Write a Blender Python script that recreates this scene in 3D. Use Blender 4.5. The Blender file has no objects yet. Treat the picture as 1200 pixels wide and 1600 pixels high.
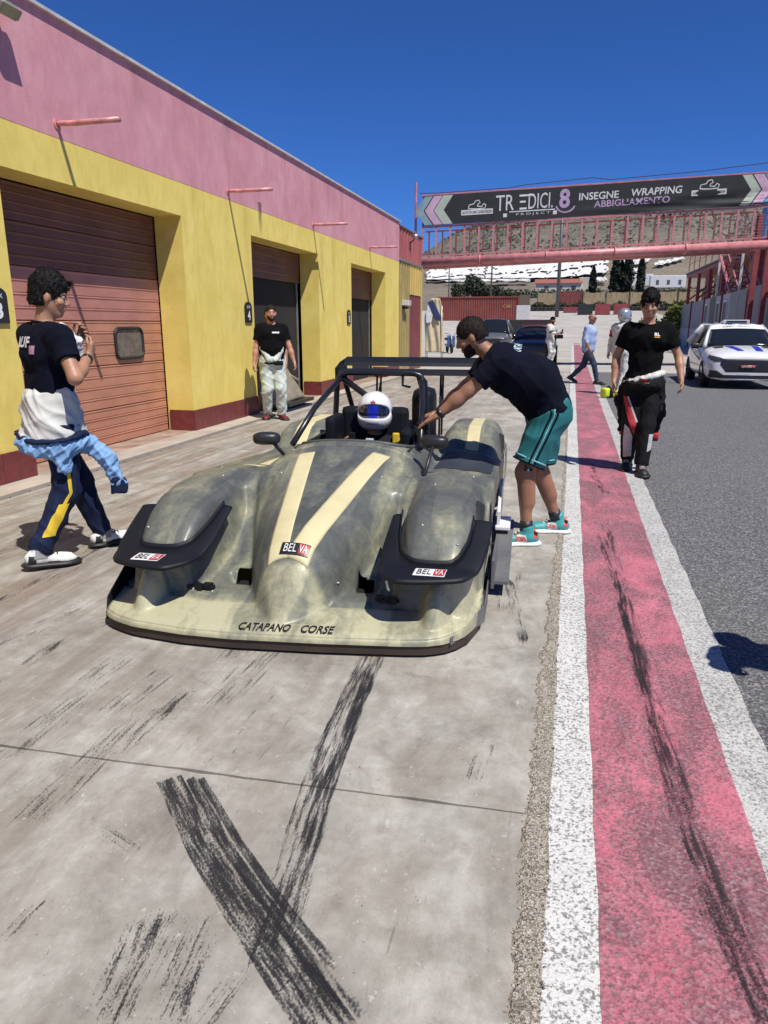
import bpy, bmesh, math, random
import numpy as np
from mathutils import Vector, Matrix
from mathutils.bvhtree import BVHTree

SC = bpy.context.scene
COL = SC.collection
random.seed(7)
rng = np.random.default_rng(11)
rad = math.radians

# ------------------------------------------------------------------ camera
cd = bpy.data.cameras.new('camera')
cam = bpy.data.objects.new('camera', cd)
COL.objects.link(cam)
cd.sensor_width = 36.0
cd.lens = 1130.0 / 1600.0 * 36.0
cd.clip_start = 0.05
cd.clip_end = 5000.0
cam.location = (0.0, 0.0, 1.48)
cam.rotation_euler = (rad(90.0 - 14.53), 0.0, rad(14.18))
SC.camera = cam

# ------------------------------------------------------------------ daylight
SUN = Vector((0.44, -0.36, 1.0)).normalized()          # direction towards the sun
sun_el = math.asin(SUN.z)
sun_az = math.atan2(SUN.x, SUN.y)                       # clockwise from +Y
w = bpy.data.worlds.new('World')
SC.world = w
w.use_nodes = True
nt = w.node_tree
bg = nt.nodes['Background']
sky = nt.nodes.new('ShaderNodeTexSky')
sky.sky_type = 'NISHITA'
sky.sun_disc = False
sky.sun_elevation = sun_el
sky.sun_rotation = sun_az
sky.altitude = 3000
sky.air_density = 1.0
sky.dust_density = 0.0
sky.ozone_density = 10.0
tint = nt.nodes.new('ShaderNodeMix')                    # the deep, saturated blue of the photograph
tint.data_type = 'RGBA'; tint.blend_type = 'MULTIPLY'; tint.inputs[0].default_value = 1.0
tint.inputs[7].default_value = (0.40, 0.655, 1.0, 1.0)
nt.links.new(sky.outputs[0], tint.inputs[6])
nt.links.new(tint.outputs[2], bg.inputs[0])
bg.inputs[1].default_value = 0.105
sl = bpy.data.lights.new('sun', 'SUN')
sl.energy = 5.0
sl.angle = rad(0.5)
sl.color = (1.0, 0.955, 0.88)
so = bpy.data.objects.new('sun', sl)
COL.objects.link(so)
so.rotation_euler = SUN.to_track_quat('Z', 'Y').to_euler()
so.location = (10, -10, 30)
SC.cycles.transparent_max_bounces = 32
SC.view_settings.view_transform = 'Standard'
SC.view_settings.look = 'None'
SC.view_settings.exposure = 0.1
SC.view_settings.gamma = 1.0
SC.view_settings.use_curve_mapping = False

# ------------------------------------------------------------------ materials
def lin(c):
    return tuple((x / 12.92 if x <= 0.04045 else ((x + 0.055) / 1.055) ** 2.4) for x in c)

def N(nt, kind, **kw):
    n = nt.nodes.new(kind)
    for k, v in kw.items():
        if k.startswith('i_'):
            key = k[2:]
            key = int(key) if key.isdigit() else key.replace('_', ' ')
            n.inputs[key].default_value = v
        else:
            setattr(n, k, v)
    return n

def ramp(nt, fac, stops):
    r = nt.nodes.new('ShaderNodeValToRGB')
    e = r.color_ramp.elements
    while len(e) < len(stops):
        e.new(0.5)
    for el, (p, c) in zip(e, stops):
        el.position = p
        el.color = (c[0], c[1], c[2], 1) if hasattr(c, '__len__') else (c, c, c, 1)
    nt.links.new(fac, r.inputs[0])
    return r.outputs[0]

def mixc(nt, fac, a, b, mode='MIX'):
    m = nt.nodes.new('ShaderNodeMix')
    m.data_type = 'RGBA'
    m.blend_type = mode
    for sock, v in ((0, fac), (6, a), (7, b)):
        if isinstance(v, bpy.types.NodeSocket):
            nt.links.new(v, m.inputs[sock])
        elif sock == 0:
            m.inputs[0].default_value = v
        else:
            m.inputs[sock].default_value = (v[0], v[1], v[2], 1)
    return m.outputs[2]

def math_n(nt, op, a, b=0.0):
    m = nt.nodes.new('ShaderNodeMath')
    m.operation = op
    for i, v in enumerate((a, b)):
        if isinstance(v, bpy.types.NodeSocket):
            nt.links.new(v, m.inputs[i])
        else:
            m.inputs[i].default_value = v
    return m.outputs[0]

def coords(nt, scale=(1, 1, 1), rot=(0, 0, 0), kind='Object'):
    tc = nt.nodes.new('ShaderNodeTexCoord')
    mp = nt.nodes.new('ShaderNodeMapping')
    mp.inputs['Scale'].default_value = scale
    mp.inputs['Rotation'].default_value = rot
    nt.links.new(tc.outputs[kind], mp.inputs[0])
    return mp.outputs[0]

def noise(nt, vec, scale, detail=4, rough=0.55, dist=0.0):
    n = nt.nodes.new('ShaderNodeTexNoise')
    n.inputs['Scale'].default_value = scale
    n.inputs['Detail'].default_value = detail
    n.inputs['Roughness'].default_value = rough
    n.inputs['Distortion'].default_value = dist
    nt.links.new(vec, n.inputs['Vector'])
    return n.outputs[0]

def new_mat(name):
    m = bpy.data.materials.new(name)
    m.use_nodes = True
    return m, m.node_tree, m.node_tree.nodes['Principled BSDF']

def bump(nt, b, h, strength=0.3, dist=0.01):
    n = nt.nodes.new('ShaderNodeBump')
    n.inputs['Strength'].default_value = strength
    n.inputs['Distance'].default_value = dist
    nt.links.new(h, n.inputs['Height'])
    nt.links.new(n.outputs[0], b.inputs['Normal'])

MATS = {}
def M(name, col, rough=0.6, metal=0.0, var=0.18, scale=6.0, bmp=0.0, bscale=80.0, stretch=(1, 1, 1), coat=0.0, spec=None):
    if name in MATS:
        return MATS[name]
    m, nt, b = new_mat(name)
    v = coords(nt, stretch)
    f = noise(nt, v, scale, 5, 0.6)
    lo = tuple(c * (1 - var) for c in col)
    hi = tuple(min(1, c * (1 + var)) for c in col)
    nt.links.new(ramp(nt, f, [(0.32, lo), (0.68, hi)]), b.inputs['Base Color'])
    b.inputs['Roughness'].default_value = rough
    b.inputs['Metallic'].default_value = metal
    b.inputs['Coat Weight'].default_value = coat
    if spec is not None:
        b.inputs['Specular IOR Level'].default_value = spec
    if bmp > 0:
        bump(nt, b, noise(nt, v, bscale, 3, 0.6), bmp, 0.006)
    MATS[name] = m
    return m

# ------------------------------------------------------------------ mesh and object helpers
def link(o, parent=None):
    COL.objects.link(o)
    if parent is not None:
        o.parent = parent
    return o

def mk(name, v, f, mat=None, parent=None, smooth=False, loc=None):
    me = bpy.data.meshes.new(name)
    if isinstance(f, np.ndarray):
        nv, nf, k = len(v), len(f), f.shape[1]
        me.vertices.add(nv)
        me.vertices.foreach_set('co', np.asarray(v, np.float32).ravel())
        me.loops.add(nf * k)
        me.loops.foreach_set('vertex_index', f.astype(np.int32).ravel())
        me.polygons.add(nf)
        me.polygons.foreach_set('loop_start', np.arange(nf, dtype=np.int32) * k)
        me.polygons.foreach_set('loop_total', np.full(nf, k, np.int32))
        me.update(calc_edges=True)
    else:
        me.from_pydata([tuple(p) for p in v], [], [tuple(q) for q in f])
    if smooth:
        me.polygons.foreach_set('use_smooth', np.ones(len(me.polygons), bool))
    if mat:
        me.materials.append(mat)
    me.update()
    o = bpy.data.objects.new(name, me)
    if loc is not None:
        o.location = loc
    return link(o, parent)

def tag(o, label=None, cat=None, group=None, kind=None):
    if label: o['label'] = label
    if cat: o['category'] = cat
    if group: o['group'] = group
    if kind: o['kind'] = kind
    return o

def thing(name, label, cat, loc=(0, 0, 0), rz=0.0, group=None):
    o = bpy.data.objects.new(name, None)
    o.empty_display_size = 0.2
    o.location = loc
    o.rotation_euler = (0, 0, rz)
    COL.objects.link(o)
    return tag(o, label, cat, group)

class B:
    """collects simple shapes into one mesh"""
    def __init__(s):
        s.v = []; s.f = []
    def add(s, v, f):
        n = len(s.v)
        s.v += [tuple(p) for p in v]
        s.f += [tuple(i + n for i in q) for q in f]
        return s
    def box(s, c, d, rz=0.0, ch=0.0):
        """box with centre c, size d; ch chamfers the edges"""
        hx, hy, hz = d[0] / 2, d[1] / 2, d[2] / 2
        if ch <= 0:
            v = [(x, y, z) for x in (-hx, hx) for y in (-hy, hy) for z in (-hz, hz)]
            f = [(0, 1, 3, 2), (4, 6, 7, 5), (0, 4, 5, 1), (2, 3, 7, 6), (0, 2, 6, 4), (1, 5, 7, 3)]
        else:
            bm = bmesh.new()
            bmesh.ops.create_cube(bm, size=1)
            bmesh.ops.scale(bm, vec=d, verts=bm.verts)
            bmesh.ops.bevel(bm, geom=bm.edges[:], offset=ch, segments=2, affect='EDGES', profile=0.6)
            bm.verts.index_update()
            v = [tuple(q.co) for q in bm.verts]
            f = [tuple(q.index for q in p.verts) for p in bm.faces]
            bm.free()
        cz, sz = math.cos(rz), math.sin(rz)
        return s.add([(c[0] + x * cz - y * sz, c[1] + x * sz + y * cz, c[2] + z) for x, y, z in v], f)
    def tube(s, pts, r, n=10, cap=True):
        pts = [Vector(p) for p in pts]
        rs = r if hasattr(r, '__len__') else [r] * len(pts)
        v = []; f = []
        ref = None
        for i, p in enumerate(pts):
            a = pts[max(i - 1, 0)]; b = pts[min(i + 1, len(pts) - 1)]
            t = (b - a).normalized()
            if ref is None:
                ref = Vector((0, 0, 1)) if abs(t.z) < 0.9 else Vector((1, 0, 0))
            u = (ref - t * ref.dot(t)).normalized()
            ref = u
            wv = t.cross(u)
            for k in range(n):
                an = 2 * math.pi * k / n
                v.append(p + (u * math.cos(an) + wv * math.sin(an)) * rs[i])
        for i in range(len(pts) - 1):
            for k in range(n):
                k2 = (k + 1) % n
                f.append((i * n + k, i * n + k2, (i + 1) * n + k2, (i + 1) * n + k))
        if cap:
            f.append(tuple(range(n - 1, -1, -1)))
            f.append(tuple((len(pts) - 1) * n + k for k in range(n)))
        return s.add(v, f)
    def prism(s, poly, a, bb):
        """poly: list of (x,y,z) corner points; extruded by vector a->bb difference"""
        d = Vector(bb) - Vector(a)
        n = len(poly)
        v = [Vector(p) for p in poly] + [Vector(p) + d for p in poly]
        f = [tuple(range(n - 1, -1, -1)), tuple(range(n, 2 * n))]
        for i in range(n):
            j = (i + 1) % n
            f.append((i, j, n + j, n + i))
        return s.add(v, f)
    def lathe(s, prof, c=(0, 0, 0), axis='Z', n=24):
        v = []; f = []
        m = len(prof)
        for k in range(n):
            a = 2 * math.pi * k / n
            for r, h in prof:
                p = (r * math.cos(a), r * math.sin(a), h)
                if axis == 'X': p = (p[2], p[0], p[1])
                if axis == 'Y': p = (p[0], p[2], p[1])
                v.append((p[0] + c[0], p[1] + c[1], p[2] + c[2]))
        for k in range(n):
            k2 = (k + 1) % n
            for i in range(m - 1):
                f.append((k * m + i, k2 * m + i, k2 * m + i + 1, k * m + i + 1))
        return s.add(v, f)
    def make(s, name, mat, parent=None, smooth=False, loc=None):
        o = mk(name, s.v, s.f, mat, parent, smooth, loc)
        return o

def autosmooth(o, ang=40):
    me = o.data
    me.polygons.foreach_set('use_smooth', np.ones(len(me.polygons), bool))
    bm = bmesh.new(); bm.from_mesh(me)
    for e in bm.edges:
        if len(e.link_faces) == 2 and e.calc_face_angle(0) > rad(ang):
            e.smooth = False
    bm.to_mesh(me); bm.free()
    return o

def subsurf(o, lv=2):
    m = o.modifiers.new('s', 'SUBSURF'); m.levels = lv; m.render_levels = lv
    dg = bpy.context.evaluated_depsgraph_get()
    me = bpy.data.meshes.new_from_object(o.evaluated_get(dg))
    o.modifiers.clear()
    o.data = me
    return o

def bvh_of(o):
    me = o.data
    return BVHTree.FromPolygons([v.co.copy() for v in me.vertices], [tuple(p.vertices) for p in me.polygons])

def text_geo(s, w, h, shear=0.0, bold=0.0, spacing=1.0):
    """letters as flat faces centred on 0,0 and scaled to w x h: list of (x, y), faces"""
    cu = bpy.data.curves.new('lettering', 'FONT')
    cu.body = s; cu.shear = shear; cu.offset = bold; cu.space_character = spacing
    cu.resolution_u = 3
    cu.dimensions = '2D'; cu.fill_mode = 'FRONT'
    o = bpy.data.objects.new('lettering', cu)
    COL.objects.link(o)
    dg = bpy.context.evaluated_depsgraph_get()
    me = bpy.data.meshes.new_from_object(o.evaluated_get(dg))
    v = np.array([q.co[:2] for q in me.vertices])
    f = [tuple(p.vertices) for p in me.polygons]
    bpy.data.objects.remove(o); bpy.data.curves.remove(cu); bpy.data.meshes.remove(me)
    lo = v.min(0); hi = v.max(0)
    if w is None: w = h * (hi - lo)[0] / (hi - lo)[1]
    v = (v - (lo + hi) / 2) / (hi - lo) * np.array([w, h])
    return v, f

def put_text(name, s, origin, ax, ay, w, h, mat, parent, off=0.004, bvh=None, **kw):
    """lettering in the plane origin + x*ax + y*ay, optionally laid onto a surface"""
    v, f = text_geo(s, w, h, **kw)
    return put_flat(name, v, f, origin, ax, ay, mat, parent, off, bvh)

def put_flat(name, v2, f, origin, ax, ay, mat, parent, off=0.004, bvh=None, smooth=False):
    origin = Vector(origin); ax = Vector(ax); ay = Vector(ay)
    nrm = ax.cross(ay).normalized()
    out = []
    for x, y in v2:
        p = origin + ax * float(x) + ay * float(y)
        if bvh is not None:
            hit, hn, _, _ = bvh.ray_cast(p + nrm * 0.6, -nrm, 2.0)
            if hit is not None:
                p = hit
        out.append(p + nrm * off)
    return mk(name, out, f, mat, parent, smooth)

def grid_poly(poly, cuts=4):
    """polygon (list of x,y) cut up finely so that it can be laid on a curved surface"""
    bm = bmesh.new()
    bm.faces.new([bm.verts.new((x, y, 0)) for x, y in poly])
    if len(poly) > 4:
        bmesh.ops.triangulate(bm, faces=bm.faces[:])
    for _ in range(cuts):
        bmesh.ops.subdivide_edges(bm, edges=bm.edges[:], cuts=1, use_grid_fill=True)
    bm.verts.index_update()
    v = [(q.co.x, q.co.y) for q in bm.verts]
    f = [tuple(q.index for q in p.verts) for p in bm.faces]
    bm.free()
    return v, f

def copy_tree(o, parent=None):
    c = o.copy()
    COL.objects.link(c)
    c.parent = parent
    for ch in list(o.children):
        copy_tree(ch, c)
    return c

def smooth01(x):
    x = np.clip(x, 0, 1)
    return x * x * (3 - 2 * x)

# ================================================================== the setting
# ---- ground materials
def mat_concrete():
    m, nt, b = new_mat('worn_concrete')
    v = coords(nt)
    big = noise(nt, v, 0.55, 6, 0.62, 0.4)
    mid = noise(nt, v, 3.2, 6, 0.65, 0.6)
    fine = noise(nt, v, 190, 3, 0.7)
    blo = noise(nt, coords(nt, (1.5, 0.8, 1)), 2.3, 7, 0.7, 0.9)
    med = noise(nt, v, 15, 5, 0.7, 0.3)
    bm_ = math_n(nt, 'ADD', math_n(nt, 'ADD', math_n(nt, 'MULTIPLY', mid, 0.5), math_n(nt, 'MULTIPLY', blo, 0.42)), math_n(nt, 'MULTIPLY', med, 0.26))
    base = ramp(nt, bm_, [(0.43, (0.190, 0.174, 0.145)), (0.52, (0.290, 0.271, 0.234)), (0.60, (0.375, 0.357, 0.314)), (0.70, (0.51, 0.49, 0.44))])
    base = mixc(nt, math_n(nt, 'MULTIPLY', ramp(nt, noise(nt, v, 1.9, 5, 0.65, 0.6), [(0.45, 0), (0.65, 1)]), 0.35), base, (0.285, 0.235, 0.175))
    base = mixc(nt, math_n(nt, 'MULTIPLY', ramp(nt, fine, [(0.5, 0), (0.75, 1)]), 0.22), base, (0.11, 0.10, 0.09))
    # brown dirt towards the garages, drawn out in the driving direction
    vs = coords(nt, (3.2, 0.22, 1))
    st = noise(nt, vs, 2.2, 6, 0.7, 0.3)
    sep = nt.nodes.new('ShaderNodeSeparateXYZ')
    nt.links.new(coords(nt), sep.inputs[0])
    side = nt.nodes.new('ShaderNodeMapRange')
    nt.links.new(sep.outputs[0], side.inputs[0])
    side.inputs[1].default_value = -0.7; side.inputs[2].default_value = -2.6
    side.inputs[3].default_value = 0.12; side.inputs[4].default_value = 1.0
    dirt = math_n(nt, 'MULTIPLY', ramp(nt, st, [(0.40, 0), (0.60, 1)]), side.outputs[0])
    c = mixc(nt, math_n(nt, 'MULTIPLY', dirt, 0.8), base, (0.195, 0.145, 0.105))
    pale = math_n(nt, 'MULTIPLY', ramp(nt, noise(nt, coords(nt, (2.0, 0.5, 1)), 1.7, 7, 0.75, 0.5), [(0.52, 0), (0.70, 1)]), 0.5)
    c = mixc(nt, pale, c, (0.47, 0.45, 0.415))
    c = mixc(nt, math_n(nt, 'MULTIPLY', ramp(nt, big, [(0.38, 1), (0.6, 0)]), 0.32), c, (0.17, 0.16, 0.145))
    # thin dark rubber dashes
    vr = coords(nt, (26, 2.1, 1), (0, 0, rad(-4)))
    rub = noise(nt, vr, 2.0, 4, 0.72)
    area = ramp(nt, noise(nt, coords(nt, (1.4, 0.5, 1)), 1.4, 3, 0.5), [(0.47, 0), (0.62, 1)])
    rb = math_n(nt, 'MULTIPLY', ramp(nt, rub, [(0.61, 0), (0.68, 1)]), area)
    c = mixc(nt, math_n(nt, 'MULTIPLY', rb, 0.8), c, (0.055, 0.052, 0.05))
    # pale and dark specks
    c = mixc(nt, math_n(nt, 'MULTIPLY', ramp(nt, noise(nt, v, 62, 3, 0.6), [(0.66, 0), (0.73, 1)]), 0.5), c, (0.55, 0.53, 0.49))
    c = mixc(nt, math_n(nt, 'MULTIPLY', ramp(nt, noise(nt, coords(nt, (1, .6, 1)), 19, 5, 0.75), [(0.64, 0), (0.70, 1)]), 0.6), c, (0.56, 0.54, 0.49))
    c = mixc(nt, math_n(nt, 'MULTIPLY', ramp(nt, noise(nt, coords(nt, (1, 1, 1), (0, 0, 1)), 45, 3, 0.6), [(0.68, 0), (0.75, 1)]), 0.5), c, (0.1, 0.095, 0.09))
    # hairline cracks
    vo = nt.nodes.new('ShaderNodeTexVoronoi'); vo.feature = 'DISTANCE_TO_EDGE'
    vo.inputs['Scale'].default_value = 0.42
    wob = nt.nodes.new('ShaderNodeVectorMath'); wob.operation = 'ADD'
    nn = nt.nodes.new('ShaderNodeTexNoise'); nn.inputs['Scale'].default_value = 1.6; nn.inputs['Detail'].default_value = 6
    nt.links.new(v, nn.inputs['Vector']); nt.links.new(v, wob.inputs[0]); nt.links.new(nn.outputs['Color'], wob.inputs[1])
    nt.links.new(wob.outputs[0], vo.inputs['Vector'])
    cr = math_n(nt, 'MULTIPLY', ramp(nt, vo.outputs['Distance'], [(0.0, 1), (0.0045, 0)]),
                ramp(nt, noise(nt, v, 0.8, 3), [(0.5, 0), (0.6, 1)]))
    c = mixc(nt, math_n(nt, 'MULTIPLY', cr, 0.6), c, (0.09, 0.085, 0.08))
    nt.links.new(c, b.inputs['Base Color'])
    b.inputs['Roughness'].default_value = 0.82
    h = math_n(nt, 'ADD', math_n(nt, 'MULTIPLY', fine, 0.6), math_n(nt, 'MULTIPLY', mid, 0.8))
    bump(nt, b, h, 0.45, 0.004)
    return m

def asphalt_color(nt):
    v = coords(nt)
    vo = nt.nodes.new('ShaderNodeTexVoronoi'); vo.inputs['Scale'].default_value = 105
    nt.links.new(v, vo.inputs['Vector'])
    sep = nt.nodes.new('ShaderNodeSeparateColor')
    nt.links.new(vo.outputs['Color'], sep.inputs[0])
    grain = ramp(nt, sep.outputs[0], [(0.0, (0.045, 0.044, 0.045)), (0.45, (0.095, 0.093, 0.094)), (0.8, (0.17, 0.167, 0.165)), (1.0, (0.30, 0.295, 0.29))])
    big = noise(nt, coords(nt, (1, 0.35, 1)), 0.8, 6, 0.65)
    c = mixc(nt, math_n(nt, 'MULTIPLY', ramp(nt, big, [(0.35, 0), (0.7, 1)]), 0.35), grain, (0.15, 0.147, 0.142))
    return c, vo.outputs['Distance'], sep.outputs[0]

def mat_asphalt():
    m, nt, b = new_mat('asphalt')
    c, d, _ = asphalt_color(nt)
    nt.links.new(c, b.inputs['Base Color'])
    b.inputs['Roughness'].default_value = 0.85
    bump(nt, b, d, 0.55, 0.006)
    return m

def mat_road_paint(name, col, col2, wear_lo, wear_hi, grit=0.5):
    """paint over asphalt stones: the stones show where the paint has worn off"""
    m, nt, b = new_mat(name)
    c, d, cell = asphalt_color(nt)
    v = coords(nt)
    patch = noise(nt, coords(nt, (1.6, 0.8, 1)), 2.1, 7, 0.68, 0.8)
    fine = noise(nt, v, 88, 3, 0.7)
    f = math_n(nt, 'ADD', math_n(nt, 'MULTIPLY', patch, 1.0 - grit), math_n(nt, 'MULTIPLY', fine, grit))
    cov = ramp(nt, f, [(wear_lo, 1), (wear_hi, 0)])
    pc = ramp(nt, noise(nt, v, 5, 6, 0.65), [(0.3, col), (0.7, col2)])
    brown = mixc(nt, 0.42, c, tuple(x * 0.62 for x in col))
    out = mixc(nt, cov, brown, pc)
    nt.links.new(out, b.inputs['Base Color'])
    b.inputs['Roughness'].default_value = 0.7
    bump(nt, b, d, 0.4, 0.005)
    return m

CONC = mat_concrete()
ASPH = mat_asphalt()
WHITE_LINE = mat_road_paint('worn_white_paint', (0.56, 0.55, 0.52), (0.66, 0.65, 0.62), 0.50, 0.58, 0.84)
WHITE_LINE2 = mat_road_paint('thin_white_paint', (0.46, 0.45, 0.42), (0.57, 0.56, 0.53), 0.46, 0.60, 0.80)
RED_LINE = mat_road_paint('worn_red_paint', (0.50, 0.115, 0.16), (0.65, 0.21, 0.27), 0.385, 0.545, 0.50)
def mat_aggregate():
    m, nt, b = new_mat('broken_aggregate')
    v = coords(nt)
    vo = nt.nodes.new('ShaderNodeTexVoronoi'); vo.inputs['Scale'].default_value = 210
    nt.links.new(v, vo.inputs['Vector'])
    sp = nt.nodes.new('ShaderNodeSeparateColor'); nt.links.new(vo.outputs['Color'], sp.inputs[0])
    c = ramp(nt, sp.outputs[0], [(0, (0.14, 0.12, 0.09)), (0.35, (0.37, 0.32, 0.25)), (0.7, (0.50, 0.44, 0.355)), (1, (0.62, 0.57, 0.49))])
    c = mixc(nt, ramp(nt, noise(nt, v, 24, 5, 0.7), [(0.52, 0), (0.66, 0.6)]), c, (0.17, 0.145, 0.11))
    c = mixc(nt, ramp(nt, vo.outputs['Distance'], [(0.45, 0), (0.8, 0.55)]), c, (0.05, 0.042, 0.034))
    nt.links.new(c, b.inputs['Base Color']); b.inputs['Roughness'].default_value = 0.92
    bump(nt, b, math_n(nt, 'ADD', vo.outputs['Distance'], math_n(nt, 'MULTIPLY', noise(nt, v, 40, 5, 0.7), 1.5)), 0.9, 0.006)
    return m
AGG = mat_aggregate()
DARKG = M('dark_gap', (0.03, 0.028, 0.026), 0.9)
EARTH = M('dry_earth', (0.21, 0.165, 0.105), 0.95, 0, 0.3, 0.4)

# ---- terrain
def crest(X):
    p = np.array(X, float) / 1100.0
    e = np.interp(p, [-0.9, -0.3, -0.165, -0.13, -0.08, 0.0, 0.12, 0.25, 0.9], [0.02, 0.055, 0.088, 0.112, 0.130, 0.150, 0.152, 0.152, 0.12])
    return 1.48 + 1100 * e

def terrain(X, Y):
    X = np.asarray(X, float); Y = np.asarray(Y, float)
    base = np.interp(Y, [58, 64, 95, 150, 280, 400, 600], [0.0, 0.12, 1.95, 4.8, 11.6, 23.0, 52.0])
    t = smooth01((Y - 600) / 500.0)
    hi = 52 + (crest(X) - 52) * t
    rug = (np.sin(X * 0.021 + 1.3) * np.sin(Y * 0.017) * 5 + np.sin(X * 0.051 + Y * 0.03) * 2.5 + np.sin(X * 0.11 - Y * 0.07) * 1.2 + np.sin(X * 0.23 + 2 * np.sin(Y * 0.05)) * 0.8) * smooth01((Y - 560) / 300.0)
    z = np.where(Y < 600, base, hi + rug)
    z = np.where(Y > 1100, z - (Y - 1100) * 0.25, z)
    return z

def sheet(name, xs, ys, zf, mat, parent=None, smooth=True):
    XX, YY = np.meshgrid(xs, ys)
    ZZ = zf(XX, YY) if callable(zf) else np.full(XX.shape, zf)
    v = np.stack([XX, YY, ZZ], -1).reshape(-1, 3)
    nx, ny = len(xs), len(ys)
    i = np.arange(nx * ny).reshape(ny, nx)
    f = np.stack([i[:-1, :-1], i[:-1, 1:], i[1:, 1:], i[1:, :-1]], -1).reshape(-1, 4)
    return mk(name, v, f, mat, parent, smooth)

def mat_hill():
    m, nt, b = new_mat('scrub_hillside')  # hillside tones lightened in the colour itself to stand in for haze
    v = coords(nt)
    dry = ramp(nt, noise(nt, v, 0.012, 8, 0.65), [(0.3, (0.21, 0.17, 0.125)), (0.55, (0.285, 0.235, 0.165)), (0.75, (0.35, 0.295, 0.215))])
    sep = nt.nodes.new('ShaderNodeSeparateXYZ'); nt.links.new(coords(nt), sep.inputs[0])
    up = nt.nodes.new('ShaderNodeMapRange'); nt.links.new(sep.outputs[2], up.inputs[0])
    up.inputs[1].default_value = 60; up.inputs[2].default_value = 95; up.inputs[3].default_value = 0.18; up.inputs[4].default_value = 0.97
    scrub = ramp(nt, noise(nt, v, 0.11, 8, 0.8), [(0.43, 0), (0.55, 1)])
    scrub = math_n(nt, 'MAXIMUM', scrub, ramp(nt, noise(nt, v, 0.028, 6, 0.7), [(0.48, 0), (0.56, 1)]))
    c = mixc(nt, math_n(nt, 'MULTIPLY', scrub, up.outputs[0]), dry, (0.115, 0.122, 0.092))
    rock = ramp(nt, noise(nt, v, 0.06, 9, 0.8, 1.0), [(0.58, 0), (0.68, 1)])
    c = mixc(nt, math_n(nt, 'MULTIPLY', rock, 0.6), c, (0.27, 0.24, 0.205))
    nt.links.new(c, b.inputs['Base Color'])
    b.inputs['Roughness'].default_value = 0.95
    bump(nt, b, noise(nt, v, 0.12, 6, 0.7), 1.0, 6.0)
    return m

tag(sheet('terrain', np.linspace(-900, 900, 181), np.concatenate([np.linspace(57.5, 150, 24), np.linspace(160, 560, 40), np.linspace(568, 1300, 92)]),
          lambda X, Y: terrain(X, Y) - 0.06, mat_hill()), kind='structure')
tag(sheet('earth', np.linspace(-900, 900, 5), np.array([-400.0, -60.0, 57.5]), -0.14, EARTH), kind='structure')

# ---- pale paddock concrete beyond the asphalt, climbing to the fence
PALE = M('pale_paddock_concrete', (0.40, 0.375, 0.33), 0.9, 0, 0.16, 0.45, 0.15, 30)
tag(sheet('paddock', np.linspace(-60, 12, 25), np.concatenate([np.linspace(24.6, 57, 10), np.linspace(60, 132, 24)]), lambda X, Y: terrain(X, Y) - 0.002, PALE), kind='structure')
tag(sheet('pit_lane', np.linspace(-0.02, 16, 5), np.array([-5.0, 24.6]), -0.004, ASPH), kind='structure')

# ---- concrete apron in front of the garages, cast in slabs
apron = tag(sheet('concrete_apron', np.linspace(-5.6, -0.0, 4), np.array([-5.0, 24.6]), -0.03, DARKG), kind='structure')
jy = [-5.0, 1.985, 8.2, 14.4, 19.6, 24.6]
for a, bb in zip(jy[:-1], jy[1:]):
    n = 40
    ys = np.linspace(a + 0.003, bb - 0.003, n)
    edge = np.interp(ys, [1.3, 2.9, 4.3, 5.9, 9.2], [-0.012, -0.022, -0.008, 0.010, 0.016]) + 0.006 * np.sin(ys * 9.0) + 0.004 * np.sin(ys * 31.0)
    tw = lambda x, y: y + (x + 0.14) * 0.045
    top = []; fc = []
    nc = 60
    for i, y in enumerate(ys):
        ex = float(edge[i])
        for k in range(nc):
            x = -4.695 + (ex + 4.695) * k / (nc - 1)
            jit = (rng.normal() * 0.0022 - (0.006 if rng.random() < .06 else 0)) if i == 0 else ((rng.normal() * 0.0022 + (-0.008 if rng.random() < .06 else 0)) if i == n - 1 else 0.0)
            top.append((x, tw(x, y) + (abs(jit) if i == 0 else -abs(jit) if i == n - 1 else 0), 0.008))
    for i in range(n - 1):
        for k in range(nc - 1):
            q = i * nc + k
            fc.append((q, q + 1, q + nc + 1, q + nc))
    nb = len(top)
    ring = [i * nc for i in range(n)] + [(n - 1) * nc + k for k in range(1, nc)] + [(n - 1 - i) * nc + nc - 1 for i in range(1, n)] + [k for k in range(nc - 2, 0, -1)]
    for q in ring:
        x, y, z = top[q]; top.append((x, y, -0.028))
    for i in range(len(ring)):
        j = (i + 1) % len(ring)
        fc.append((ring[i], nb + i, nb + j, ring[j]))
    mk('slab', top, fc, CONC, apron)

# raised strip along the garage wall and the slot drain in front of it
STRIP = M('pale_wall_strip', (0.40, 0.345, 0.285), 0.9, 0, 0.22, 2.5, 0.3, 60, (1, 0.6, 1))
strip = B()
y = -5.0
while y < 24.4:
    strip.box((-4.935, y + 0.99, 0.0), (0.35, 1.975, 0.05)); y += 1.98
tag(strip.make('wall_kerb', STRIP), kind='structure')
dr = B()
dr.box((-4.73, 9.8, -0.02), (0.06, 29.6, 0.02))
for k in range(118):
    dr.box((-4.73, -5 + k * 0.25, -0.008), (0.055, 0.012, 0.010))
tag(dr.make('slot_drain', M('rusty_dark_iron', (0.06, 0.05, 0.042), 0.7, 0.3)), kind='structure')

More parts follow.
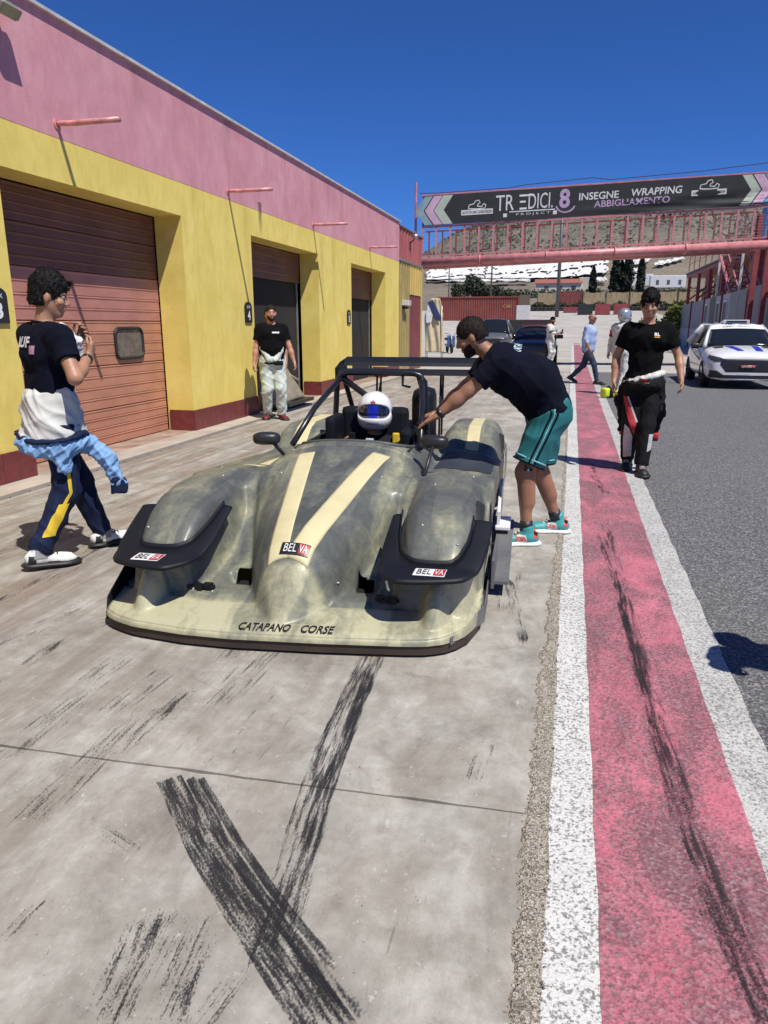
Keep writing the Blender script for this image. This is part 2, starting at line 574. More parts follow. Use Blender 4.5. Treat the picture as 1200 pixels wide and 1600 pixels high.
# ---- broken edge between the apron and the lane
ys = np.concatenate([np.linspace(0.7, 5.0, 720), np.linspace(5.02, 24.6, 700)])
cols = 9
jag = 0.014 * np.interp(ys * 14, np.arange(400), rng.normal(size=400)) + 0.010 * np.interp(ys * 45, np.arange(1300), rng.normal(size=1300))
left = np.interp(ys, [1.3, 1.9, 2.9, 4.3, 5.9, 9.2, 24], [-0.037, -0.050, -0.050, -0.032, -0.004, 0.012, 0.012]) + np.clip(jag * .6, -0.016, 0.018)
V = np.zeros((len(ys), cols, 3))
for k in range(cols):
    t = k / (cols - 1)
    V[:, k, 0] = left + (0.030 - left) * t
    V[:, k, 1] = ys
    V[:, k, 2] = 0.0150 - 0.0125 * t ** 1.5 + (rng.normal(size=len(ys)) * 0.003 * (1 - t) if 0 < k < cols - 1 else 0)
V[:, 0, 2] = 0.004
i = np.arange(len(ys) * cols).reshape(len(ys), cols)
tag(mk('broken_edge', V.reshape(-1, 3), np.stack([i[:-1, :-1], i[:-1, 1:], i[1:, 1:], i[1:, :-1]], -1).reshape(-1, 4), AGG, None, False), kind='structure')
# loose stones lying in the broken edge
pb = B()
for k in range(900):
    yy = 0.9 + 9.0 * random.random() ** 1.8
    x0 = float(np.interp(yy, ys, left))
    r = random.uniform(0.0025, 0.0075)
    cx = random.uniform(x0 - 0.008, 0.032); cz = 0.008
    vs = [(cx + r * random.uniform(.7, 1.3), yy, cz), (cx - r * random.uniform(.7, 1.3), yy, cz), (cx, yy + r, cz), (cx, yy - r, cz), (cx, yy, cz + r * .9), (cx, yy, cz - r)]
    pb.add(vs, [(0, 2, 4), (2, 1, 4), (1, 3, 4), (3, 0, 4)])
tag(pb.make('loose_gravel', AGG), kind='stuff')

# ---- painted lines
def line(name, x0, x1, y0, y1, mat, z, wob=0.006):
    ys = np.concatenate([np.linspace(y0, 8, 160), np.linspace(8.2, y1, 60)])
    l = x0 + wob * np.sin(ys * 11.0 + x0 * 50) * rng.uniform(0.2, 1, len(ys)); r = x1 + wob * np.sin(ys * 13.0 + x1 * 90) * rng.uniform(0.2, 1, len(ys))
    v = np.stack([np.stack([l, ys, terrain(0, ys) + z], -1), np.stack([r, ys, terrain(0, ys) + z], -1)], 1).reshape(-1, 3)
    i = np.arange(len(ys)) * 2
    f = np.stack([i[:-1], i[:-1] + 1, i[1:] + 1, i[1:]], -1)
    return tag(mk(name, v, f, mat), kind='structure')
line('white_edge_line', 0.024, 0.163, -1.0, 60.0, WHITE_LINE, 0.004)
red_lane = line('red_painted_strip', 0.157, 0.613, -1.0, 60.0, RED_LINE, 0.0052, 0.004)
line('white_lane_line', 0.607, 0.765, -1.0, 60.0, WHITE_LINE2, 0.004)

# ---- tyre marks: rubber laid on the ground in streaks
def mat_rubber(name, dens, seed, streak=(72, 6.0, 1), col=(0.022, 0.022, 0.025)):
    m, nt, b = new_mat(name)
    tc = nt.nodes.new('ShaderNodeUVMap')
    mp = nt.nodes.new('ShaderNodeMapping'); nt.links.new(tc.outputs[0], mp.inputs[0])
    mp.inputs['Scale'].default_value = streak; mp.inputs['Location'].default_value = (seed, seed * 2.3, 0)
    mp2 = nt.nodes.new('ShaderNodeMapping'); nt.links.new(tc.outputs[0], mp2.inputs[0])
    mp2.inputs['Scale'].default_value = (210, 120, 1)
    mp3 = nt.nodes.new('ShaderNodeMapping'); nt.links.new(tc.outputs[0], mp3.inputs[0])
    mp3.inputs['Scale'].default_value = (20, 2.2, 1); mp3.inputs['Location'].default_value = (seed * 5, seed, 0)
    s1 = noise(nt, mp.outputs[0], 1.0, 4, 0.6); s2 = noise(nt, mp2.outputs[0], 1.0, 4, 0.7); s3 = noise(nt, mp3.outputs[0], 1.0, 4, 0.6)
    at = nt.nodes.new('ShaderNodeAttribute'); at.attribute_name = 'soft'
    f = math_n(nt, 'ADD', math_n(nt, 'ADD', math_n(nt, 'MULTIPLY', s1, 0.44), math_n(nt, 'MULTIPLY', s2, 0.44)), math_n(nt, 'MULTIPLY', s3, 0.30))
    f = math_n(nt, 'ADD', f, math_n(nt, 'MULTIPLY', math_n(nt, 'SUBTRACT', at.outputs['Fac'], 1.0), 0.42))
    a = ramp(nt, f, [(0.585 - dens, 0), (0.63 - dens, 0.55), (0.70 - dens, 0.92)])
    tr = nt.nodes.new('ShaderNodeBsdfTransparent')
    mx = nt.nodes.new('ShaderNodeMixShader')
    nt.links.new(a, mx.inputs[0]); nt.links.new(tr.outputs[0], mx.inputs[1]); nt.links.new(b.outputs[0], mx.inputs[2])
    nt.links.new(mx.outputs[0], nt.nodes['Material Output'].inputs['Surface'])
    b.inputs['Base Color'].default_value = (col[0], col[1], col[2], 1)
    b.inputs['Roughness'].default_value = 0.8
    b.inputs['Specular IOR Level'].default_value = 0.25
    return m
RUB = [mat_rubber('rubber_marks_dense', 0.035, 3.1), mat_rubber('rubber_marks', 0.012, 7.7), mat_rubber('rubber_marks_thin', -0.012, 12.9), mat_rubber('faint_scuffs', -0.040, 21.3, (115, 5.0, 1), (0.045, 0.041, 0.038)), mat_rubber('smeared_rubber', -0.015, 33.7, (60, 4.0, 1), (0.05, 0.035, 0.04))]

def tyre_mark(pts, width, mat, parent, z=0.0125, fade=(0.1, 0.2), soft_edge=0.35, taper=None):
    P = np.array(pts, float)
    d = np.r_[0, np.cumsum(np.hypot(*np.diff(P, axis=0).T))]
    n = max(10, int(d[-1] / 0.03))
    s = np.linspace(0, d[-1], n)
    x = np.interp(s, d, P[:, 0]); yv = np.interp(s, d, P[:, 1])
    for _ in range(6):
        x[1:-1] = (x[:-2] + 2 * x[1:-1] + x[2:]) / 4; yv[1:-1] = (yv[:-2] + 2 * yv[1:-1] + yv[2:]) / 4
    tx = np.gradient(x); ty = np.gradient(yv); L = np.hypot(tx, ty); nx, ny = ty / L, -tx / L
    m = 13
    V = []; UV = []; S = []
    for i in range(n):
        wd = width * (1 if taper is None else np.interp(s[i] / d[-1], [0, 1], taper))
        for k in range(m):
            t = k / (m - 1) - 0.5
            V.append((x[i] + nx[i] * t * wd, yv[i] + ny[i] * t * wd, z)); UV.append((t * wd, s[i]))
            e = min(1.0, (0.5 - abs(t)) / (0.5 * soft_edge + 1e-6))
            g = min(1.0, s[i] / (fade[0] + 1e-6), (d[-1] - s[i]) / (fade[1] + 1e-6))
            S.append(min(e, g))
    i = np.arange(n * m).reshape(n, m)
    f = np.stack([i[:-1, :-1], i[:-1, 1:], i[1:, 1:], i[1:, :-1]], -1).reshape(-1, 4)
    o = mk('tyre_mark', np.array(V), f, mat, parent)
    uv = o.data.uv_layers.new(name='UVMap')
    UV = np.array(UV)
    uv.data.foreach_set('uv', UV[f.ravel()].astype(np.float32).ravel())
    a = o.data.attributes.new('soft', 'FLOAT', 'POINT'); a.data.foreach_set('value', np.array(S, np.float32))
    return o
tyre_mark([(-1.235, 1.895), (-0.94, 1.60), (-0.72, 1.41), (-0.55, 1.27), (-0.38, 1.13), (-0.22, 0.98)], 0.100, RUB[0], apron, 0.0125, (0.01, 0.3), 0.12, (0.95, 1.5))
tyre_mark([(-1.165, 1.915), (-0.885, 1.63), (-0.675, 1.445), (-0.50, 1.305), (-0.33, 1.17), (-0.2, 1.05)], 0.044, RUB[0], apron, 0.0135, (0.01, 0.3), 0.2)
tyre_mark([(-1.130, 1.92), (-0.845, 1.64), (-0.635, 1.455), (-0.46, 1.32), (-0.25, 1.19)], 0.034, RUB[0], apron, 0.0142, (0.01, 0.3), 0.3)
tyre_mark([(-0.60, 1.34), (-0.50, 1.25), (-0.36, 1.14), (-0.25, 1.03)], 0.22, RUB[1], apron, 0.0148, (0.1, 0.2), 0.4)
tyre_mark([(-0.82, 3.4), (-0.795, 2.9), (-0.765, 2.5), (-0.735, 2.1), (-0.70, 1.85), (-0.655, 1.58), (-0.625, 1.40), (-0.60, 1.20), (-0.57, 0.95)], 0.17, RUB[1], apron, 0.0155, (0.3, 0.4), 0.35)
tyre_mark([(-0.775, 2.95), (-0.745, 2.6), (-0.712, 2.25), (-0.68, 1.95), (-0.64, 1.70), (-0.60, 1.48)], 0.075, RUB[0], apron, 0.0162, (0.2, 0.2), 0.4)
tyre_mark([(-0.99, 1.47), (-0.93, 1.24), (-0.90, 1.05), (-0.88, 0.8)], 0.20, RUB[1], apron, 0.0125, (0.15, 0.3), 0.6)
tyre_mark([(-0.965, 1.42), (-0.935, 1.24), (-0.915, 1.05)], 0.03, RUB[1], apron, 0.0132, (0.15, 0.3), 0.6)
tyre_mark([(-0.88, 1.52), (-0.85, 1.25), (-0.82, 1.05), (-0.80, 0.8)], 0.28, RUB[3], apron, 0.0120, (0.15, 0.3), 0.4)
tyre_mark([(-0.80, 1.45), (-0.765, 1.22), (-0.735, 1.05), (-0.71, 0.85)], 0.10, RUB[2], apron, 0.0122, (0.15, 0.3), 0.6)
tyre_mark([(-0.62, 1.42), (-0.66, 1.25), (-0.70, 1.05), (-0.72, 0.9)], 0.14, RUB[3], apron, 0.0128, (0.1, 0.2), 0.6)
tyre_mark([(-0.66, 1.24), (-0.64, 1.12), (-0.63, 1.0)], 0.06, RUB[1], apron, 0.0132, (0.1, 0.3), 0.6)
tyre_mark([(-1.27, 1.5), (-1.275, 1.2), (-1.27, 1.0)], 0.12, RUB[3], apron, 0.0125, (0.2, 0.2), 0.7)
tyre_mark([(-1.245, 1.42), (-1.262, 1.2), (-1.265, 1.1)], 0.02, RUB[1], apron, 0.0130, (0.1, 0.1), 0.7)
tyre_mark([(-2.30, 3.0), (-2.28, 2.55), (-2.22, 2.2)], 0.17, RUB[2], apron, 0.0125, (0.3, 0.3), 0.7)
tyre_mark([(-1.47, 1.64), (-1.28, 1.60), (-0.95, 1.46)], 0.14, RUB[3], apron, 0.0125, (0.2, 0.2), 0.7)
tyre_mark([(-1.44, 2.62), (-1.46, 2.24), (-1.46, 1.9), (-1.45, 1.5)], 0.17, RUB[2], apron, 0.0125, (0.2, 0.5), 0.7)
tyre_mark([(-0.33, 4.4), (-0.22, 3.8), (-0.14, 3.3), (-0.13, 2.9)], 0.10, RUB[2], apron, 0.0125, (0.3, 0.4), 0.5)
tyre_mark([(-3.1, 5.2), (-3.0, 3.6), (-2.9, 2.4)], 0.22, RUB[2], apron, 0.0125, (0.5, 0.5), 0.8)
tyre_mark([(0.25, 5.6), (0.315, 4.6), (0.35, 4.15), (0.375, 3.43), (0.395, 2.6), (0.43, 2.0), (0.475, 1.6), (0.53, 1.3), (0.58, 1.0)], 0.17, RUB[1], red_lane, 0.0085, (0.3, 0.3), 0.8, (0.6, 1.5))
tyre_mark([(0.36, 4.0), (0.385, 3.3), (0.41, 2.6), (0.445, 2.0), (0.49, 1.6), (0.55, 1.2)], 0.33, RUB[4], red_lane, 0.0092, (0.4, 0.3), 0.8)
tyre_mark([(0.32, 6.0), (0.37, 4.4), (0.40, 3.0), (0.45, 2.0), (0.54, 1.2)], 0.26, RUB[4], red_lane, 0.0088, (0.4, 0.3), 0.8)
tyre_mark([(0.33, 4.2), (0.365, 3.4), (0.39, 2.8), (0.41, 2.3)], 0.06, RUB[0], red_lane, 0.0100, (0.3, 0.5), 0.6)
tyre_mark([(0.28, 9.0), (0.30, 7.5), (0.42, 6.2)], 0.2, RUB[2], red_lane, 0.0085, (0.5, 0.5), 0.7)

for k in range(60):                                    # faint scuffs left all over the apron
    x = random.uniform(-4.2, -1.0) if k % 12 else random.uniform(-.5, -.2); y0 = random.uniform(1.0, 3.8) if k < 36 else random.uniform(3, 12); L = random.uniform(.5, 1.6) * (1 if y0 < 4 else 2)
    dx = random.uniform(-.12, .12)
    tyre_mark([(x, y0), (x + dx * .4, y0 + L * .5), (x + dx, y0 + L)], random.uniform(.10, .38), RUB[3], apron, 0.0118 + 0.00002 * k, (.2, .2), .7)

# ================================================================== garage building
def mat_stucco(name, c1, c2, c3, streak):
    m, nt, b = new_mat(name)
    v = coords(nt)
    a = noise(nt, v, 1.3, 7, 0.68, 0.4)
    s = noise(nt, coords(nt, (1, 2.6, 0.9)), 2.6, 6, 0.72, 0.5)
    c = ramp(nt, a, [(0.3, c1), (0.52, c2), (0.74, c3)])
    c = mixc(nt, math_n(nt, 'MULTIPLY', ramp(nt, s, [(0.46, 0), (0.66, 1)]), 0.62), c, streak)
    c = mixc(nt, math_n(nt, 'MULTIPLY', ramp(nt, noise(nt, v, 26, 4, 0.7), [(0.6, 0), (0.75, 1)]), 0.25), c, tuple(x * 0.72 for x in c1))
    nt.links.new(c, b.inputs['Base Color'])
    b.inputs['Roughness'].default_value = 0.92
    bump(nt, b, noise(nt, v, 95, 3, 0.7), 0.5, 0.008)
    return m
PINK = mat_stucco('faded_pink_stucco', (0.54, 0.225, 0.265), (0.63, 0.30, 0.34), (0.69, 0.375, 0.41), (0.52, 0.235, 0.275))
YELLOW = mat_stucco('yellow_stucco', (0.72, 0.555, 0.12), (0.80, 0.64, 0.16), (0.85, 0.70, 0.22), (0.68, 0.51, 0.12))
TILE = M('burgundy_plinth', (0.165, 0.032, 0.032), 0.45, 0, 0.25, 5)
DOOR = M('salmon_door_paint', (0.45, 0.20, 0.125), 0.5, 0, 0.14, 1.6, 0.1, 50, (1, 1, 2.5))
DOOR_P = M('faded_rose_door_paint', (0.42, 0.18, 0.145), 0.5, 0, 0.18, 1.6, 0.1, 50, (1, 1, 2.5))
DOOR_B = M('brown_and_shaded_door_paint', (0.16, 0.062, 0.042), 0.5, 0, 0.2, 2.0)  # brown of the raised doors; also painted shade on the closed ones
RUBBER = M('black_rubber', (0.018, 0.018, 0.018), 0.55)
METAL = M('galvanised_metal', (0.42, 0.42, 0.42), 0.45, 0.7)
PALEMETAL = M('pale_coping_metal', (0.62, 0.60, 0.57), 0.5, 0.2)
PIPEPINK = M('pink_pipe_paint', (0.60, 0.25, 0.25), 0.4, 0.1, 0.3, 9)
GLASS_D = M('dusty_window', (0.16, 0.13, 0.105), 0.25, 0, 0.3, 10)
BLACKP = M('black_plastic', (0.02, 0.02, 0.021), 0.4)
WHITEP = M('white_print', (0.78, 0.78, 0.76), 0.5, 0, 0.04)
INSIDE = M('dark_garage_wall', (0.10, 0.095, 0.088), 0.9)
OPENING_SHADE = M('opening_shade_colour', (0.017, 0.015, 0.014), 0.9, 0, 0.12, 3)

WX = -5.1                       # front face of the wall
Z1, Z2, ZT = 2.87, 3.28, 4.38   # lintel, colour change, wall top
openings = [(0.60, 3.85), (6.0, 9.25), (11.45, 14.72), (17.05, 20.35)]
Y0, Y1 = -4.5, 22.0
garage = thing('garage_building', 'long pink and yellow stucco garage building with burgundy plinth and garage doors', 'building', (WX, Y0, 0))
def gl(p): return (p[0] - WX, p[1] - Y0, p[2])
def gbox(bb, x0, x1, y0, y1, z0, z1, ch=0.0):
    bb.box(gl(((x0 + x1) / 2, (y0 + y1) / 2, (z0 + z1) / 2)), (x1 - x0, y1 - y0, z1 - z0), 0, ch)
wb = B()
edges = [Y0] + [e for o in openings for e in o] + [Y1]
for k in range(0, len(edges), 2):
    gbox(wb, WX - 0.40, WX, edges[k], edges[k + 1], 0, Z1)
gbox(wb, WX - 0.40, WX, Y0, Y1, Z1, Z2)
gbox(wb, WX - 7.5, WX - 0.405, Y1 - 0.35, Y1, 0, Z2)
wb.make('wall', YELLOW, garage)
ub = B()
gbox(ub, WX - 0.40, WX + 0.002, Y0, Y1 + 0.002, Z2 + 0.002, ZT)
gbox(ub, WX - 7.5, WX - 0.405, Y1 - 0.35, Y1 + 0.002, Z2 + 0.002, ZT)
ub.make('upper_wall', PINK, garage)
cp = B(); yy = Y0
while yy < Y1:
    e = min(yy + 2.98, Y1 + 0.04)
    gbox(cp, WX - 0.45, WX + 0.042, yy, e - 0.006, ZT + 0.002, ZT + 0.034)
    yy += 2.98
gbox(cp, WX - 7.5, WX - 0.46, Y0, Y1, ZT - 0.1, ZT - 0.05)
cp.make('coping', PALEMETAL, garage)
rm = B()
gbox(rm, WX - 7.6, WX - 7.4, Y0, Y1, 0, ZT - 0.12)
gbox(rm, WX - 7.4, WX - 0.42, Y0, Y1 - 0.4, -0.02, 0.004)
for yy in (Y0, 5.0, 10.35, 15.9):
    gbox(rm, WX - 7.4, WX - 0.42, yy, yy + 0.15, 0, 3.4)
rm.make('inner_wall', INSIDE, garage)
for a, bb in openings:
    th = B(); gbox(th, WX - 0.55, WX - 0.015, a - 0.01, bb + 0.01, -0.03, 0.022)
    th.make('threshold', M('stained_threshold', (0.30, 0.21, 0.16), 0.85, 0, 0.35, 3.5, 0.2, 50), garage)
# plinth tiles
tmesh = None
def plinth(x0, x1, y0, y1):
    """a row of burgundy tiles; runs along the longer side"""
    global tmesh
    alongy = (y1 - y0) > (x1 - x0)
    L = (y1 - y0) if alongy else (x1 - x0)
    n = max(1, round(L / 0.42))
    for k in range(n):
        if alongy:
            c = ((x0 + x1) / 2, y0 + L * (k + .5) / n); d = (x1 - x0, L / n - 0.005)
        else:
            c = (x0 + L * (k + .5) / n, (y0 + y1) / 2); d = (L / n - 0.005, y1 - y0)
        if tmesh is None:
            o = B().box((0, 0, 0), (1, 1, 1)).make('plinth_tile', TILE, garage); tmesh = o.data
        else:
            o = link(bpy.data.objects.new('plinth_tile', tmesh), garage)
        o.location = gl((c[0], c[1], 0.16)); o.scale = (d[0], d[1], 0.30)
for k in range(0, len(edges), 2):
    plinth(WX + 0.001, WX + 0.022, edges[k] - (0.018 if k else 0), edges[k + 1] + 0.018)
for a, bb in openings:
    plinth(WX - 0.37, WX, a - 0.001, a + 0.0175)
    plinth(WX - 0.37, WX, bb - 0.0175, bb + 0.001)

# sectional door of the first garage: real horizontal ribs, one piece per rib
def section_door(a, bb, zs, z_open, with_window, label):
    d = bpy.data.objects.new('garage_door', None); link(d, garage)
    d.location = gl((WX - 0.42, (a + bb) / 2, 0)); d['label'] = label
    Wd = bb - a - 0.02
    for z0, z1 in zip(zs[:-1], zs[1:]):
        n = 4
        for k in range(n):
            za = z0 + (z1 - z0) * k / n; zb = z0 + (z1 - z0) * (k + 1) / n
            if za < z_open: continue
            bmx = B()
            hh = (zb - za) - (0.009 if k == n - 1 else 0.0015)
            prof = [(-0.022, 0.0), (0.0, 0.0), (0.006, 0.008), (0.002, hh - 0.03), (0.009, hh - 0.012), (0.004, hh), (-0.022, hh)]
            bmx.prism([(x, -Wd / 2, z + za) for x, z in prof], (0, 0, 0), (0, Wd, 0))
            mt = DOOR_B if za > 2.05 else (DOOR if za < 1.5 else DOOR_P)  # top rows of closed doors go brown: shade under the lintel painted in
            bmx.make('door_panel', mt, d)
    if with_window:
        yc, zc = 8.44 - (a + bb) / 2, 1.25
        ring = []; w2, h2, r = 0.30, 0.185, 0.085
        for q in range(4):
            for j in range(7):
                an = math.pi / 2 * q + math.pi / 12 * j
                sx = (1, -1, -1, 1)[q]; sz = (1, 1, -1, -1)[q]
                ring.append((yc + sx * (w2 - r) + r * math.cos(an), zc + sz * (h2 - r) + r * math.sin(an)))
        B().tube([(0.022, y, z) for y, z in ring] + [(0.022, ring[0][0], ring[0][1])], 0.020, 8, False).make('window_frame', RUBBER, d, True)
        B().prism([(0.012, y, z) for y, z in ring], (0, 0, 0), (0.006, 0, 0)).make('window_pane', GLASS_D, d)
    return d
ZS = [0.03, 0.48, 1.0, 1.525, 2.07, 2.50, 2.87]
section_door(6.0, 9.25, ZS, 0.0, True, 'closed salmon garage door with a small rounded window')
section_door(0.60, 3.85, ZS, 0.0, False, 'closed salmon garage door')
section_door(11.45, 14.72, [2.30, 2.87], 2.2, False, 'raised brown garage door above a dark opening')
section_door(17.05, 20.35, [2.14, 2.87], 2.0, False, 'raised brown garage door above a dark opening')
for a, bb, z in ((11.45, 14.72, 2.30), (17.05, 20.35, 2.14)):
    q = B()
    gbox(q, WX - 0.47, WX - 0.462, a + 0.01, bb - 0.01, 0.02, z + 0.02)  # near-black sheet added across the doorway as the shade of the garage inside
    q.make('opening_shade_sheet', OPENING_SHADE, garage)
    q = B()
    gbox(q, WX - 0.45, WX - 0.42, bb - 0.16, bb - 0.135, 0.02, z)
    q.make('door_track', METAL, garage)
# rain stain spot over the second door, the cable and number plaques
def plaque(y, digit, zc):
    t = thing('number_plaque', {'3': 'black plaque with white figure 3 on the yellow pier at the left edge', '4': 'black plaque with white figure 4 beside the open garage behind the smiling man', '5': 'small black plaque with white figure 5 beside the farthest open garage'}[digit], 'sign', (WX + 0.002, y, zc), 0, 'garage number plaques')
    pts = []
    for k in range(9):
        an = math.pi * k / 8
        pts.append((0, 0.125 * math.cos(an), 0.07 + 0.085 * math.sin(an)))
    pts += [(0, -0.125, -0.17), (0, 0.125, -0.17)]
    B().prism(pts, (0, 0, 0), (0.02, 0, 0)).make('plate', BLACKP, t)
    put_text('lettering', 'BOX', (0.021, 0, 0.075), (0, 1, 0), (0, 0, 1), 0.13, 0.045, WHITEP, t, 0.002)
    put_text('lettering', digit, (0.021, 0, -0.055), (0, 1, 0), (0, 0, 1), 0.10, 0.15, WHITEP, t, 0.002, bold=0.03)
    return t
plaque(5.77, '3', 1.66); plaque(11.2, '4', 1.68); plaque(16.78, '5', 1.66)

# bracket pipes sticking out of the wall
for k, (y, z) in enumerate(((6.89, 3.41), (10.69, 3.40), (14.45, 3.39), (18.7, 3.37))):
    lab = ['pink pipe stub jutting from the wall above the closed salmon door', 'pink pipe stub jutting from the wall between the first two doors', 'pink pipe stub jutting from the wall just past the middle door', 'farthest and smallest pink pipe stub on the garage wall'][k]
    t = thing('pipe_bracket', lab, 'pipe', (WX, y, z), 0, 'pipe stubs on the garage wall')
    s = 0.027
    B().tube([(0.0, 0, 0), (0.05, 0, 0.004), (0.21, 0, -0.004), (0.24, 0, -0.002), (0.40, 0, 0.0), (0.71, 0, 0.0)], [s * .9, s * .95, s, s * 1.05, s, s], 12).make('pipe', PIPEPINK, t, True)
    B().lathe([(0.0, 0.0), (0.05, 0.0), (0.05, 0.012), (0.028, 0.014)], (0.001, 0, 0), 'X', 16).make('flange', PIPEPINK, t)

# floodlight at the top of the wall
t = thing('floodlight', 'grey floodlight on an arm high on the pink wall', 'lamp', (WX, 6.13, 4.27))
fb = B(); fb.box((0.19, 0.02, 0.0), (0.15, 0.24, 0.09), 0, 0.012)
fo = fb.make('lamp_housing', M('weathered_aluminium', (0.27, 0.27, 0.2), 0.45, 0.5), t); fo.rotation_euler = (0, rad(38), 0)
B().box((0.19, 0.02, -0.05), (0.125, 0.21, 0.012)).make('lamp_glass', M('lamp_glass', (0.3, 0.3, 0.22), 0.1), t).rotation_euler = (0, rad(38), 0)
B().tube([(0.0, 0.06, -0.12), (0.10, 0.06, -0.10), (0.17, 0.05, 0.0)], 0.018, 8).make('arm', METAL, t, True)
B().tube([(0.004, 0.06, -0.12), (0.02, 0.08, -0.22), (0.012, 0.07, -0.36)], 0.008, 6).make('cable', BLACKP, t, True)

# ------------------------------------------------------------------ clad annex at the end of the garages
AX = -5.16
annex = thing('clad_annex', 'low ribbed annex with a tall maroon door at the end of the garages', 'building', (AX, 22.05, 0))
CLADP = M('rose_cladding', (0.38, 0.11, 0.105), 0.6, 0, 0.2, 1.2, 0, 1, (1, 1, 0.4))
CLADY = M('yellow_cladding', (0.60, 0.43, 0.12), 0.6, 0, 0.12, 1.2)
CLADO = M('olive_panel', (0.34, 0.265, 0.10), 0.6, 0, 0.15, 2.0)
MAROON = M('maroon_door_paint', (0.20, 0.045, 0.05), 0.45, 0, 0.2, 1.3)
def ribs(name, y0, y1, z0, z1, mat, pitch=0.20):
    y = y0
    while y < y1 - 0.01:
        e = min(y + pitch, y1)
        q = B(); w_ = e - y
        q.prism([(0, y + 0.004, z0), (0.03, y + w_ * .18, z0), (0.03, y + w_ * .45, z0), (0.004, y + w_ * .62, z0), (0.004, e - 0.003, z0), (-0.02, e - .003, z0), (-0.02, y + .004, z0)], (0, 0, 0), (0, 0, z1 - z0))
        q.make(name, mat, annex); y = e
ribs('cladding_sheet', 0.0, 3.6, 3.42, 4.28, CLADP, 0.4)
ribs('cladding_sheet', 0.0, 1.75, 0.0, 3.34, CLADO, 0.35)
ribs('cladding_sheet', 1.75, 3.6, 2.42, 3.34, CLADY, 0.37)
B().box((0.0, 1.8, 4.31), (0.10, 3.7, 0.05)).make('coping', DOOR_B, annex)
B().box((0.01, 1.8, 3.38), (0.08, 3.7, 0.075)).make('band', METAL, annex)
md = B()
for k in range(4):
    md.box((-0.03, 1.78 + 0.46 * k + 0.22, 1.2), (0.04, 0.452, 2.4))
md.make('door', MAROON, annex)
bk = B(); bk.box((-3.6, 1.8, 2.1), (6.5, 3.5, 4.2)); bk.make('inner_wall', INSIDE, annex)
B().box((-0.4, 3.72, 1.7), (0.8, 0.2, 3.4)).make('end_post', CLADY, annex)
t = thing('wall_box', 'small pale metal box fixed to the olive panel of the annex', 'box', (AX, 22.7, 2.05))
B().box((0.12, 0.1, 0.08), (0.22, 0.42, 0.16), 0, 0.015).make('housing', PALEMETAL, t)
B().box((0.10, 0.1, -0.06), (0.14, 0.30, 0.08), 0, 0.01).make('base', BLACKP, t)
t = thing('wall_lamp', 'dark spotlight fixed to the rose cladding beside the footbridge', 'lamp', (AX, 23.6, 4.05))
B().tube([(0.02, 0, -0.1), (0.14, 0, -0.02), (0.2, 0.05, 0.1)], 0.02, 8).make('arm', BLACKP, t, True)
B().lathe([(0, 0), (0.06, 0.0), (0.1, 0.14), (0.0, 0.15)], (0.2, 0.05, 0.02), 'Z', 14).make('lamp_shade', METAL, t, True)

# standing cloth banner beside the annex
t = thing('draped_display', 'cream cloth draped over a tall stand beside the maroon door', 'banner', (-6.1, 33.5, 0))
xs = np.linspace(-0.42, 0.42, 22); zs = np.linspace(0.25, 2.62, 40)
XX, ZZ = np.meshgrid(xs, zs)
wd = np.interp(ZZ, [0.25, 1.4, 1.9, 2.62], [1.0, 0.95, 1.0, 0.45])
YYv = -0.10 + 0.05 * np.sin(XX * 17 + ZZ * 1.2) * np.interp(ZZ, [0.25, 2.6], [1, .3])
v = np.stack([XX * wd + 0.04 * np.sin(ZZ * 3), YYv, ZZ], -1).reshape(-1, 3)
v2 = v.copy(); v2[:, 1] += 0.14
i = np.arange(len(v)).reshape(XX.shape)
f = np.stack([i[:-1, :-1], i[:-1, 1:], i[1:, 1:], i[1:, :-1]], -1).reshape(-1, 4)
ring = np.r_[i[0, :], i[1:, -1], i[-1, -2::-1], i[-2:0:-1, 0]]
rf = np.stack([ring, ring + len(v), np.roll(ring, -1) + len(v), np.roll(ring, -1)], -1)
mk('cloth', np.r_[v, v2], np.r_[f, f[:, ::-1] + len(v), rf], M('cream_cloth', (0.60, 0.50, 0.33), 0.9, 0, 0.1, 4), t, True)
vv, ff = grid_poly([(-0.30, 2.45), (-0.05, 2.55), (0.36, 1.75), (0.28, 1.62), (0.05, 1.7)], 3)
put_flat('print', vv, ff, (0, -0.19, 0), (1, 0, 0), (0, 0, 1), M('navy_print', (0.03, 0.05, 0.13), 0.8), t)
vv, ff = grid_poly([(-0.36, 2.0), (-0.20, 2.5), (-0.02, 2.1), (-0.1, 1.6), (-0.34, 1.55)], 3)
put_flat('print', vv, ff, (0, -0.185, 0), (1, 0, 0), (0, 0, 1), M('white_cloth', (0.72, 0.72, 0.70), 0.85), t)
st = B()
for x in (-0.36, 0.36):
    for y in (-0.15, 0.2): st.tube([(x, y, 0), (x * .9, y * .6, 2.3)], 0.018, 6)
st.make('stand', METAL, t, True)

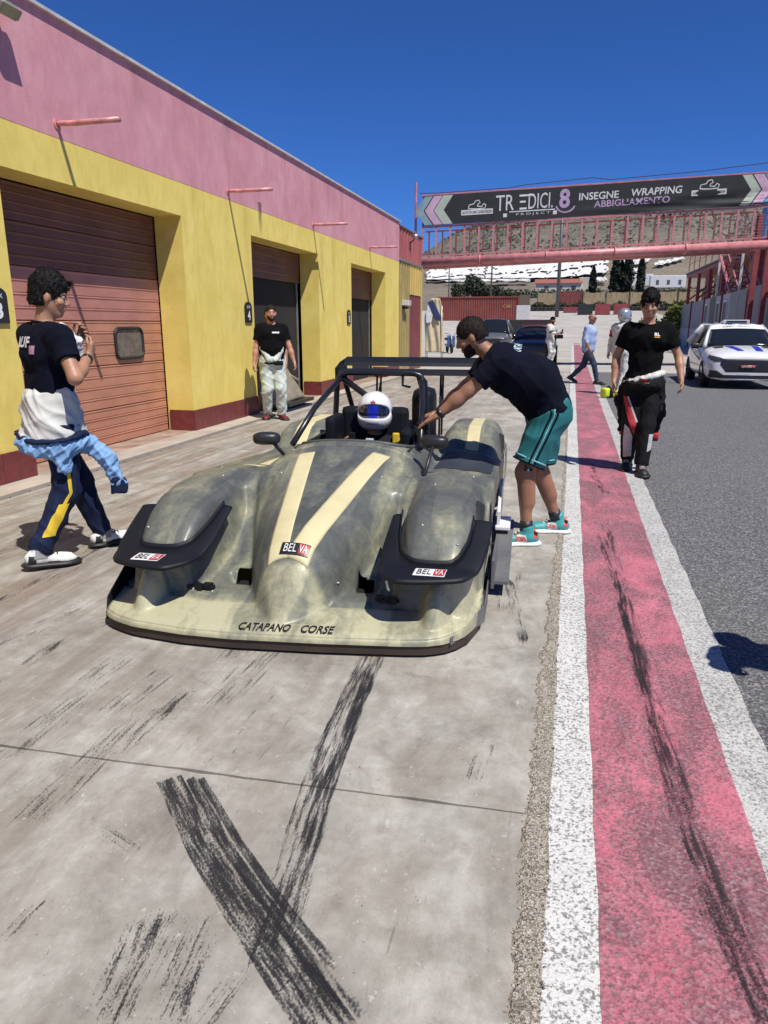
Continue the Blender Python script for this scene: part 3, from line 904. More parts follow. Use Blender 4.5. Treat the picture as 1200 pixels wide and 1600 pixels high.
# dark water stains and drips on the wall
def stain(y, z0, z1, wd, strength):
    n, m = 14, 9; V = []; S = []; UV = []
    for j in range(n):
        for k in range(m):
            a = k / (m - 1) - .5; q = j / (n - 1)
            V.append(gl((WX + 0.0045, y + a * wd * (1 - .4 * q), z1 + (z0 - z1) * q))); S.append(min(1, (0.5 - abs(a)) * 3) * (1 - q ** 1.5) * strength); UV.append((a * wd, q * (z1 - z0)))
    i = np.arange(n * m).reshape(n, m); f = np.stack([i[:-1, :-1], i[:-1, 1:], i[1:, 1:], i[1:, :-1]], -1).reshape(-1, 4)
    o = mk('water_stain', np.array(V), f, STAIN, garage)
    a = o.data.attributes.new('soft', 'FLOAT', 'POINT'); a.data.foreach_set('value', np.array(S, np.float32))
def mat_stain():
    m, nt, b = new_mat('water_stain')
    at = nt.nodes.new('ShaderNodeAttribute'); at.attribute_name = 'soft'
    f = math_n(nt, 'MULTIPLY', at.outputs['Fac'], ramp(nt, noise(nt, coords(nt, (1, 14, 1.2)), 2.2, 6, 0.7), [(0.36, 0), (0.62, 1)]))
    tr = nt.nodes.new('ShaderNodeBsdfTransparent'); mx = nt.nodes.new('ShaderNodeMixShader')
    nt.links.new(f, mx.inputs[0]); nt.links.new(tr.outputs[0], mx.inputs[1]); nt.links.new(b.outputs[0], mx.inputs[2])
    nt.links.new(mx.outputs[0], nt.nodes['Material Output'].inputs['Surface'])
    b.inputs['Base Color'].default_value = (0.10, 0.085, 0.06, 1); b.inputs['Roughness'].default_value = 0.9
    return m
STAIN = mat_stain()
stain(11.85, 2.88, 3.42, 0.22, 1.0)
for k in range(16):
    y = 4.2 + k * 1.12 + random.uniform(-.4, .4); stain(y, 3.45 + random.uniform(-.1, .5), ZT, random.uniform(.1, .45), random.uniform(.08, .20))
for k in range(9):
    y = random.choice([5.6, 9.6, 10.6, 11.2, 14.9, 15.8, 16.7, 20.8, 21.5]) + random.uniform(-.15, .15); stain(y, 1.2, 3.26, random.uniform(.15, .4), random.uniform(.06, .14))

# ================================================================== footbridge with banner over the pit lane
STEELP = M('pink_painted_steel', (0.56, 0.22, 0.225), 0.45, 0.1, 0.22, 5)
STEELR = M('dull_red_steel', (0.27, 0.055, 0.06), 0.5, 0.1, 0.25, 4)
BANNER = M('black_banner_mesh', (0.020, 0.021, 0.022), 0.75, 0, 0.15, 2)
GA = Vector((-5.42, 27.0, 0)); GB = Vector((6.12, 28.0, 0))
GE = (GB - GA); GL = GE.length; GE.normalize()
GN = Vector((GE.y, -GE.x, 0))                     # towards the camera
grz = math.atan2(GE.y, GE.x)
bridge = thing('footbridge', 'pink steel footbridge crossing the pit lane with a long black advertising banner', 'footbridge', GA, grz)
def zl(u, a, b_): return a + (b_ - a) * u / GL
# local frame: x along the bridge, y away from the camera, z up
B().tube([(-0.3, 0, 3.63), (GL + 0.05, 0, 4.07)], 0.15, 18).make('main_pipe', STEELP, bridge, True)
B().tube([(-0.3, 1.3, 3.63), (GL + 0.05, 1.3, 4.07)], 0.15, 18).make('main_pipe', STEELP, bridge, True)
for k in range(1, 5):
    u = GL * k / 5 - 0.25
    B().lathe([(0.152, -0.03), (0.185, -0.03), (0.185, 0.03), (0.152, 0.03)], (u, 0, zl(u, 3.63, 4.07)), 'X', 18).make('pipe_collar', STEELP, bridge, True)
dk = B(); dk.box((GL / 2, 0.65, 0), (GL, 1.1, 0.05)); 
dk.v = [(x, y, z + zl(x, 3.76, 4.2)) for x, y, z in dk.v]
dk.make('deck', STEELR, bridge)
def slope_box(name, y, za, zb, d, mat):
    q = B(); q.box((GL / 2, y, 0), (GL, d[0], d[1])); q.v = [(x, yy_, z + zl(x, za, zb)) for x, yy_, z in q.v]
    return q.make(name, mat, bridge)
slope_box('rail', 0.0, 4.83, 5.27, (0.06, 0.07), STEELP)
slope_box('rail', 0.0, 3.86, 4.30, (0.05, 0.05), STEELP)
slope_box('rail', 1.3, 4.83, 5.27, (0.05, 0.05), STEELR)
slope_box('rail', 0.02, 5.88, 6.31, (0.06, 0.06), STEELP)
npost = 23
for k in range(npost + 1):
    u = GL * k / npost
    q = B(); q.box((u, 0.0, zl(u, 4.36, 4.80)), (0.065, 0.05, 0.93)); q.make('post', STEELP, bridge)
    q = B(); q.box((min(u + 0.12, GL), 1.3, zl(u, 4.36, 4.80)), (0.055, 0.05, 0.93)); q.make('back_post', STEELR, bridge)
wm = B()
for k in range(10):
    z = 0.06 + 0.09 * k
    wm.tube([(0, 0.03, 3.88 + z), (GL, 0.03, 4.32 + z)], 0.0028, 4)
    wm.tube([(0, 1.27, 3.88 + z), (GL, 1.27, 4.32 + z)], 0.0028, 4)
tag(wm.make('wire_mesh', M('grey_wire', (0.35, 0.33, 0.33), 0.5, 0.4), bridge), kind='stuff')
for u in (0.02, GL * 0.26, GL * 0.5, GL * 0.76, GL - 0.03):
    B().box((u, 0.03, zl(u, 5.36, 5.80)), (0.05, 0.05, 1.08)).make('banner_post', STEELP, bridge)
B().tube([(-0.25, 0.15, 3.6), (-0.25, 0.15, 6.35)], 0.045, 8).make('end_post', STEELP, bridge)
cb = [( -0.1, 0, 5.96)]
for a_, b2, h in ((0, 0.26, .02), (.26, .5, .16), (.5, .76, .12), (.76, 1.0, .26)):
    for j in range(1, 6):
        u = GL * (a_ + (b2 - a_) * j / 5)
        cb.append((u, 0.03, zl(u, 5.93, 6.36) + h * (0.4 + 0.6 * j / 5)))
B().tube(cb, 0.014, 5).make('cable', M('dark_cable', (0.06, 0.045, 0.06), 0.6), bridge)
# banner sheet with slack folds at its lower right
xs = np.linspace(0.03, GL - 0.06, 150); ts = np.linspace(0, 1, 22)
XX, TT = np.meshgrid(xs, ts)
def ban_y(X, T):
    r = smooth01((X / GL - 0.3) / 0.7)
    return -0.055 - 0.02 * np.sin(X * 0.9) - r * 0.035 * (np.sin(T * 10 - X * 1.1) * np.exp(-((T - 0.2) / 0.25) ** 2) + 0.5 * np.sin(T * 23 + X * 1.7) * np.exp(-((T - 0.15) / 0.2) ** 2)) - 0.006 * np.sin(X * 6.1) * T
def ban_z(X, T): return 4.87 + (5.85 - 4.87) * T + 0.44 * X / GL
v = np.stack([XX, ban_y(XX, TT), ban_z(XX, TT)], -1).reshape(-1, 3)
i = np.arange(XX.size).reshape(XX.shape)
f = np.stack([i[:-1, :-1], i[:-1, 1:], i[1:, 1:], i[1:, :-1]], -1).reshape(-1, 4)
v2 = v + np.array([0, 0.012, 0])
ban = mk('banner', np.r_[v, v2], np.r_[f, f[:, ::-1] + len(v)], BANNER, bridge, True)
bb_ = bvh_of(ban)
def ban_put(name, v2d, f2, u, t, mat, off=0.004):
    """flat print on the banner, u = metres along, t = height fraction; follows the banner's slope and folds"""
    out = []
    sl = 0.44 / GL
    for x, y in v2d:
        X = u + x; Z = 4.87 + 0.98 * t + y
        T = min(max(t + y / 0.98, 0), 1)
        out.append((X, float(ban_y(np.array(X), np.array(T))) - off, Z + sl * X))
    return mk(name, out, f2, mat, ban)
def ban_text(s, u, t, w_, h, mat, **kw):
    vv, ff = text_geo(s, w_, h, **kw); return ban_put('lettering', vv, ff, u, t, mat)
WPR = M('white_banner_print', (0.62, 0.62, 0.60), 0.7)
LIL = M('lilac_banner_print', (0.42, 0.30, 0.46), 0.7)
SAGE = M('sage_banner_print', (0.42, 0.47, 0.38), 0.7, 0, 0.1)
PKP = M('rose_banner_print', (0.55, 0.36, 0.47), 0.7, 0, 0.1)
TEALP = M('teal_banner_print', (0.25, 0.36, 0.38), 0.7, 0, 0.15)
BLUEP = M('blue_banner_print', (0.12, 0.30, 0.50), 0.7, 0, 0.15)
def px2u(px): return (px - 662) / (1196 - 662) * GL
def rect(w_, h): return [(-w_ / 2, -h / 2), (w_ / 2, -h / 2), (w_ / 2, h / 2), (-w_ / 2, h / 2)], [(0, 1, 2, 3)]
# main name: plain capitals with the open-stroke E built from bars
ban_text('TR', px2u(795), 0.60, 0.62, 0.50, WPR)
for y, x0, w_ in ((0.20, -0.12, 0.5), (0.0, -0.10, 0.20), (-0.22, -0.10, 0.24)):
    vv, ff = rect(w_, 0.06); ban_put('lettering', [(a + x0 + w_ / 2, b_ + y) for a, b_ in vv], ff, px2u(823), 0.60, WPR)
ban_text('DICI.', px2u(851), 0.60, 0.82, 0.50, WPR)
vv, ff = text_geo('8', 0.36, 0.62, bold=0.03)
e8 = ban_put('lettering', vv, ff, px2u(888), 0.62, LIL)
arc = [(0.30 * math.cos(a), 0.26 * math.sin(a)) for a in np.linspace(rad(195), rad(340), 14)]
arc2 = [(0.35 * math.cos(a), 0.31 * math.sin(a)) for a in np.linspace(rad(195), rad(340), 14)]
ban_put('lettering', arc + arc2, [(k, k + 1, k + 15, k + 14) for k in range(13)], px2u(890), 0.46, LIL)
vv, ff = rect(1.55, 0.035); ban_put('lettering', vv, ff, px2u(838), 0.29, WPR)
ban_text('P R O J E C T', px2u(840), 0.185, 1.15, 0.095, WPR)
for px in (796, 874):
    vv, ff = rect(0.13, 0.12); ban_put('lettering', vv, ff, px2u(px), 0.185, WPR)
ban_text('INSEGNE', px2u(940), 0.64, 1.30, 0.235, WPR, bold=0.015)
ban_text('WRAPPING', px2u(1026), 0.66, 1.62, 0.235, WPR, bold=0.015, shear=0.1)
ban_text('ABBIGLIAMENTO', px2u(990), 0.37, 2.45, 0.215, LIL, bold=0.015)
# circuit outline emblem over a white name bar, left and right
loop = [(-0.30, -0.10), (-0.28, 0.02), (-0.12, 0.05), (-0.06, 0.14), (0.05, 0.16), (0.10, 0.08), (0.02, 0.03), (0.0, -0.03), (0.16, -0.05), (0.22, 0.04), (0.30, 0.0), (0.27, -0.11), (0.0, -0.12), (-0.30, -0.10)]
for px, t_ in ((751, 0.47), (1103, 0.62)):
    lv = []; lf = []
    for q in range(len(loop)):
        p0 = Vector(loop[max(q - 1, 0)]); p1 = Vector(loop[min(q + 1, len(loop) - 1)])
        d = (p1 - p0).normalized(); n = Vector((-d.y, d.x)) * 0.016; c = Vector(loop[q])
        lv += [tuple(c + n), tuple(c - n)]
        if q: lf.append((2 * q - 2, 2 * q - 1, 2 * q + 1, 2 * q))
    ban_put('emblem', [(x, y + 0.11) for x, y in lv], lf, px2u(px), t_, WPR)
    vv, ff = rect(1.10, 0.17); ban_put('lettering_bar', [(x, y - 0.11) for x, y in vv], ff, px2u(px), t_, WPR)
    vv, ff = text_geo('AUTODROMO CONCORDIA', 1.02, 0.085, bold=0.01)
    ban_put('lettering', [(x, y - 0.11) for x, y in vv], ff, px2u(px), t_, BANNER, 0.008)
# chevrons at the two ends
def chevron(u, wdt, mat, sgn):
    for t0, t1 in ((0.02, 0.5), (0.5, 0.98)):
        n = 6; vv = []
        for j in range(n + 1):
            t = t0 + (t1 - t0) * j / n
            o = 0.34 * (1 - abs(t - 0.5) / 0.5) * sgn
            y = (t - 0.5) * 0.98
            vv += [(-o, y), (-o + wdt, y)]
        ban_put('chevron', vv, [(2 * j, 2 * j + 1, 2 * j + 3, 2 * j + 2) for j in range(n)], u, 0.5, mat)
chevron(px2u(667), 0.28, TEALP, 1); chevron(px2u(682), 0.30, PKP, 1); chevron(px2u(697), 0.34, SAGE, 1)
# left chevrons point left, right ones point right
chevron(px2u(1148) , 0.30, SAGE, -1); chevron(px2u(1164), 0.32, PKP, -1); chevron(px2u(1180), 0.30, BLUEP, -1)
# supporting frame at the right-hand end
for dx in (0.1, 1.35):
    for dy in (0, 1.3):
        B().box((GL + dx, dy, 2.6 if dy == 0 else 2.6), (0.16, 0.16, 5.2)).make('column', STEELR, bridge)
fr = B()
for z in (1.2, 2.4, 3.5):
    fr.tube([(GL + 0.1, 0, z), (GL + 1.35, 0, z + 0.9)], 0.035, 6); fr.box((GL + 0.72, 0, z), (1.1, 0.06, 0.06))
fr.make('bracing', STEELR, bridge)

# ================================================================== pit wall and red steel stand on the right
PANELG = M('grey_wall_panel', (0.27, 0.265, 0.27), 0.8, 0, 0.15, 1.2)
PANELW = M('white_wall_panel', (0.42, 0.41, 0.42), 0.8, 0, 0.10, 1.2)
PANELD = M('dark_green_panel', (0.10, 0.105, 0.085), 0.7, 0, 0.2, 2)
pw0 = Vector((6.35, 25.0, 0)); pw1 = Vector((8.05, 61.0, 0))
pe = (pw1 - pw0); PL = pe.length; pe.normalize()
pwall = thing('pit_wall', 'grey panelled wall on the far side of the lane behind the white hatchback', 'wall', pw0, math.atan2(pe.y, pe.x))
n = 15
for k in range(n):
    a = PL * k / n; e = PL * (k + 1) / n
    m_ = PANELG if k < 4 else (PANELW if k in (5, 6, 8) else (PANELD if k == 7 else PANELG))
    B().box(((a + e) / 2, 0, 0.62), (e - a - 0.03, 0.16, 1.24)).make('base_panel', PANELW if k > 6 else PANELG, pwall)
    B().box(((a + e) / 2, 0.02, 2.07), (e - a - 0.05, 0.08, 1.62)).make('upper_panel', m_, pwall)
    if k in (5, 6, 8):
        fr = B()
        c = (a + e) / 2
        for z in (1.55, 2.55): fr.box((c, 0.085, z), (1.3, 0.05, 0.10))
        for x in (-0.65, 0.65): fr.box((c + x, 0.085, 2.05), (0.10, 0.05, 1.0))
        fr.make('window_frame', M('pale_frame', (0.6, 0.6, 0.6), 0.6), pwall)
        B().box((c, 0.07, 2.05), (1.2, 0.03, 0.9)).make('window_pane', PANELD, pwall)
    if k % 3 == 0:
        B().box((a, 0.05, 1.5), (0.14, 0.2, 3.0)).make('post', STEELR, pwall)
stand = thing('steel_stand', 'red steel grandstand frame with stairs behind the pit wall', 'stand', (8.6, 26.0, 0))
fl = B(); fl.box((1.6, 17, 4.95), (4.2, 36, 0.22)); fl.make('floor_beam', STEELR, stand)
B().box((-0.52, 17, 5.12), (0.12, 36, 0.10)).make('edge_rail', M('dark_rail', (0.09, 0.07, 0.07), 0.6), stand)
for k in range(9):
    y = -0.8 + k * 4.4
    B().box((-0.35, y, 2.45), (0.20, 0.20, 4.85)).make('column', STEELR, stand)
    B().box((3.3, y, 3.3), (0.20, 0.20, 6.6)).make('column', STEELR, stand)
    B().tube([(-0.35, y, 3.2), (1.6, y, 4.8)], 0.06, 6).make('brace', STEELR, stand)
for k in range(20):
    y = -0.6 + k * 1.85
    B().box((0.9, y, 3.9), (0.06, 1.4 if k % 3 else 0.7, 1.9)).make('infill_panel', [STEELR, M('rust_panel', (0.22, 0.09, 0.06), 0.7), M('tan_panel', (0.36, 0.25, 0.16), 0.8)][k % 3], stand)
for k in range(16):
    y = -0.6 + k * 2.35
    B().box((-0.42, y, 5.75), (0.05, 0.05, 1.15)).make('rail_post', STEELR, stand)
B().tube([(-0.42, -1, 6.3), (-0.42, 35, 6.3)], 0.03, 6).make('hand_rail', STEELR, stand)
B().tube([(-0.42, -1, 5.8), (-0.42, 35, 5.8)], 0.02, 6).make('hand_rail', STEELR, stand)
B().box((-0.4, 12.5, 5.9), (0.06, 0.9, 1.5)).make('blue_board', M('blue_board', (0.06, 0.17, 0.42), 0.6), stand)
sa, sb_ = 11.0, 16.5
for k in range(13):
    t_ = k / 12
    B().box((-0.95, sa + (sb_ - sa) * t_, 2.0 + 2.9 * t_), (0.9, 0.30, 0.05)).make('stair_tread', STEELR, stand)
for x in (-1.42, -0.48):
    B().tube([(x, sa, 1.95), (x, sb_, 4.9)], 0.07, 6).make('stair_stringer', STEELP, stand)
    B().tube([(x, sa, 3.0), (x, sb_, 5.9)], 0.03, 6).make('hand_rail', STEELP, stand)
for y in (sa, sb_):
    B().box((-1.42, y, 3.2), (0.10, 0.10, 3.6)).make('stair_post', PALEMETAL, stand)

# ================================================================== far objects
def tz(x, y): return float(terrain(np.array(x), np.array(y)))
CONT = M('oxide_red_container', (0.23, 0.058, 0.045), 0.6, 0, 0.2, 0.8)
cx0, cx1, cy = -16.9, -6.6, 95.0
t = thing('shipping_container', 'long rust red corrugated shipping container behind the parked vehicles', 'container', ((cx0 + cx1) / 2, cy, tz(-12, 95)))
Lc = cx1 - cx0
cv = B(); npf = 34; prof = []
for k in range(npf):
    x = -Lc / 2 + 0.2 + (Lc - 0.4) * k / npf; p = (Lc - 0.4) / npf
    prof += [(x, 0.0), (x + p * .35, 0.0), (x + p * .5, 0.06), (x + p * .85, 0.06)]
V = []; F = []
for k, (x, y) in enumerate(prof):
    V += [(x, y, 0.15), (x, y, 2.8)]
    if k: F.append((2 * k - 2, 2 * k, 2 * k + 1, 2 * k - 1))
mk('corrugated_wall', V, F, CONT, t)
fr = B()
for z in (0.08, 2.87): fr.box((0, 0, z), (Lc, 0.14, 0.16))
for x in (-Lc / 2 + .1, Lc / 2 - .1): fr.box((x, 0, 1.48), (0.2, 0.16, 2.7))
fr.make('frame', CONT, t)
bx = B(); bx.box((0, 1.25, 1.45), (Lc - 0.05, 2.3, 2.8)); bx.make('body', CONT, t)
put_text('lettering', 'CAI', (3.6, -0.012, 1.75), (1, 0, 0), (0, 0, 1), 0.9, 0.4, M('ochre_print', (0.5, 0.32, 0.12), 0.7), t)

t = thing('white_block', 'small white concrete block at the right end of the red container', 'block', (-5.75, 90.0, tz(-5, 90)))
B().box((0, 0, 1.0), (1.5, 2.0, 2.0), 0, 0.04).make('block', PALEMETAL, t)
B().box((0.0, 1.6, 2.6), (1.2, 0.9, 1.3), 0, 0.04).make('cap', M('brown_wood', (0.12, 0.09, 0.06), 0.8), t)

FENCE = M('tan_fence_board', (0.40, 0.30, 0.17), 0.85, 0, 0.18, 0.6)
t = thing('board_fence', 'long tan board fence behind the tyre barrier', 'fence', (-3.0, 150.0, tz(0, 150)))
for k in range(44):
    x = -3.5 + k * 0.98
    B().box((x, 0, 1.35), (0.93, 0.06, 2.5 + 0.12 * math.sin(k * 2.3))).make('fence_board', FENCE, t)
for k in range(11):
    B().box((-4 + k * 4.3, -0.1, 1.5), (0.14, 0.14, 3.1)).make('fence_post', M('dark_wood', (0.09, 0.08, 0.06), 0.85), t)
t = thing('maroon_gate', 'maroon panelled gate set in the tan board fence', 'gate', (-0.8, 148.5, tz(0, 150)))
for k in range(5):
    B().box((-1.7 + k * 0.86, 0, 1.4), (0.83, 0.08, 2.6)).make('gate_panel', CONT, t)
B().box((0, 0, 2.78), (4.5, 0.12, 0.14)).make('rail', CONT, t)
t = thing('tyre_barrier', 'low black tyre barrier across the end of the lane', 'barrier', (-2, 128.0, tz(0, 128)))
TYRE = M('old_tyre', (0.025, 0.024, 0.023), 0.8)
tm = None
for k in range(60):
    x = -8 + k * 0.66
    for j in range(2):
        if tm is None:
            o = B().lathe([(0.16, 0.02), (0.28, 0.0), (0.33, 0.06), (0.33, 0.2), (0.28, 0.26), (0.16, 0.24), (0.16, 0.02)], (0, 0, 0), 'Z', 10).make('tyre', TYRE, t, True); tm = o.data
        else:
            o = link(bpy.data.objects.new('tyre', tm), t)
        o.location = (x + 0.1 * j, 0.1 * math.sin(k * 3), 0.27 * j); o.scale = (1.25, 1.25, 1.4)
def tyre_stack(x, y, cols, rows, label, mat):
    t = thing('tyre_stack', label, 'tyre stack', (x, y, tz(x, y)), 0, 'tyre stacks on the run-off')
    for c in range(cols):
        for r in range(rows):
            o = link(bpy.data.objects.new('tyre', tm), t); o.location = (c * 0.7, 0.05 * ((c + r) % 2), r * 0.3); o.scale = (1.05, 1.05, 1.15)
    B().box(((cols - 1) * 0.35, -0.42, rows * 0.15), (cols * 0.7, 0.03, rows * 0.28)).make('belt', mat, t)
tyre_stack(0.9, 112, 3, 5, 'black tyre stack left of the bald man in the pale blue shirt', M('black_belt', (0.018, 0.02, 0.02), 0.7))
tyre_stack(3.3, 112, 3, 5, 'maroon belted tyre stack just right of the bald head', STEELR)
tyre_stack(5.9, 113, 3, 5, 'maroon belted tyre stack partly hidden by the silver helmet', STEELR)
tyre_stack(-1.2, 120, 3, 3, 'low maroon belted tyre stack in front of the barrier', STEELR)

# farmhouse
t = thing('farmhouse', 'low white farmhouse with a red tiled roof below the hillside', 'house', (-5.9, 285.0, tz(-5, 285)))
HW = M('whitewash', (0.62, 0.59, 0.54), 0.9)
B().box((0, 0, 1.9), (16, 7, 3.8)).make('wall', HW, t)
B().box((9.0, 1, 2.9), (3.4, 6, 5.8)).make('tower', M('cream_plaster', (0.58, 0.50, 0.40), 0.9), t)
B().prism([(-8.6, -4.0, 3.75), (8.3, -4.0, 3.75), (8.3, 0, 5.3), (-8.6, 0, 5.3)], (0, 0, 0), (0, 0.01, 0.25)).make('roof', M('red_roof_tiles', (0.28, 0.10, 0.07), 0.9), t)
for x in (-4.2, 0.6, 5.4):
    B().box((x, -3.48, 2.3), (1.6, 0.1, 1.3)).make('window', PANELD, t)
B().box((2.5, -3.5, 0.5), (8, 0.12, 1.0)).make('base_band', PANELG, t)
t = thing('greenhouse', 'long white greenhouse to the right of the cypress trees', 'greenhouse', (33.2, 300.0, tz(0, 300)))
B().box((0, 0, 3.4), (12.5, 4, 4.4), 0, 0.2).make('cover', M('white_plastic_sheet', (0.70, 0.70, 0.70), 0.6), t)
for x in (-3.6, 0.2, 4.2): B().box((x, -2.03, 3.2), (1.0, 0.1, 1.6)).make('window', PANELD, t)
t = thing('greenhouse', 'small white greenhouse between the dark cypress trees', 'greenhouse', (24.0, 306.0, tz(0, 306)))
B().box((0, 0, 3.8), (9, 4, 4.4), 0, 0.2).make('cover', MATS['white_plastic_sheet'], t)
B().box((1.0, -2.03, 3.2), (1.4, 0.1, 1.6)).make('window', PANELD, t)

# white crop covers draped over the lower slope
COVER = M('white_crop_netting', (0.66, 0.65, 0.63), 0.8, 0, 0.10, 0.05)
def cover(q, label):
    """a sheet draped over the slope between four corners: near left, near right, far right, far left"""
    n = 30; V = []
    for j in range(n):
        for k in range(n):
            a = k / (n - 1); b_ = j / (n - 1)
            p = [(q[0][i] * (1 - a) + q[1][i] * a) * (1 - b_) + (q[3][i] * (1 - a) + q[2][i] * a) * b_ for i in (0, 1)]
            x = p[0] + 0.8 * math.sin(b_ * 31 + a * 5); y = p[1] + 3.0 * math.sin(a * 23 + b_ * 4)
            V.append((x, y, tz(x, y) + 2.2 + 0.35 * math.sin(b_ * 60)))
    i = np.arange(n * n).reshape(n, n)
    f = np.stack([i[:-1, :-1], i[:-1, 1:], i[1:, 1:], i[1:, :-1]], -1)
    V = np.array(V); gap = (np.arange(n - 1) % 7 == 6)[:, None] & (rng.random((n - 1, n - 1)) < .75) | (rng.random((n - 1, n - 1)) < .05)
    o = mk('crop_cover', V, f[~gap].reshape(-1, 4), COVER, None, True)
    tag(o, label, 'crop cover', 'white crop covers on the slope')
cover([(-76, 392), (-47, 400), (-58, 498), (-89, 459)], 'white crop cover above the container, leftmost on the slope')
cover([(-46, 398), (-15, 391), (-10, 573), (-57, 502)], 'broad white crop cover above the farmhouse roof')
cover([(-14.4, 391), (16, 423), (26, 700), (-9.4, 573)], 'broad white crop cover behind the tall cypress cluster')
cover([(22, 451), (39, 488), (47, 524), (28, 513)], 'white crop cover strip just right of the cypress cluster')
cover([(23, 418), (34, 424), (37, 446), (24, 440)], 'short low white crop cover beside the slim cypress')
cover([(44, 463), (65, 514), (67, 532), (47, 489)], 'narrow white crop cover strip highest on the right of the slope')
cover([(1.5, 350), (13, 348), (14, 385), (2, 380)], 'small low white crop cover between farmhouse and cypress cluster')
cover([(-61, 364), (-21, 356), (-22, 376), (-63, 374)], 'long thin white crop cover just above the dark broad trees')

# lamp posts
def mast(x, y, h, r, label, head=True):
    t = thing('lamp_mast', label, 'lamp post', (x, y, tz(x, y)), 0, 'masts beyond the pit lane')
    B().tube([(0, 0, 0), (0, 0, h)], [r, r * 0.65], 10).make('pole', M('dark_galvanised', (0.12, 0.125, 0.13), 0.5, 0.4), t, True)
    if head: B().box((0, -0.1, h), (0.9, 0.35, 0.3), 0, 0.05).make('lamp_head', METAL, t)
    return t
mast(-2.2, 105, 16.0, 0.27, 'thick grey mast standing in front of the farmhouse')
mast(-12.3, 115, 14.5, 0.13, 'thin mast rising behind the red container')
mast(-19.6, 120, 9.6, 0.12, 'short lamp mast at the left of the trees behind the container')

# trees
def mat_leaf(name, c1, c2):
    m, nt, b = new_mat(name)
    oi = nt.nodes.new('ShaderNodeNewGeometry')
    c = ramp(nt, oi.outputs['Random Per Island'], [(0.0, c1), (1.0, c2)])
    nt.links.new(c, b.inputs['Base Color']); b.inputs['Roughness'].default_value = 0.7
    return m
LEAF_C = mat_leaf('cypress_leaf', (0.012, 0.018, 0.010), (0.035, 0.048, 0.026))
LEAF_T = mat_leaf('dark_tree_leaf', (0.02, 0.03, 0.015), (0.06, 0.075, 0.035))
LEAF_B = mat_leaf('bush_leaf', (0.05, 0.075, 0.015), (0.17, 0.18, 0.03))
BARK = M('bark', (0.10, 0.075, 0.055), 0.9)
def leaves(name, pts, size, mat, parent):
    n = len(pts)
    d1 = rng.normal(size=(n, 3)); d1 /= np.linalg.norm(d1, axis=1)[:, None]
    d2 = rng.normal(size=(n, 3)); d2 -= d1 * (d1 * d2).sum(1)[:, None]; d2 /= np.linalg.norm(d2, axis=1)[:, None]
    s = size * rng.uniform(0.6, 1.4, (n, 1))
    v = np.stack([pts - d1 * s, pts + d2 * s * .55, pts + d1 * s, pts - d2 * s * .55], 1).reshape(-1, 3)
    return mk(name, v, np.arange(n * 4).reshape(n, 4), mat, parent)
def tree(x, y, h, r, kind, label, group, n=1600):
    z = tz(x, y)
    t = thing('cypress_tree' if kind == 'c' else ('bush' if kind == 'b' else 'tree'), label, 'tree' if kind != 'b' else 'bush', (x, y, z), 0, group)
    if kind == 'c':
        u = rng.random(n) ** 0.8; a = rng.random(n) * 6.283
        rr = r * np.interp(u, [0, .12, .45, .8, 1], [.55, .95, 1, .6, .05]) * (0.65 + 0.35 * rng.random(n)) * (1 + .18 * np.sin(a * 3 + u * 20))
        pts = np.stack([rr * np.cos(a), rr * np.sin(a), 0.3 + u * (h - 0.3)], 1)
        B().tube([(0, 0, 0), (0, 0, h * .8)], [0.25, 0.05], 8).make('trunk', BARK, t)
        B().lathe([(0.02, 0.4)] + [(r * .62 * np.interp(q, [0, .12, .45, .8, 1], [.55, .95, 1, .6, .05]), 0.4 + q * (h - .8)) for q in np.linspace(0, 1, 10)], (0, 0, 0), 'Z', 10).make('crown_core', LEAF_C, t)
        leaves('crown', pts, h * 0.045, LEAF_C, t)
    else:
        nb = 9 if kind == 't' else 12
        cs = []; br = B()
        for k in range(nb):
            a = rng.random() * 6.283; rr = r * 0.75 * math.sqrt(rng.random())
            c = np.array([rr * math.cos(a), rr * math.sin(a), h * (rng.uniform(.35, .82) if kind == 't' else rng.uniform(.2, .75))]); cs.append(c)
            br.tube([(0, 0, h * .1), tuple(c * [.4, .4, .7]), tuple(c)], [h * .03, h * .018, h * .006], 6)
        br.tube([(0, 0, -.2), (0, 0, h * .4)], [h * .045, h * .025], 8)
        br.make('trunk', BARK, t)
        pts = []
        for c in cs:
            q = rng.normal(size=(n // nb, 3)); q /= np.linalg.norm(q, axis=1)[:, None]
            q *= (rng.random((n // nb, 1)) ** .45) * np.array([r * .48, r * .48, h * .22])
            pts.append(c + q)
        leaves('crown', np.concatenate(pts), h * (0.045 if kind == 't' else 0.05), LEAF_T if kind == 't' else LEAF_B, t)
gc = 'cypress trees below the hillside'
tree(5.2, 240, 9.0, 1.1, 'c', 'lone slim cypress just right of the farmhouse', gc)
tree(11.6, 240, 12.6, 1.45, 'c', 'left cypress of the tall dark cluster', gc)
tree(13.4, 242, 10.6, 1.5, 'c', 'shorter middle cypress of the tall dark cluster', gc)
tree(15.2, 240, 13.4, 1.5, 'c', 'tallest cypress at the right of the dark cluster', gc)
tree(19.0, 240, 11.6, 1.15, 'c', 'slim cypress standing right of the cluster', gc)
gt = 'broad trees behind the container'
tree(-22.6, 150, 4.6, 1.7, 't', 'small dark broad tree leftmost behind the container', gt)
tree(-19.6, 152, 6.4, 2.7, 't', 'largest dark broad tree behind the container', gt, 2400)
tree(-17.1, 152, 4.8, 1.6, 't', 'dark broad tree just right of the largest one', gt)
tree(-15.8, 154, 4.4, 1.3, 't', 'small round dark tree near the thin mast', gt)
tree(-13.6, 154, 4.0, 2.0, 't', 'low spreading dark tree nearest the farmhouse', gt)
gb = 'bushes at the end of the pit wall'
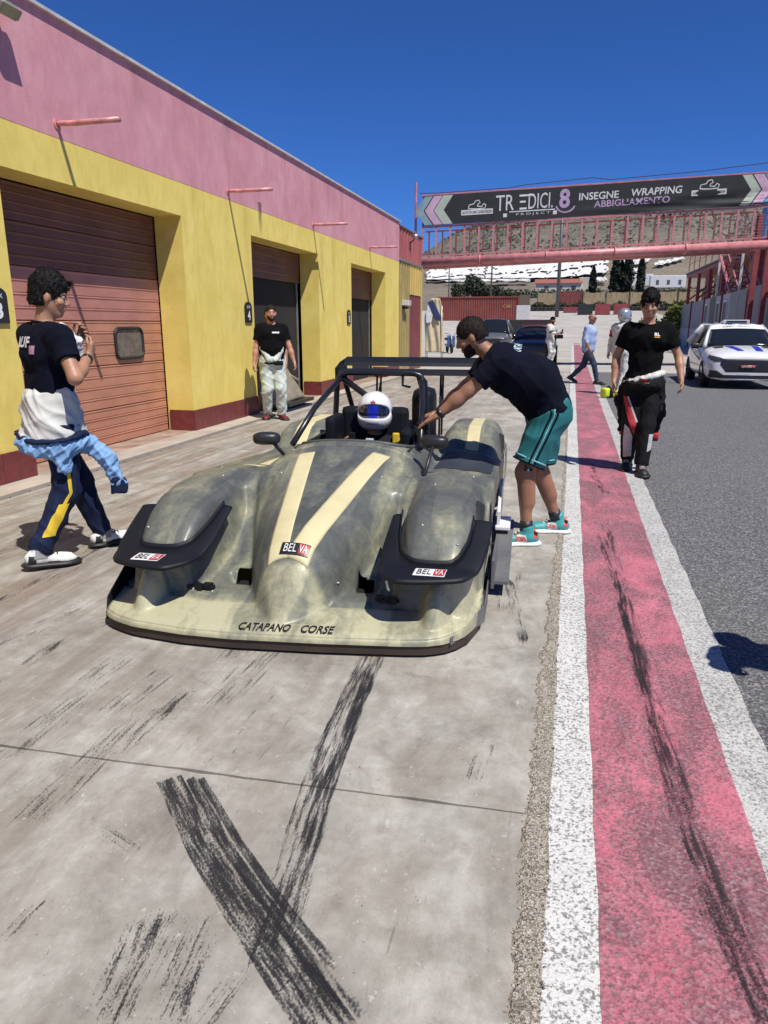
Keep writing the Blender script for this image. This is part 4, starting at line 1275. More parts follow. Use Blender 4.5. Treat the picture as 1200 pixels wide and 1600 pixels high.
tree(6.6, 62, 2.2, 1.8, 'b', 'yellow green bush behind the dark haired man in the black shirt', gb, 2400)
tree(8.2, 64, 3.6, 1.6, 'b', 'taller green bush against the end of the grey pit wall', gb, 2400)
hd = []
for k in range(5200):
    x = rng.uniform(-9, 36); hd.append((x, 146.5 + rng.uniform(-.8, .8), tz(x, 146.5) + 0.15 + 0.9 * rng.random() ** 1.5 * (0.6 + .4 * math.sin(x * 1.7))))
tag(leaves('hedge_growth', np.array(hd), 0.22, LEAF_T, None), kind='stuff')
hd = []
for k in range(5200):
    x = rng.uniform(-190, 260); yq = rng.uniform(690, 1090)
    if math.sin(x * .045 + 1.2 * math.sin(yq * .02)) + math.sin(yq * .037 + x * .02) < rng.uniform(-1.6, .9): continue
    z = tz(x, yq)
    for q in range(3): hd.append((x + rng.uniform(-2, 2), yq + rng.uniform(-2, 2), z + rng.uniform(0, 2.2)))
tag(leaves('hillside_scrub', np.array(hd), 1.7, mat_leaf('scrub_leaf', (0.075, 0.082, 0.058), (0.15, 0.155, 0.11)), None), kind='stuff')
hd = []
for k in range(7000):
    x = rng.uniform(-28, 60); yq = rng.uniform(240, 262); hd.append((x, yq, tz(x, yq) + 2.6 * rng.random() ** 1.6 * (0.5 + .5 * math.sin(x * .7 + yq))))
tag(leaves('low_shrubs', np.array(hd), 0.55, LEAF_T, None), kind='stuff')

# ================================================================== the prototype racing car
# car frame: x to the right of the picture, y towards the tail, z up; origin at the middle of the front lip
race = thing('race_car', 'low open prototype race car in unpainted translucent fibreglass with a black rear wing', 'race car', (-1.25, 2.90, 0.008), rad(3.0))

def mat_fibre():
    m, nt, b = new_mat('raw_fibreglass')
    v = coords(nt)
    at = nt.nodes.new('ShaderNodeAttribute'); at.attribute_name = 'resin'
    # overlapping cloth strips seen through the resin
    w1 = nt.nodes.new('ShaderNodeTexNoise'); w1.inputs['Scale'].default_value = 1.0; w1.inputs['Detail'].default_value = 2
    mp = nt.nodes.new('ShaderNodeMapping'); tc = nt.nodes.new('ShaderNodeTexCoord')
    nt.links.new(tc.outputs['Object'], mp.inputs[0]); mp.inputs['Scale'].default_value = (7.5, 1.3, 2.5); mp.inputs['Rotation'].default_value = (0, 0, rad(14))
    nt.links.new(mp.outputs[0], w1.inputs['Vector'])
    strips = ramp(nt, w1.outputs[0], [(0.40, 0), (0.45, 0.55), (0.54, 0.6), (0.58, 1)])
    blot = noise(nt, v, 5.2, 7, 0.70, 0.8)
    fine = noise(nt, v, 34, 4, 0.7)
    weave = noise(nt, coords(nt, (60, 7, 7)), 3, 2, 0.5)
    f = math_n(nt, 'ADD', math_n(nt, 'MULTIPLY', math_n(nt, 'SUBTRACT', strips, 0.5), 0.28), math_n(nt, 'MULTIPLY', math_n(nt, 'SUBTRACT', blot, 0.5), 0.80))
    f = math_n(nt, 'ADD', f, math_n(nt, 'MULTIPLY', math_n(nt, 'SUBTRACT', fine, 0.5), 0.45))
    vo = nt.nodes.new('ShaderNodeTexVoronoi'); vo.distance = 'CHEBYCHEV'; vo.inputs['Scale'].default_value = 1.0
    nt.links.new(coords(nt, (6.5, 2.6, 3.0), (0, 0, rad(-8))), vo.inputs['Vector'])
    sp = nt.nodes.new('ShaderNodeSeparateColor'); nt.links.new(vo.outputs['Color'], sp.inputs[0])
    f = math_n(nt, 'ADD', f, math_n(nt, 'MULTIPLY', math_n(nt, 'SUBTRACT', sp.outputs[0], 0.5), 0.17))
    f = math_n(nt, 'ADD', f, at.outputs['Fac'])
    c = ramp(nt, f, [(0.10, (0.055, 0.061, 0.057)), (0.30, (0.092, 0.099, 0.090)), (0.48, (0.152, 0.157, 0.120)), (0.68, (0.262, 0.258, 0.172)), (0.95, (0.47, 0.445, 0.285))])
    c = mixc(nt, math_n(nt, 'MULTIPLY', weave, 0.22), c, (0.13, 0.135, 0.12))
    nt.links.new(c, b.inputs['Base Color'])
    b.inputs['Roughness'].default_value = 0.55
    b.inputs['Coat Weight'].default_value = 0.12; b.inputs['Coat Roughness'].default_value = 0.22
    h = math_n(nt, 'ADD', math_n(nt, 'MULTIPLY', fine, 0.4), math_n(nt, 'MULTIPLY', blot, 0.8))
    bump(nt, b, h, 0.35, 0.008)
    return m
FIBRE = mat_fibre()
CREAM = M('cream_cloth_stripe', (0.60, 0.535, 0.31), 0.5, 0, 0.08, 5, 0.15, 60)
CARB = M('black_body_trim', (0.0065, 0.0078, 0.012), 0.55, 0, 0.25, 4, 0, 1, (1, 1, 1), 0, 0.3)
FLOORB = M('dark_floor_board', (0.045, 0.030, 0.020), 0.7, 0, 0.3, 8)
SKIRTG = M('grey_side_board', (0.13, 0.13, 0.135), 0.6, 0, 0.2, 6)
TUBEB = M('black_tube_paint', (0.012, 0.013, 0.017), 0.3)

def bumpf(x, w_, p=2.0): return np.clip(1 - np.abs(x / w_) ** p, 0, 1)
def front_t(s):
    s = np.asarray(s, float)
    K = [-0.95, -0.92, -0.87, -0.80, -0.717, -0.45, -0.2, 0.22, 0.60, 0.70, 0.78, 0.855, 0.895, 0.914, 0.95]
    Tt = [0.13, 0.095, 0.058, 0.025, -0.005, -0.045, -0.05, -0.018, 0.026, 0.046, 0.086, 0.170, 0.270, 0.40, 0.46]
    return (np.interp(s - .012, K, Tt) + np.interp(s, K, Tt) + np.interp(s + .012, K, Tt)) / 3
def nose_top(t):
    return np.interp(t, [0.06, 0.10, 0.17, 0.26, 0.40, 0.60, 0.90, 1.20, 1.45, 1.6, 2.3, 2.6, 3.3, 3.9], [0.16, 0.235, 0.345, 0.43, 0.49, 0.55, 0.635, 0.71, 0.752, 0.758, 0.72, 0.62, 0.48, 0.42])
def nose_w(t):
    return np.interp(t, [0.035, 0.06, 0.10, 0.18, 0.30, 0.45, 0.75, 1.00, 1.30, 1.6, 2.4, 2.7, 3.9], [0.03, 0.07, 0.105, 0.165, 0.225, 0.28, 0.385, 0.44, 0.475, 0.49, 0.48, 0.45, 0.40])
def deck(t):
    return np.interp(t, [0.0, 0.03, 0.20, 0.225, 0.245, 0.45, 0.65, 0.82, 0.98, 1.15, 1.45, 2.2, 2.5, 3.9], [0.085, 0.105, 0.152, 0.142, 0.165, 0.20, 0.27, 0.39, 0.52, 0.575, 0.56, 0.51, 0.47, 0.38])
def fend_top(t):
    return np.interp(t, [0.235, 0.255, 0.29, 0.36, 0.46, 0.56, 0.68, 0.82, 1.00, 1.18, 1.35, 1.5], [0.0, 0.385, 0.425, 0.490, 0.550, 0.588, 0.612, 0.625, 0.628, 0.615, 0.585, 0.55])
def fend_w(t):
    return np.interp(t, [0.2, 0.28, 0.45, 0.65, 1.1, 1.5], [0.165, 0.172, 0.205, 0.224, 0.228, 0.22])
def rear_top(t):
    return np.interp(t, [2.34, 2.42, 2.50, 2.62, 2.75, 3.3, 3.75, 3.9], [0.0, 0.52, 0.60, 0.67, 0.70, 0.69, 0.62, 0.56])
def smax(a, b, k=0.05):
    h = np.clip(0.5 + 0.5 * (a - b) / k, 0, 1)
    return b + (a - b) * h + k * h * (1 - h)
def shell_z(s, t):
    """height of the body skin at lateral s and distance t behind the front edge"""
    a = np.abs(s)
    tau = np.clip(t - front_t(s) * np.clip(1 - t / 1.0, 0, 1), 0, 9)
    z = deck(np.maximum(tau, 0))
    # scooped ramps leading to the two duct openings
    sc = bumpf(a - 0.325, 0.085, 6) * np.interp(tau, [0.26, 0.30, 0.445, 0.46, 0.47], [0, 0.004, 0.055, 0.055, 0])
    z = z - sc
    # low bulge under the black trim of each wing
    bl = np.interp(t - np.maximum(front_t(s), 0) * .9, [0.035, 0.06, 0.09, 0.14, 0.20, 0.30], [0.0, 0.15, 0.215, 0.29, 0.335, 0.35]) * np.sqrt(bumpf(a - 0.72, np.interp(t - np.maximum(front_t(s), 0) * .9, [0.03, 0.1, 0.25], [0.045, 0.066, 0.085]), 2.0))
    z = smax(z, bl, 0.012)
    # front wings
    fw = fend_w(t); ft = fend_top(t)
    cross = bumpf(a - 0.69, fw, 7.0) ** 0.40 * (1 - 0.05 * ((a - 0.69) / fw) ** 2)
    # inner side runs down more gently where it joins the shoulder
    zf = np.where(ft > 0, ft * cross, 0)
    z = smax(z, zf, 0.05)
    sh = np.interp(t, [0.70, 0.92, 1.05, 1.25, 1.5], [0, 0.56, 0.625, 0.60, 0.55]) * bumpf(a - 0.55, 0.30, 4)
    z = smax(z, sh, 0.07)
    # nose and cowl
    nw = nose_w(t); ntp = nose_top(t)
    q = a / nw
    prof = bumpf(s, nw, 2.7) ** 0.52
    zn = np.where(t > 0.035, z + np.maximum(ntp - z, 0) * prof, z)
    z = np.maximum(z, zn)
    # rear wings
    rt = rear_top(t)
    zr = np.where(rt > 0, rt * bumpf(a - 0.665, 0.262, 5) ** 0.35, 0)
    z = smax(z, zr, 0.04)
    return z

ns, ntt = 181, 300
S1 = np.linspace(-0.92, 0.92, ns)
T1 = np.r_[np.linspace(0, 1.6, 170), np.linspace(1.61, 3.9, ntt - 170)]
SS, TT = np.meshgrid(S1, T1)
TR = TT + front_t(SS) * np.clip(1 - TT / 1.0, 0, 1)
ZZ = shell_z(SS, TR)
for _ in range(2):
    ZZ[1:-1, 1:-1] = (ZZ[1:-1, 1:-1] * 4 + ZZ[:-2, 1:-1] + ZZ[2:, 1:-1] + ZZ[1:-1, :-2] + ZZ[1:-1, 2:]) / 8
idx = np.arange(ns * ntt).reshape(ntt, ns)
F = np.stack([idx[:-1, :-1], idx[:-1, 1:], idx[1:, 1:], idx[1:, :-1]], -1).reshape(-1, 4)
cs_ = (SS[:-1, :-1] + SS[1:, 1:]).ravel() / 2; ct_ = (TR[:-1, :-1] + TR[1:, 1:]).ravel() / 2
FB = F.copy()
keep = ~((np.abs(cs_) < np.interp(ct_, [1.5, 1.58, 2.3, 2.4], [0.30, 0.365, 0.365, 0.30])) & (ct_ > 1.5) & (ct_ < 2.4))
keep &= ~((np.abs(np.abs(cs_) - 0.325) < 0.04) & (ct_ > 0.415) & (ct_ < 0.475))
Vs = np.stack([SS, TR, ZZ], -1).reshape(-1, 3)
body = mk('body', Vs, F[keep], FIBRE, race, True)
# resin richness: pale lip, darker channels
a_ = np.abs(SS)
tau = TT
res = np.interp(tau, [0, 0.205, 0.235, 0.5, 1.5, 3.9], [0.90, 0.86, 0.42, 0.38, 0.42, 0.46])
dk = (tau > 0.245) * (tau < 1.05)
band = lambda c, w_: bumpf(a_ - c, w_, 8)
res = res - 0.13 * band(0.545, 0.045) * dk + 0.07 * band(0.46, 0.035) * dk - 0.05 * band(0.40, 0.025) * dk + 0.09 * band(0.33, 0.03) * dk * (tau > 0.5)
res = res + 0.05 * bumpf(a_ - 0.69, 0.07, 4) * (tau > 0.25) * (tau < 0.5) + 0.10 * bumpf(a_ - 0.73, 0.05, 8) * (tau > 0.27) * (tau < 0.46)
res = res - 0.14 * bumpf(SS - 0.02, 0.15, 4) * (tau > 0.07) * (tau < 0.26) - 0.13 * bumpf(SS, 0.20, 6) * (tau > 0.3) * (tau < 1.42)
res = res + 0.16 * bumpf(tau - 1.40, 0.02, 2) * (a_ < 0.42) + 0.10 * bumpf(a_ - 0.36, 0.05, 4) * (tau > 0.5) * (tau < 1.3)
res = res + 0.07 * bumpf(a_ - 0.12, 0.012, 2) * (tau > 1.25) * (tau < 1.5)
at = body.data.attributes.new('resin', 'FLOAT', 'POINT'); at.data.foreach_set('value', res.astype(np.float32).ravel())
sk = body.modifiers.new('thick', 'SOLIDIFY'); sk.thickness = 0.006; sk.offset = -1
def shell_pt(s, t, off=0.0):
    return Vector((s, t, float(shell_z(np.array(float(s)), np.array(float(t)))) + off))
# vertical side skins with wheel arches cut out
def side_skin(sg):
    rows = []; nn = 14
    for i in range(0, ntt):
        t = TR[i, -1 if sg > 0 else 0]; zt = ZZ[i, -1 if sg > 0 else 0]
        zb = 0.075
        rows.append([(sg * (0.92 + 0.006 * math.sin(math.pi * k / nn)), t, zb + (zt - zb) * k / nn) for k in range(nn + 1)])
    V = np.array(rows).reshape(-1, 3); ii = np.arange(len(V)).reshape(len(rows), nn + 1)
    F = np.stack([ii[:-1, :-1], ii[1:, :-1], ii[1:, 1:], ii[:-1, 1:]], -1).reshape(-1, 4)
    c = V[F].mean(1)
    kk = np.ones(len(F), bool)
    for wy, r in ((0.76, 0.315), (3.1, 0.34)):
        kk &= np.hypot(c[:, 1] - wy, c[:, 2] - 0.29) > r
    kk &= ~((c[:, 1] > 1.12) & (c[:, 1] < 2.05) & (c[:, 2] < 0.40))
    o = mk('side_skin', V, F[kk], FIBRE, race, True)
    a = o.data.attributes.new('resin', 'FLOAT', 'POINT'); a.data.foreach_set('value', np.full(len(V), 0.42, np.float32))
    q = o.modifiers.new('thick', 'SOLIDIFY'); q.thickness = 0.006; q.offset = 0
side_skin(1); side_skin(-1)

# fender outer walls: the black flank below the trim and the wheel behind
def wheel(x, y, r, wdt):
    t = bpy.data.objects.new('wheel', None); link(t, race); t.location = (x, y, r)
    B().lathe([(r * .62, -wdt / 2), (r * .93, -wdt / 2), (r, -wdt * .36), (r, wdt * .36), (r * .93, wdt / 2), (r * .62, wdt / 2)], (0, 0, 0), 'X', 36).make('tyre', M('tyre_rubber', (0.016, 0.016, 0.017), 0.75, 0, 0.2, 20), t, True)
    rb = B().lathe([(0.0, wdt * .3), (0.06, wdt * .34), (0.07, wdt * .2), (r * .55, wdt * .34), (r * .63, wdt * .45), (r * .63, -wdt * .45), (0.0, -wdt * .4)], (0, 0, 0), 'X', 24)
    for k in range(10):
        a = k * math.pi / 5
        rb.tube([(wdt * .26, 0.05 * math.cos(a), 0.05 * math.sin(a)), (wdt * .40, r * .6 * math.cos(a), r * .6 * math.sin(a))], 0.014, 5)
    o = rb.make('rim', M('dark_alloy', (0.10, 0.10, 0.105), 0.35, 0.8), t, True)
    if x < 0: o.scale = (-1, 1, 1)
    return t
for x in (-0.775, 0.775):
    wheel(x, 0.76, 0.285, 0.24); wheel(x, 3.10, 0.30, 0.28)

# flat floor, splitter edge and end plates
def plan(sc, zz, t_end):
    P = [(s * sc, float(front_t(np.array(s))) - 0.004, zz) for s in np.linspace(-0.92, 0.92, 41)]
    return P + [(0.92 * sc, t_end, zz), (-0.92 * sc, t_end, zz)]
B().prism([(x, y, 0.014) for x, y, z in plan(1.0, 0, 1.05)], (0, 0, 0), (0, 0, 0.044)).make('splitter', FLOORB, race)
B().box((0, 2.35, 0.055), (1.70, 2.6, 0.03)).make('floor', FLOORB, race)
for sg in (-1, 1):
    g = B()
    P = [(sg * s, float(front_t(np.array(s))) - 0.010) for s in np.linspace(0.32, 0.66, 10)]
    g.prism([(x, y, 0.058) for x, y in P] + [(x, y + 0.03, 0.058) for x, y in P[::-1]], (0, 0, 0), (0, 0, 0.011))
    g.make('green_edge_strip', M('green_tape', (0.015, 0.16, 0.085), 0.5), race)
# lip front face
P = [(s, float(front_t(np.array(s)))) for s in np.linspace(-0.92, 0.92, 61)]
V = []; F = []
for k, (s, t) in enumerate(P):
    zt = float(shell_z(np.array(s), np.array(t)))
    for j in range(5):
        a = math.pi / 2 * j / 4
        V.append((s, t - 0.014 * math.sin(a) + 0.002, 0.060 + (zt - 0.060) * math.cos(a) if j < 4 else 0.060))
    if k:
        for j in range(4): F.append((5 * k - 5 + j, 5 * k - 5 + j + 1, 5 * k + j + 1, 5 * k + j))
lipf = mk('lip_edge', V, F, FIBRE, race, True)
a = lipf.data.attributes.new('resin', 'FLOAT', 'POINT'); a.data.foreach_set('value', np.full(len(V), 0.86, np.float32))
# end plates
ep = B()
ep.prism([(-0.932, 0.09, 0.04), (-0.932, 0.62, 0.04), (-0.932, 0.62, 0.31), (-0.932, 0.36, 0.29), (-0.932, 0.12, 0.15)], (0, 0, 0), (0.008, 0, 0))
ep.make('end_plate', CARB, race)
ep = B()
ep.prism([(0.80, 0.095, 0.05), (0.935, 0.40, 0.05), (0.935, 0.68, 0.05), (0.935, 0.68, 0.17), (0.935, 0.42, 0.13), (0.80, 0.098, 0.085)], (0, 0, 0), (0.004, -0.006, 0))
ep.make('end_plate', SKIRTG, race)

# duct openings
for sg in (-1, 1):
    B().box((sg * 0.325, 0.455, 0.085), (0.10, 0.12, 0.10)).make('duct_opening', M('black_void', (0.004, 0.004, 0.004), 0.9), race)
    q = B()
    n = 7
    for k in range(n):
        q.box((sg * 0.485 - 0.055 + 0.11 * k / (n - 1), 0.262 + 0.010 * math.sin(k * 2.1 + sg), 0.186 + 0.004 * math.sin(k * 1.7)), (0.026, 0.045 + 0.012 * math.sin(k * 3), 0.018), 0.2 * math.sin(k))
    q.make('tape_patch', CARB, race)

# black trim shelf that wraps the foot of each front wing
def canard(sg):
    n = 73; m = 7
    u = np.linspace(0, 1, n)
    CI = [(.862, .58), (.855, .40), (.822, .29), (.785, .240), (.69, .232), (.60, .240), (.535, .29), (.505, .42), (.485, .60)]
    dt = 0.035 if sg > 0 else 0.0
    CO = [(.955, .58), (.945, .42), (.925, .26), (.855, .065 + dt), (.69, .020 + dt), (.555, .000 + dt), (.468, .105), (.436, .33), (.445, .60)]
    kk = [0, .17, .30, .43, .50, .58, .70, .85, 1.0]
    def crv(C):
        C = np.array(C); q = np.stack([np.interp(u, kk, C[:, 0]), np.interp(u, kk, C[:, 1])], 1)
        for _ in range(4): q[1:-1] = (q[:-2] + 2 * q[1:-1] + q[2:]) / 4
        return q
    A_, O_ = crv(CI), crv(CO)
    P = []
    for k in range(n):
        for j in range(m):
            q = j / (m - 1)
            s, t = A_[k] * (1 - q) + O_[k] * q
            P.append((sg * s, t, 0.368 + 0.40 * max(0.0, t - 0.22) - 0.03 * max(0, .15 - t) - 0.010 * q ** 3))
    ii = np.arange(n * m).reshape(n, m)
    FF = np.stack([ii[:-1, :-1], ii[:-1, 1:], ii[1:, 1:], ii[1:, :-1]], -1).reshape(-1, 4)
    P = np.array(P)
    o = mk('wing_trim', P, FF, CARB, race, True)
    q = o.modifiers.new('thick', 'SOLIDIFY'); q.thickness = 0.016; q.offset = 0
    W = []; G = []
    for k in range(n):
        x, y, z = P[k * m]; d = Vector((A_[k][0] - O_[k][0], A_[k][1] - O_[k][1])).normalized()
        W += [(x, y, z - 0.008), (x + sg * d.x * .006, y + d.y * .006, z + 0.030)]
        if k: G.append((2 * k - 2, 2 * k - 1, 2 * k + 1, 2 * k))
    o2 = mk('trim_upstand', W, G, CARB, o, True)
    q = o2.modifiers.new('thick', 'SOLIDIFY'); q.thickness = 0.008; q.offset = 0
    return o
can = {sg: canard(sg) for sg in (-1, 1)}

# cream cloth stripes laid on the skin
def stripe(a, b, w0, w1, n=60, off=0.004):
    V = []; F = []
    m = 9
    for k in range(n):
        q = k / (n - 1)
        s = a[0] + (b[0] - a[0]) * q; t = a[1] + (b[1] - a[1]) * q; wd = w0 + (w1 - w0) * q
        d = Vector((b[0] - a[0], b[1] - a[1])).normalized(); nn = Vector((d.y, -d.x))
        for j in range(m):
            e = (j / (m - 1) - .5) * wd
            p = shell_pt(s + nn.x * e * 1.0, t + nn.y * e * 1.0, off); V.append(p)
    ii = np.arange(n * m).reshape(n, m)
    o = mk('cream_stripe', V, np.stack([ii[:-1, :-1], ii[1:, :-1], ii[1:, 1:], ii[:-1, 1:]], -1).reshape(-1, 4), CREAM, race, True)
    q = o.modifiers.new('thick', 'SOLIDIFY'); q.thickness = 0.003; q.offset = 1
    return o
stripe((-0.215, 1.25), (-0.055, 0.20), 0.10, 0.105)
stripe((0.245, 1.28), (0.045, 0.20), 0.115, 0.11)
stripe((0.70, 2.43), (0.70, 3.6), 0.10, 0.10, 90)
stripe((-0.66, 2.43), (-0.66, 3.6), 0.12, 0.12, 90)
stripe((-0.60, 1.28), (-0.52, 1.9), 0.12, 0.12, 30)
# dark patch on the right side pod
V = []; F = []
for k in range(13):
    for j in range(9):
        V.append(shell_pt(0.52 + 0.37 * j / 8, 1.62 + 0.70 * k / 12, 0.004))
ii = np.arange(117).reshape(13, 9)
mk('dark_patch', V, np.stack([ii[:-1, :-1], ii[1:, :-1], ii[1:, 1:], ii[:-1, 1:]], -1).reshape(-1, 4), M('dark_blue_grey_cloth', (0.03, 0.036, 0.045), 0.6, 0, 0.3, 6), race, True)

# decals: white and red name plates, and the team lettering
RED = M('decal_red', (0.40, 0.02, 0.03), 0.4)
DECW = M('decal_white', (0.72, 0.72, 0.71), 0.4, 0, 0.03)
DECK_ = M('decal_black', (0.01, 0.01, 0.011), 0.4)
def decal(origin, ax, ay, wd, h, bg, fg, par, bv):
    ax = Vector(ax).normalized(); ay = Vector(ay).normalized()
    vv, ff = grid_poly([(-wd / 2 + h * .12, -h / 2), (wd / 2 - h * .06, -h / 2), (wd / 2, h / 2), (-wd / 2 + h * .18, h / 2)], 3)
    o = put_flat('name_decal', vv, ff, origin, ax, ay, bg, par, 0.010, bv)
    vv, ff = grid_poly([(wd * 0.14, -h * .42), (wd / 2 - h * .10, -h * .42), (wd / 2 - h * .03, h * .42), (wd * 0.16, h * .42)], 3)
    put_flat('red_field', vv, ff, origin, ax, ay, RED, o, 0.0115, bv)
    put_text('lettering', 'BEL', Vector(origin) + ax * (-wd * 0.13), ax, ay, wd * 0.42, h * 0.66, fg, o, 0.013, bv, shear=0.12)
    put_text('lettering', 'VA', Vector(origin) + ax * (wd * 0.30), ax, ay, wd * 0.24, h * 0.66, DECW if fg is DECK_ else fg, o, 0.013, bv, shear=0.12)
for sg in (-1, 1):
    decal((sg * 0.69, 0.115 + (.035 if sg > 0 else 0), 0.375), (1, 0.03 * sg, 0), (0, 1, 0.12), 0.16, 0.085, DECW, DECK_, race, bvh_of(can[sg]))
bbv = BVHTree.FromPolygons([Vector(p) for p in Vs], [tuple(int(x) for x in q) for q in FB])
decal((0.02, 0.235, 0.44), (1, 0.0, 0.0), (0, 1, 0.35), 0.155, 0.062, DECK_, DECW, race, bbv)
for word, s0, wd in (('CATAPANO', -0.055, 0.245), ('CORSE', 0.195, 0.155)):
    vv, ff = text_geo(word, wd, 0.048, bold=0.025, shear=0.15)
    out = []
    for x, y in vv:
        s = s0 + x; out.append(shell_pt(s, float(front_t(np.array(s))) + 0.038 + y, 0.004))
    mk('lettering', out, ff, DECK_, race)
# small bright fasteners along the seams
fm = None
for s, t in ((-.22, .27), (.22, .30), (-.42, .24), (.43, .28), (-.62, .90), (.62, .90), (.80, .34), (-.80, .34), (.62, .42), (-.36, 1.42), (.36, 1.42), (-.80, 1.3), (.80, 1.3), (.30, 1.0), (-.30, 1.0), (.66, 2.46), (.82, 2.46)):
    p = shell_pt(s, t, 0.001)
    if fm is None:
        o = B().lathe([(0, .004), (.005, .0035), (.0085, 0.0), (.0085, -.004)], (0, 0, 0), 'Z', 10).make('fastener', METAL, race, True); fm = o.data
    else:
        o = link(bpy.data.objects.new('fastener', fm), race)
    o.location = p

# cockpit
tub = B()
tub.box((0, 1.95, 0.16), (0.72, 0.94, 0.02))
tub.box((0, 1.49, 0.36), (0.66, 0.02, 0.50)); tub.box((0, 2.40, 0.44), (0.66, 0.02, 0.56))
for sg in (-1, 1): tub.box((sg * 0.37, 1.95, 0.42), (0.02, 0.94, 0.56))
tub.make('cockpit_tub', M('cockpit_black', (0.012, 0.012, 0.013), 0.7), race)
rimp = []
for k in range(41):
    a = 2 * math.pi * k / 40
    c, s_ = math.cos(a), math.sin(a)
    px = 0.37 * math.copysign(abs(c) ** 0.45, c); py = 1.95 + 0.46 * math.copysign(abs(s_) ** 0.45, s_)
    rimp.append(shell_pt(px * 1.02, py, 0.0))
B().tube(rimp, 0.013, 8, False).make('cockpit_rim', FIBRE, race, True)
seat = B(); seat.box((0, 2.26, 0.52), (0.50, 0.10, 0.74), 0, 0.04); seat.box((-0.27, 2.12, 0.62), (0.08, 0.30, 0.44), 0, 0.03); seat.box((0.27, 2.12, 0.58), (0.08, 0.30, 0.36), 0, 0.03)
seat.make('seat', CARB, race)
dash = B(); dash.box((0, 1.55, 0.66), (0.60, 0.07, 0.12), 0, 0.02); dash.make('dashboard', CARB, race)
B().box((0.10, 1.60, 0.735), (0.05, 0.03, 0.04), 0, 0.004).make('display', M('pale_display', (0.55, 0.58, 0.62), 0.3), race)
sw = B(); sw.tube([(0.0 + 0.14 * math.cos(a), 1.70 + 0.03 * math.sin(a), 0.60 + 0.11 * math.sin(a)) for a in np.linspace(0, 6.283, 20)], 0.014, 8, False); sw.box((0, 1.69, 0.60), (0.22, 0.03, 0.05))
sw.make('steering_wheel', CARB, race, True)
# roll cage
rz_ = 1.12
rc = B().tube([(-0.36, 2.47, 0.40), (-0.355, 2.46, 0.80), (-0.335, 2.45, rz_ - .06), (-0.30, 2.45, rz_ - .015), (-0.25, 2.45, rz_), (0.25, 2.45, rz_), (0.30, 2.45, rz_ - .015), (0.335, 2.45, rz_ - .06), (0.355, 2.46, 0.80), (0.36, 2.47, 0.40)], 0.022, 12)
rc.make('roll_hoop', TUBEB, race, True)
for sg in (-1, 1):
    B().tube([(sg * 0.315, 2.44, rz_ - .05), (sg * 0.385, 2.0, 0.90), (sg * 0.43, 1.62, 0.70)], 0.021, 10).make('cage_stay', TUBEB, race, True)
B().tube([(-0.30, 2.46, rz_ - .04), (0.28, 2.52, 0.66)], 0.024, 10).make('cage_brace', TUBEB, race, True)
for sg in (-1, 1):
    B().tube([(sg * 0.29, 2.47, rz_ - .03), (sg * 0.33, 3.2, 0.52)], 0.020, 10).make('rear_stay', TUBEB, race, True)
B().tube([(0.17, 2.45, rz_ - .02), (0.17, 2.45, rz_ - .09), (0.23, 2.43, rz_ - .10)], 0.010, 6).make('bracket', TUBEB, race)
# intake box behind the driver's shoulder
ib = B(); ib.box((0.29, 2.78, 0.76), (0.17, 0.34, 0.46), 0, 0.07); io = ib.make('intake_box', CARB, race, True)
# engine cover
ec = B(); ec.box((0, 2.75, 0.60), (0.60, 0.55, 0.22), 0, 0.06); ec.make('engine_cover', CARB, race, True)
# mirrors
def mirror(x, y, z, rz, foot):
    t = bpy.data.objects.new('mirror', None); link(t, race); t.location = (x, y, z); t.rotation_euler = (0, 0, rz)
    bm = bmesh.new(); bmesh.ops.create_icosphere(bm, subdivisions=3, radius=1)
    for v in bm.verts:
        n = Vector(v.co)
        v.co = Vector((0.088 * math.copysign(abs(n.x) ** .7, n.x), 0.055 * n.y if n.y < 0 else 0.02 * n.y, 0.042 * math.copysign(abs(n.z) ** .7, n.z)))
    me = bpy.data.meshes.new('mirror_shell'); bm.to_mesh(me); bm.free(); me.materials.append(BLACKP)
    me.polygons.foreach_set('use_smooth', np.ones(len(me.polygons), bool))
    link(bpy.data.objects.new('mirror_shell', me), t)
    f = Vector(foot) - Vector((x, y, z)); f = Matrix.Rotation(-rz, 3, 'Z') @ f
    B().tube([(0, 0, 0), tuple(f * 0.45 + Vector((0, 0, .01))), tuple(f)], 0.012, 8).make('mirror_stalk', BLACKP, t, True)
mirror(-0.515, 1.36, 0.775, rad(14), shell_pt(-0.41, 1.38))
mirror(0.555, 1.36, 0.785, rad(-10), shell_pt(0.53, 1.10))
# side boards and white side panel
sb2 = B(); sb2.box((0.985, 1.55, 0.085), (0.11, 1.35, 0.018)); sb2.box((0.955, 1.0, 0.16), (0.015, 0.42, 0.16)); sb2.make('side_board', SKIRTG, race)
sb2 = B(); sb2.box((-0.985, 1.55, 0.085), (0.11, 1.35, 0.018)); sb2.make('side_board', SKIRTG, race)
wp = B(); wp.prism([(0.93, 1.86, 0.15), (0.93, 2.40, 0.15), (0.93, 2.40, 0.36), (0.93, 2.05, 0.36), (0.93, 1.86, 0.24)], (0, 0, 0), (0.02, 0, 0)); wp.box((0.97, 1.96, 0.135), (0.10, 0.30, 0.025), 0, 0.006); wp.make('white_side_panel', M('white_gelcoat', (0.70, 0.71, 0.72), 0.35, 0, 0.05), race)
wp = B(); wp.box((0.89, 1.6, 0.28), (0.02, 1.0, 0.36)); wp.make('side_duct', MATS['black_void'], race)
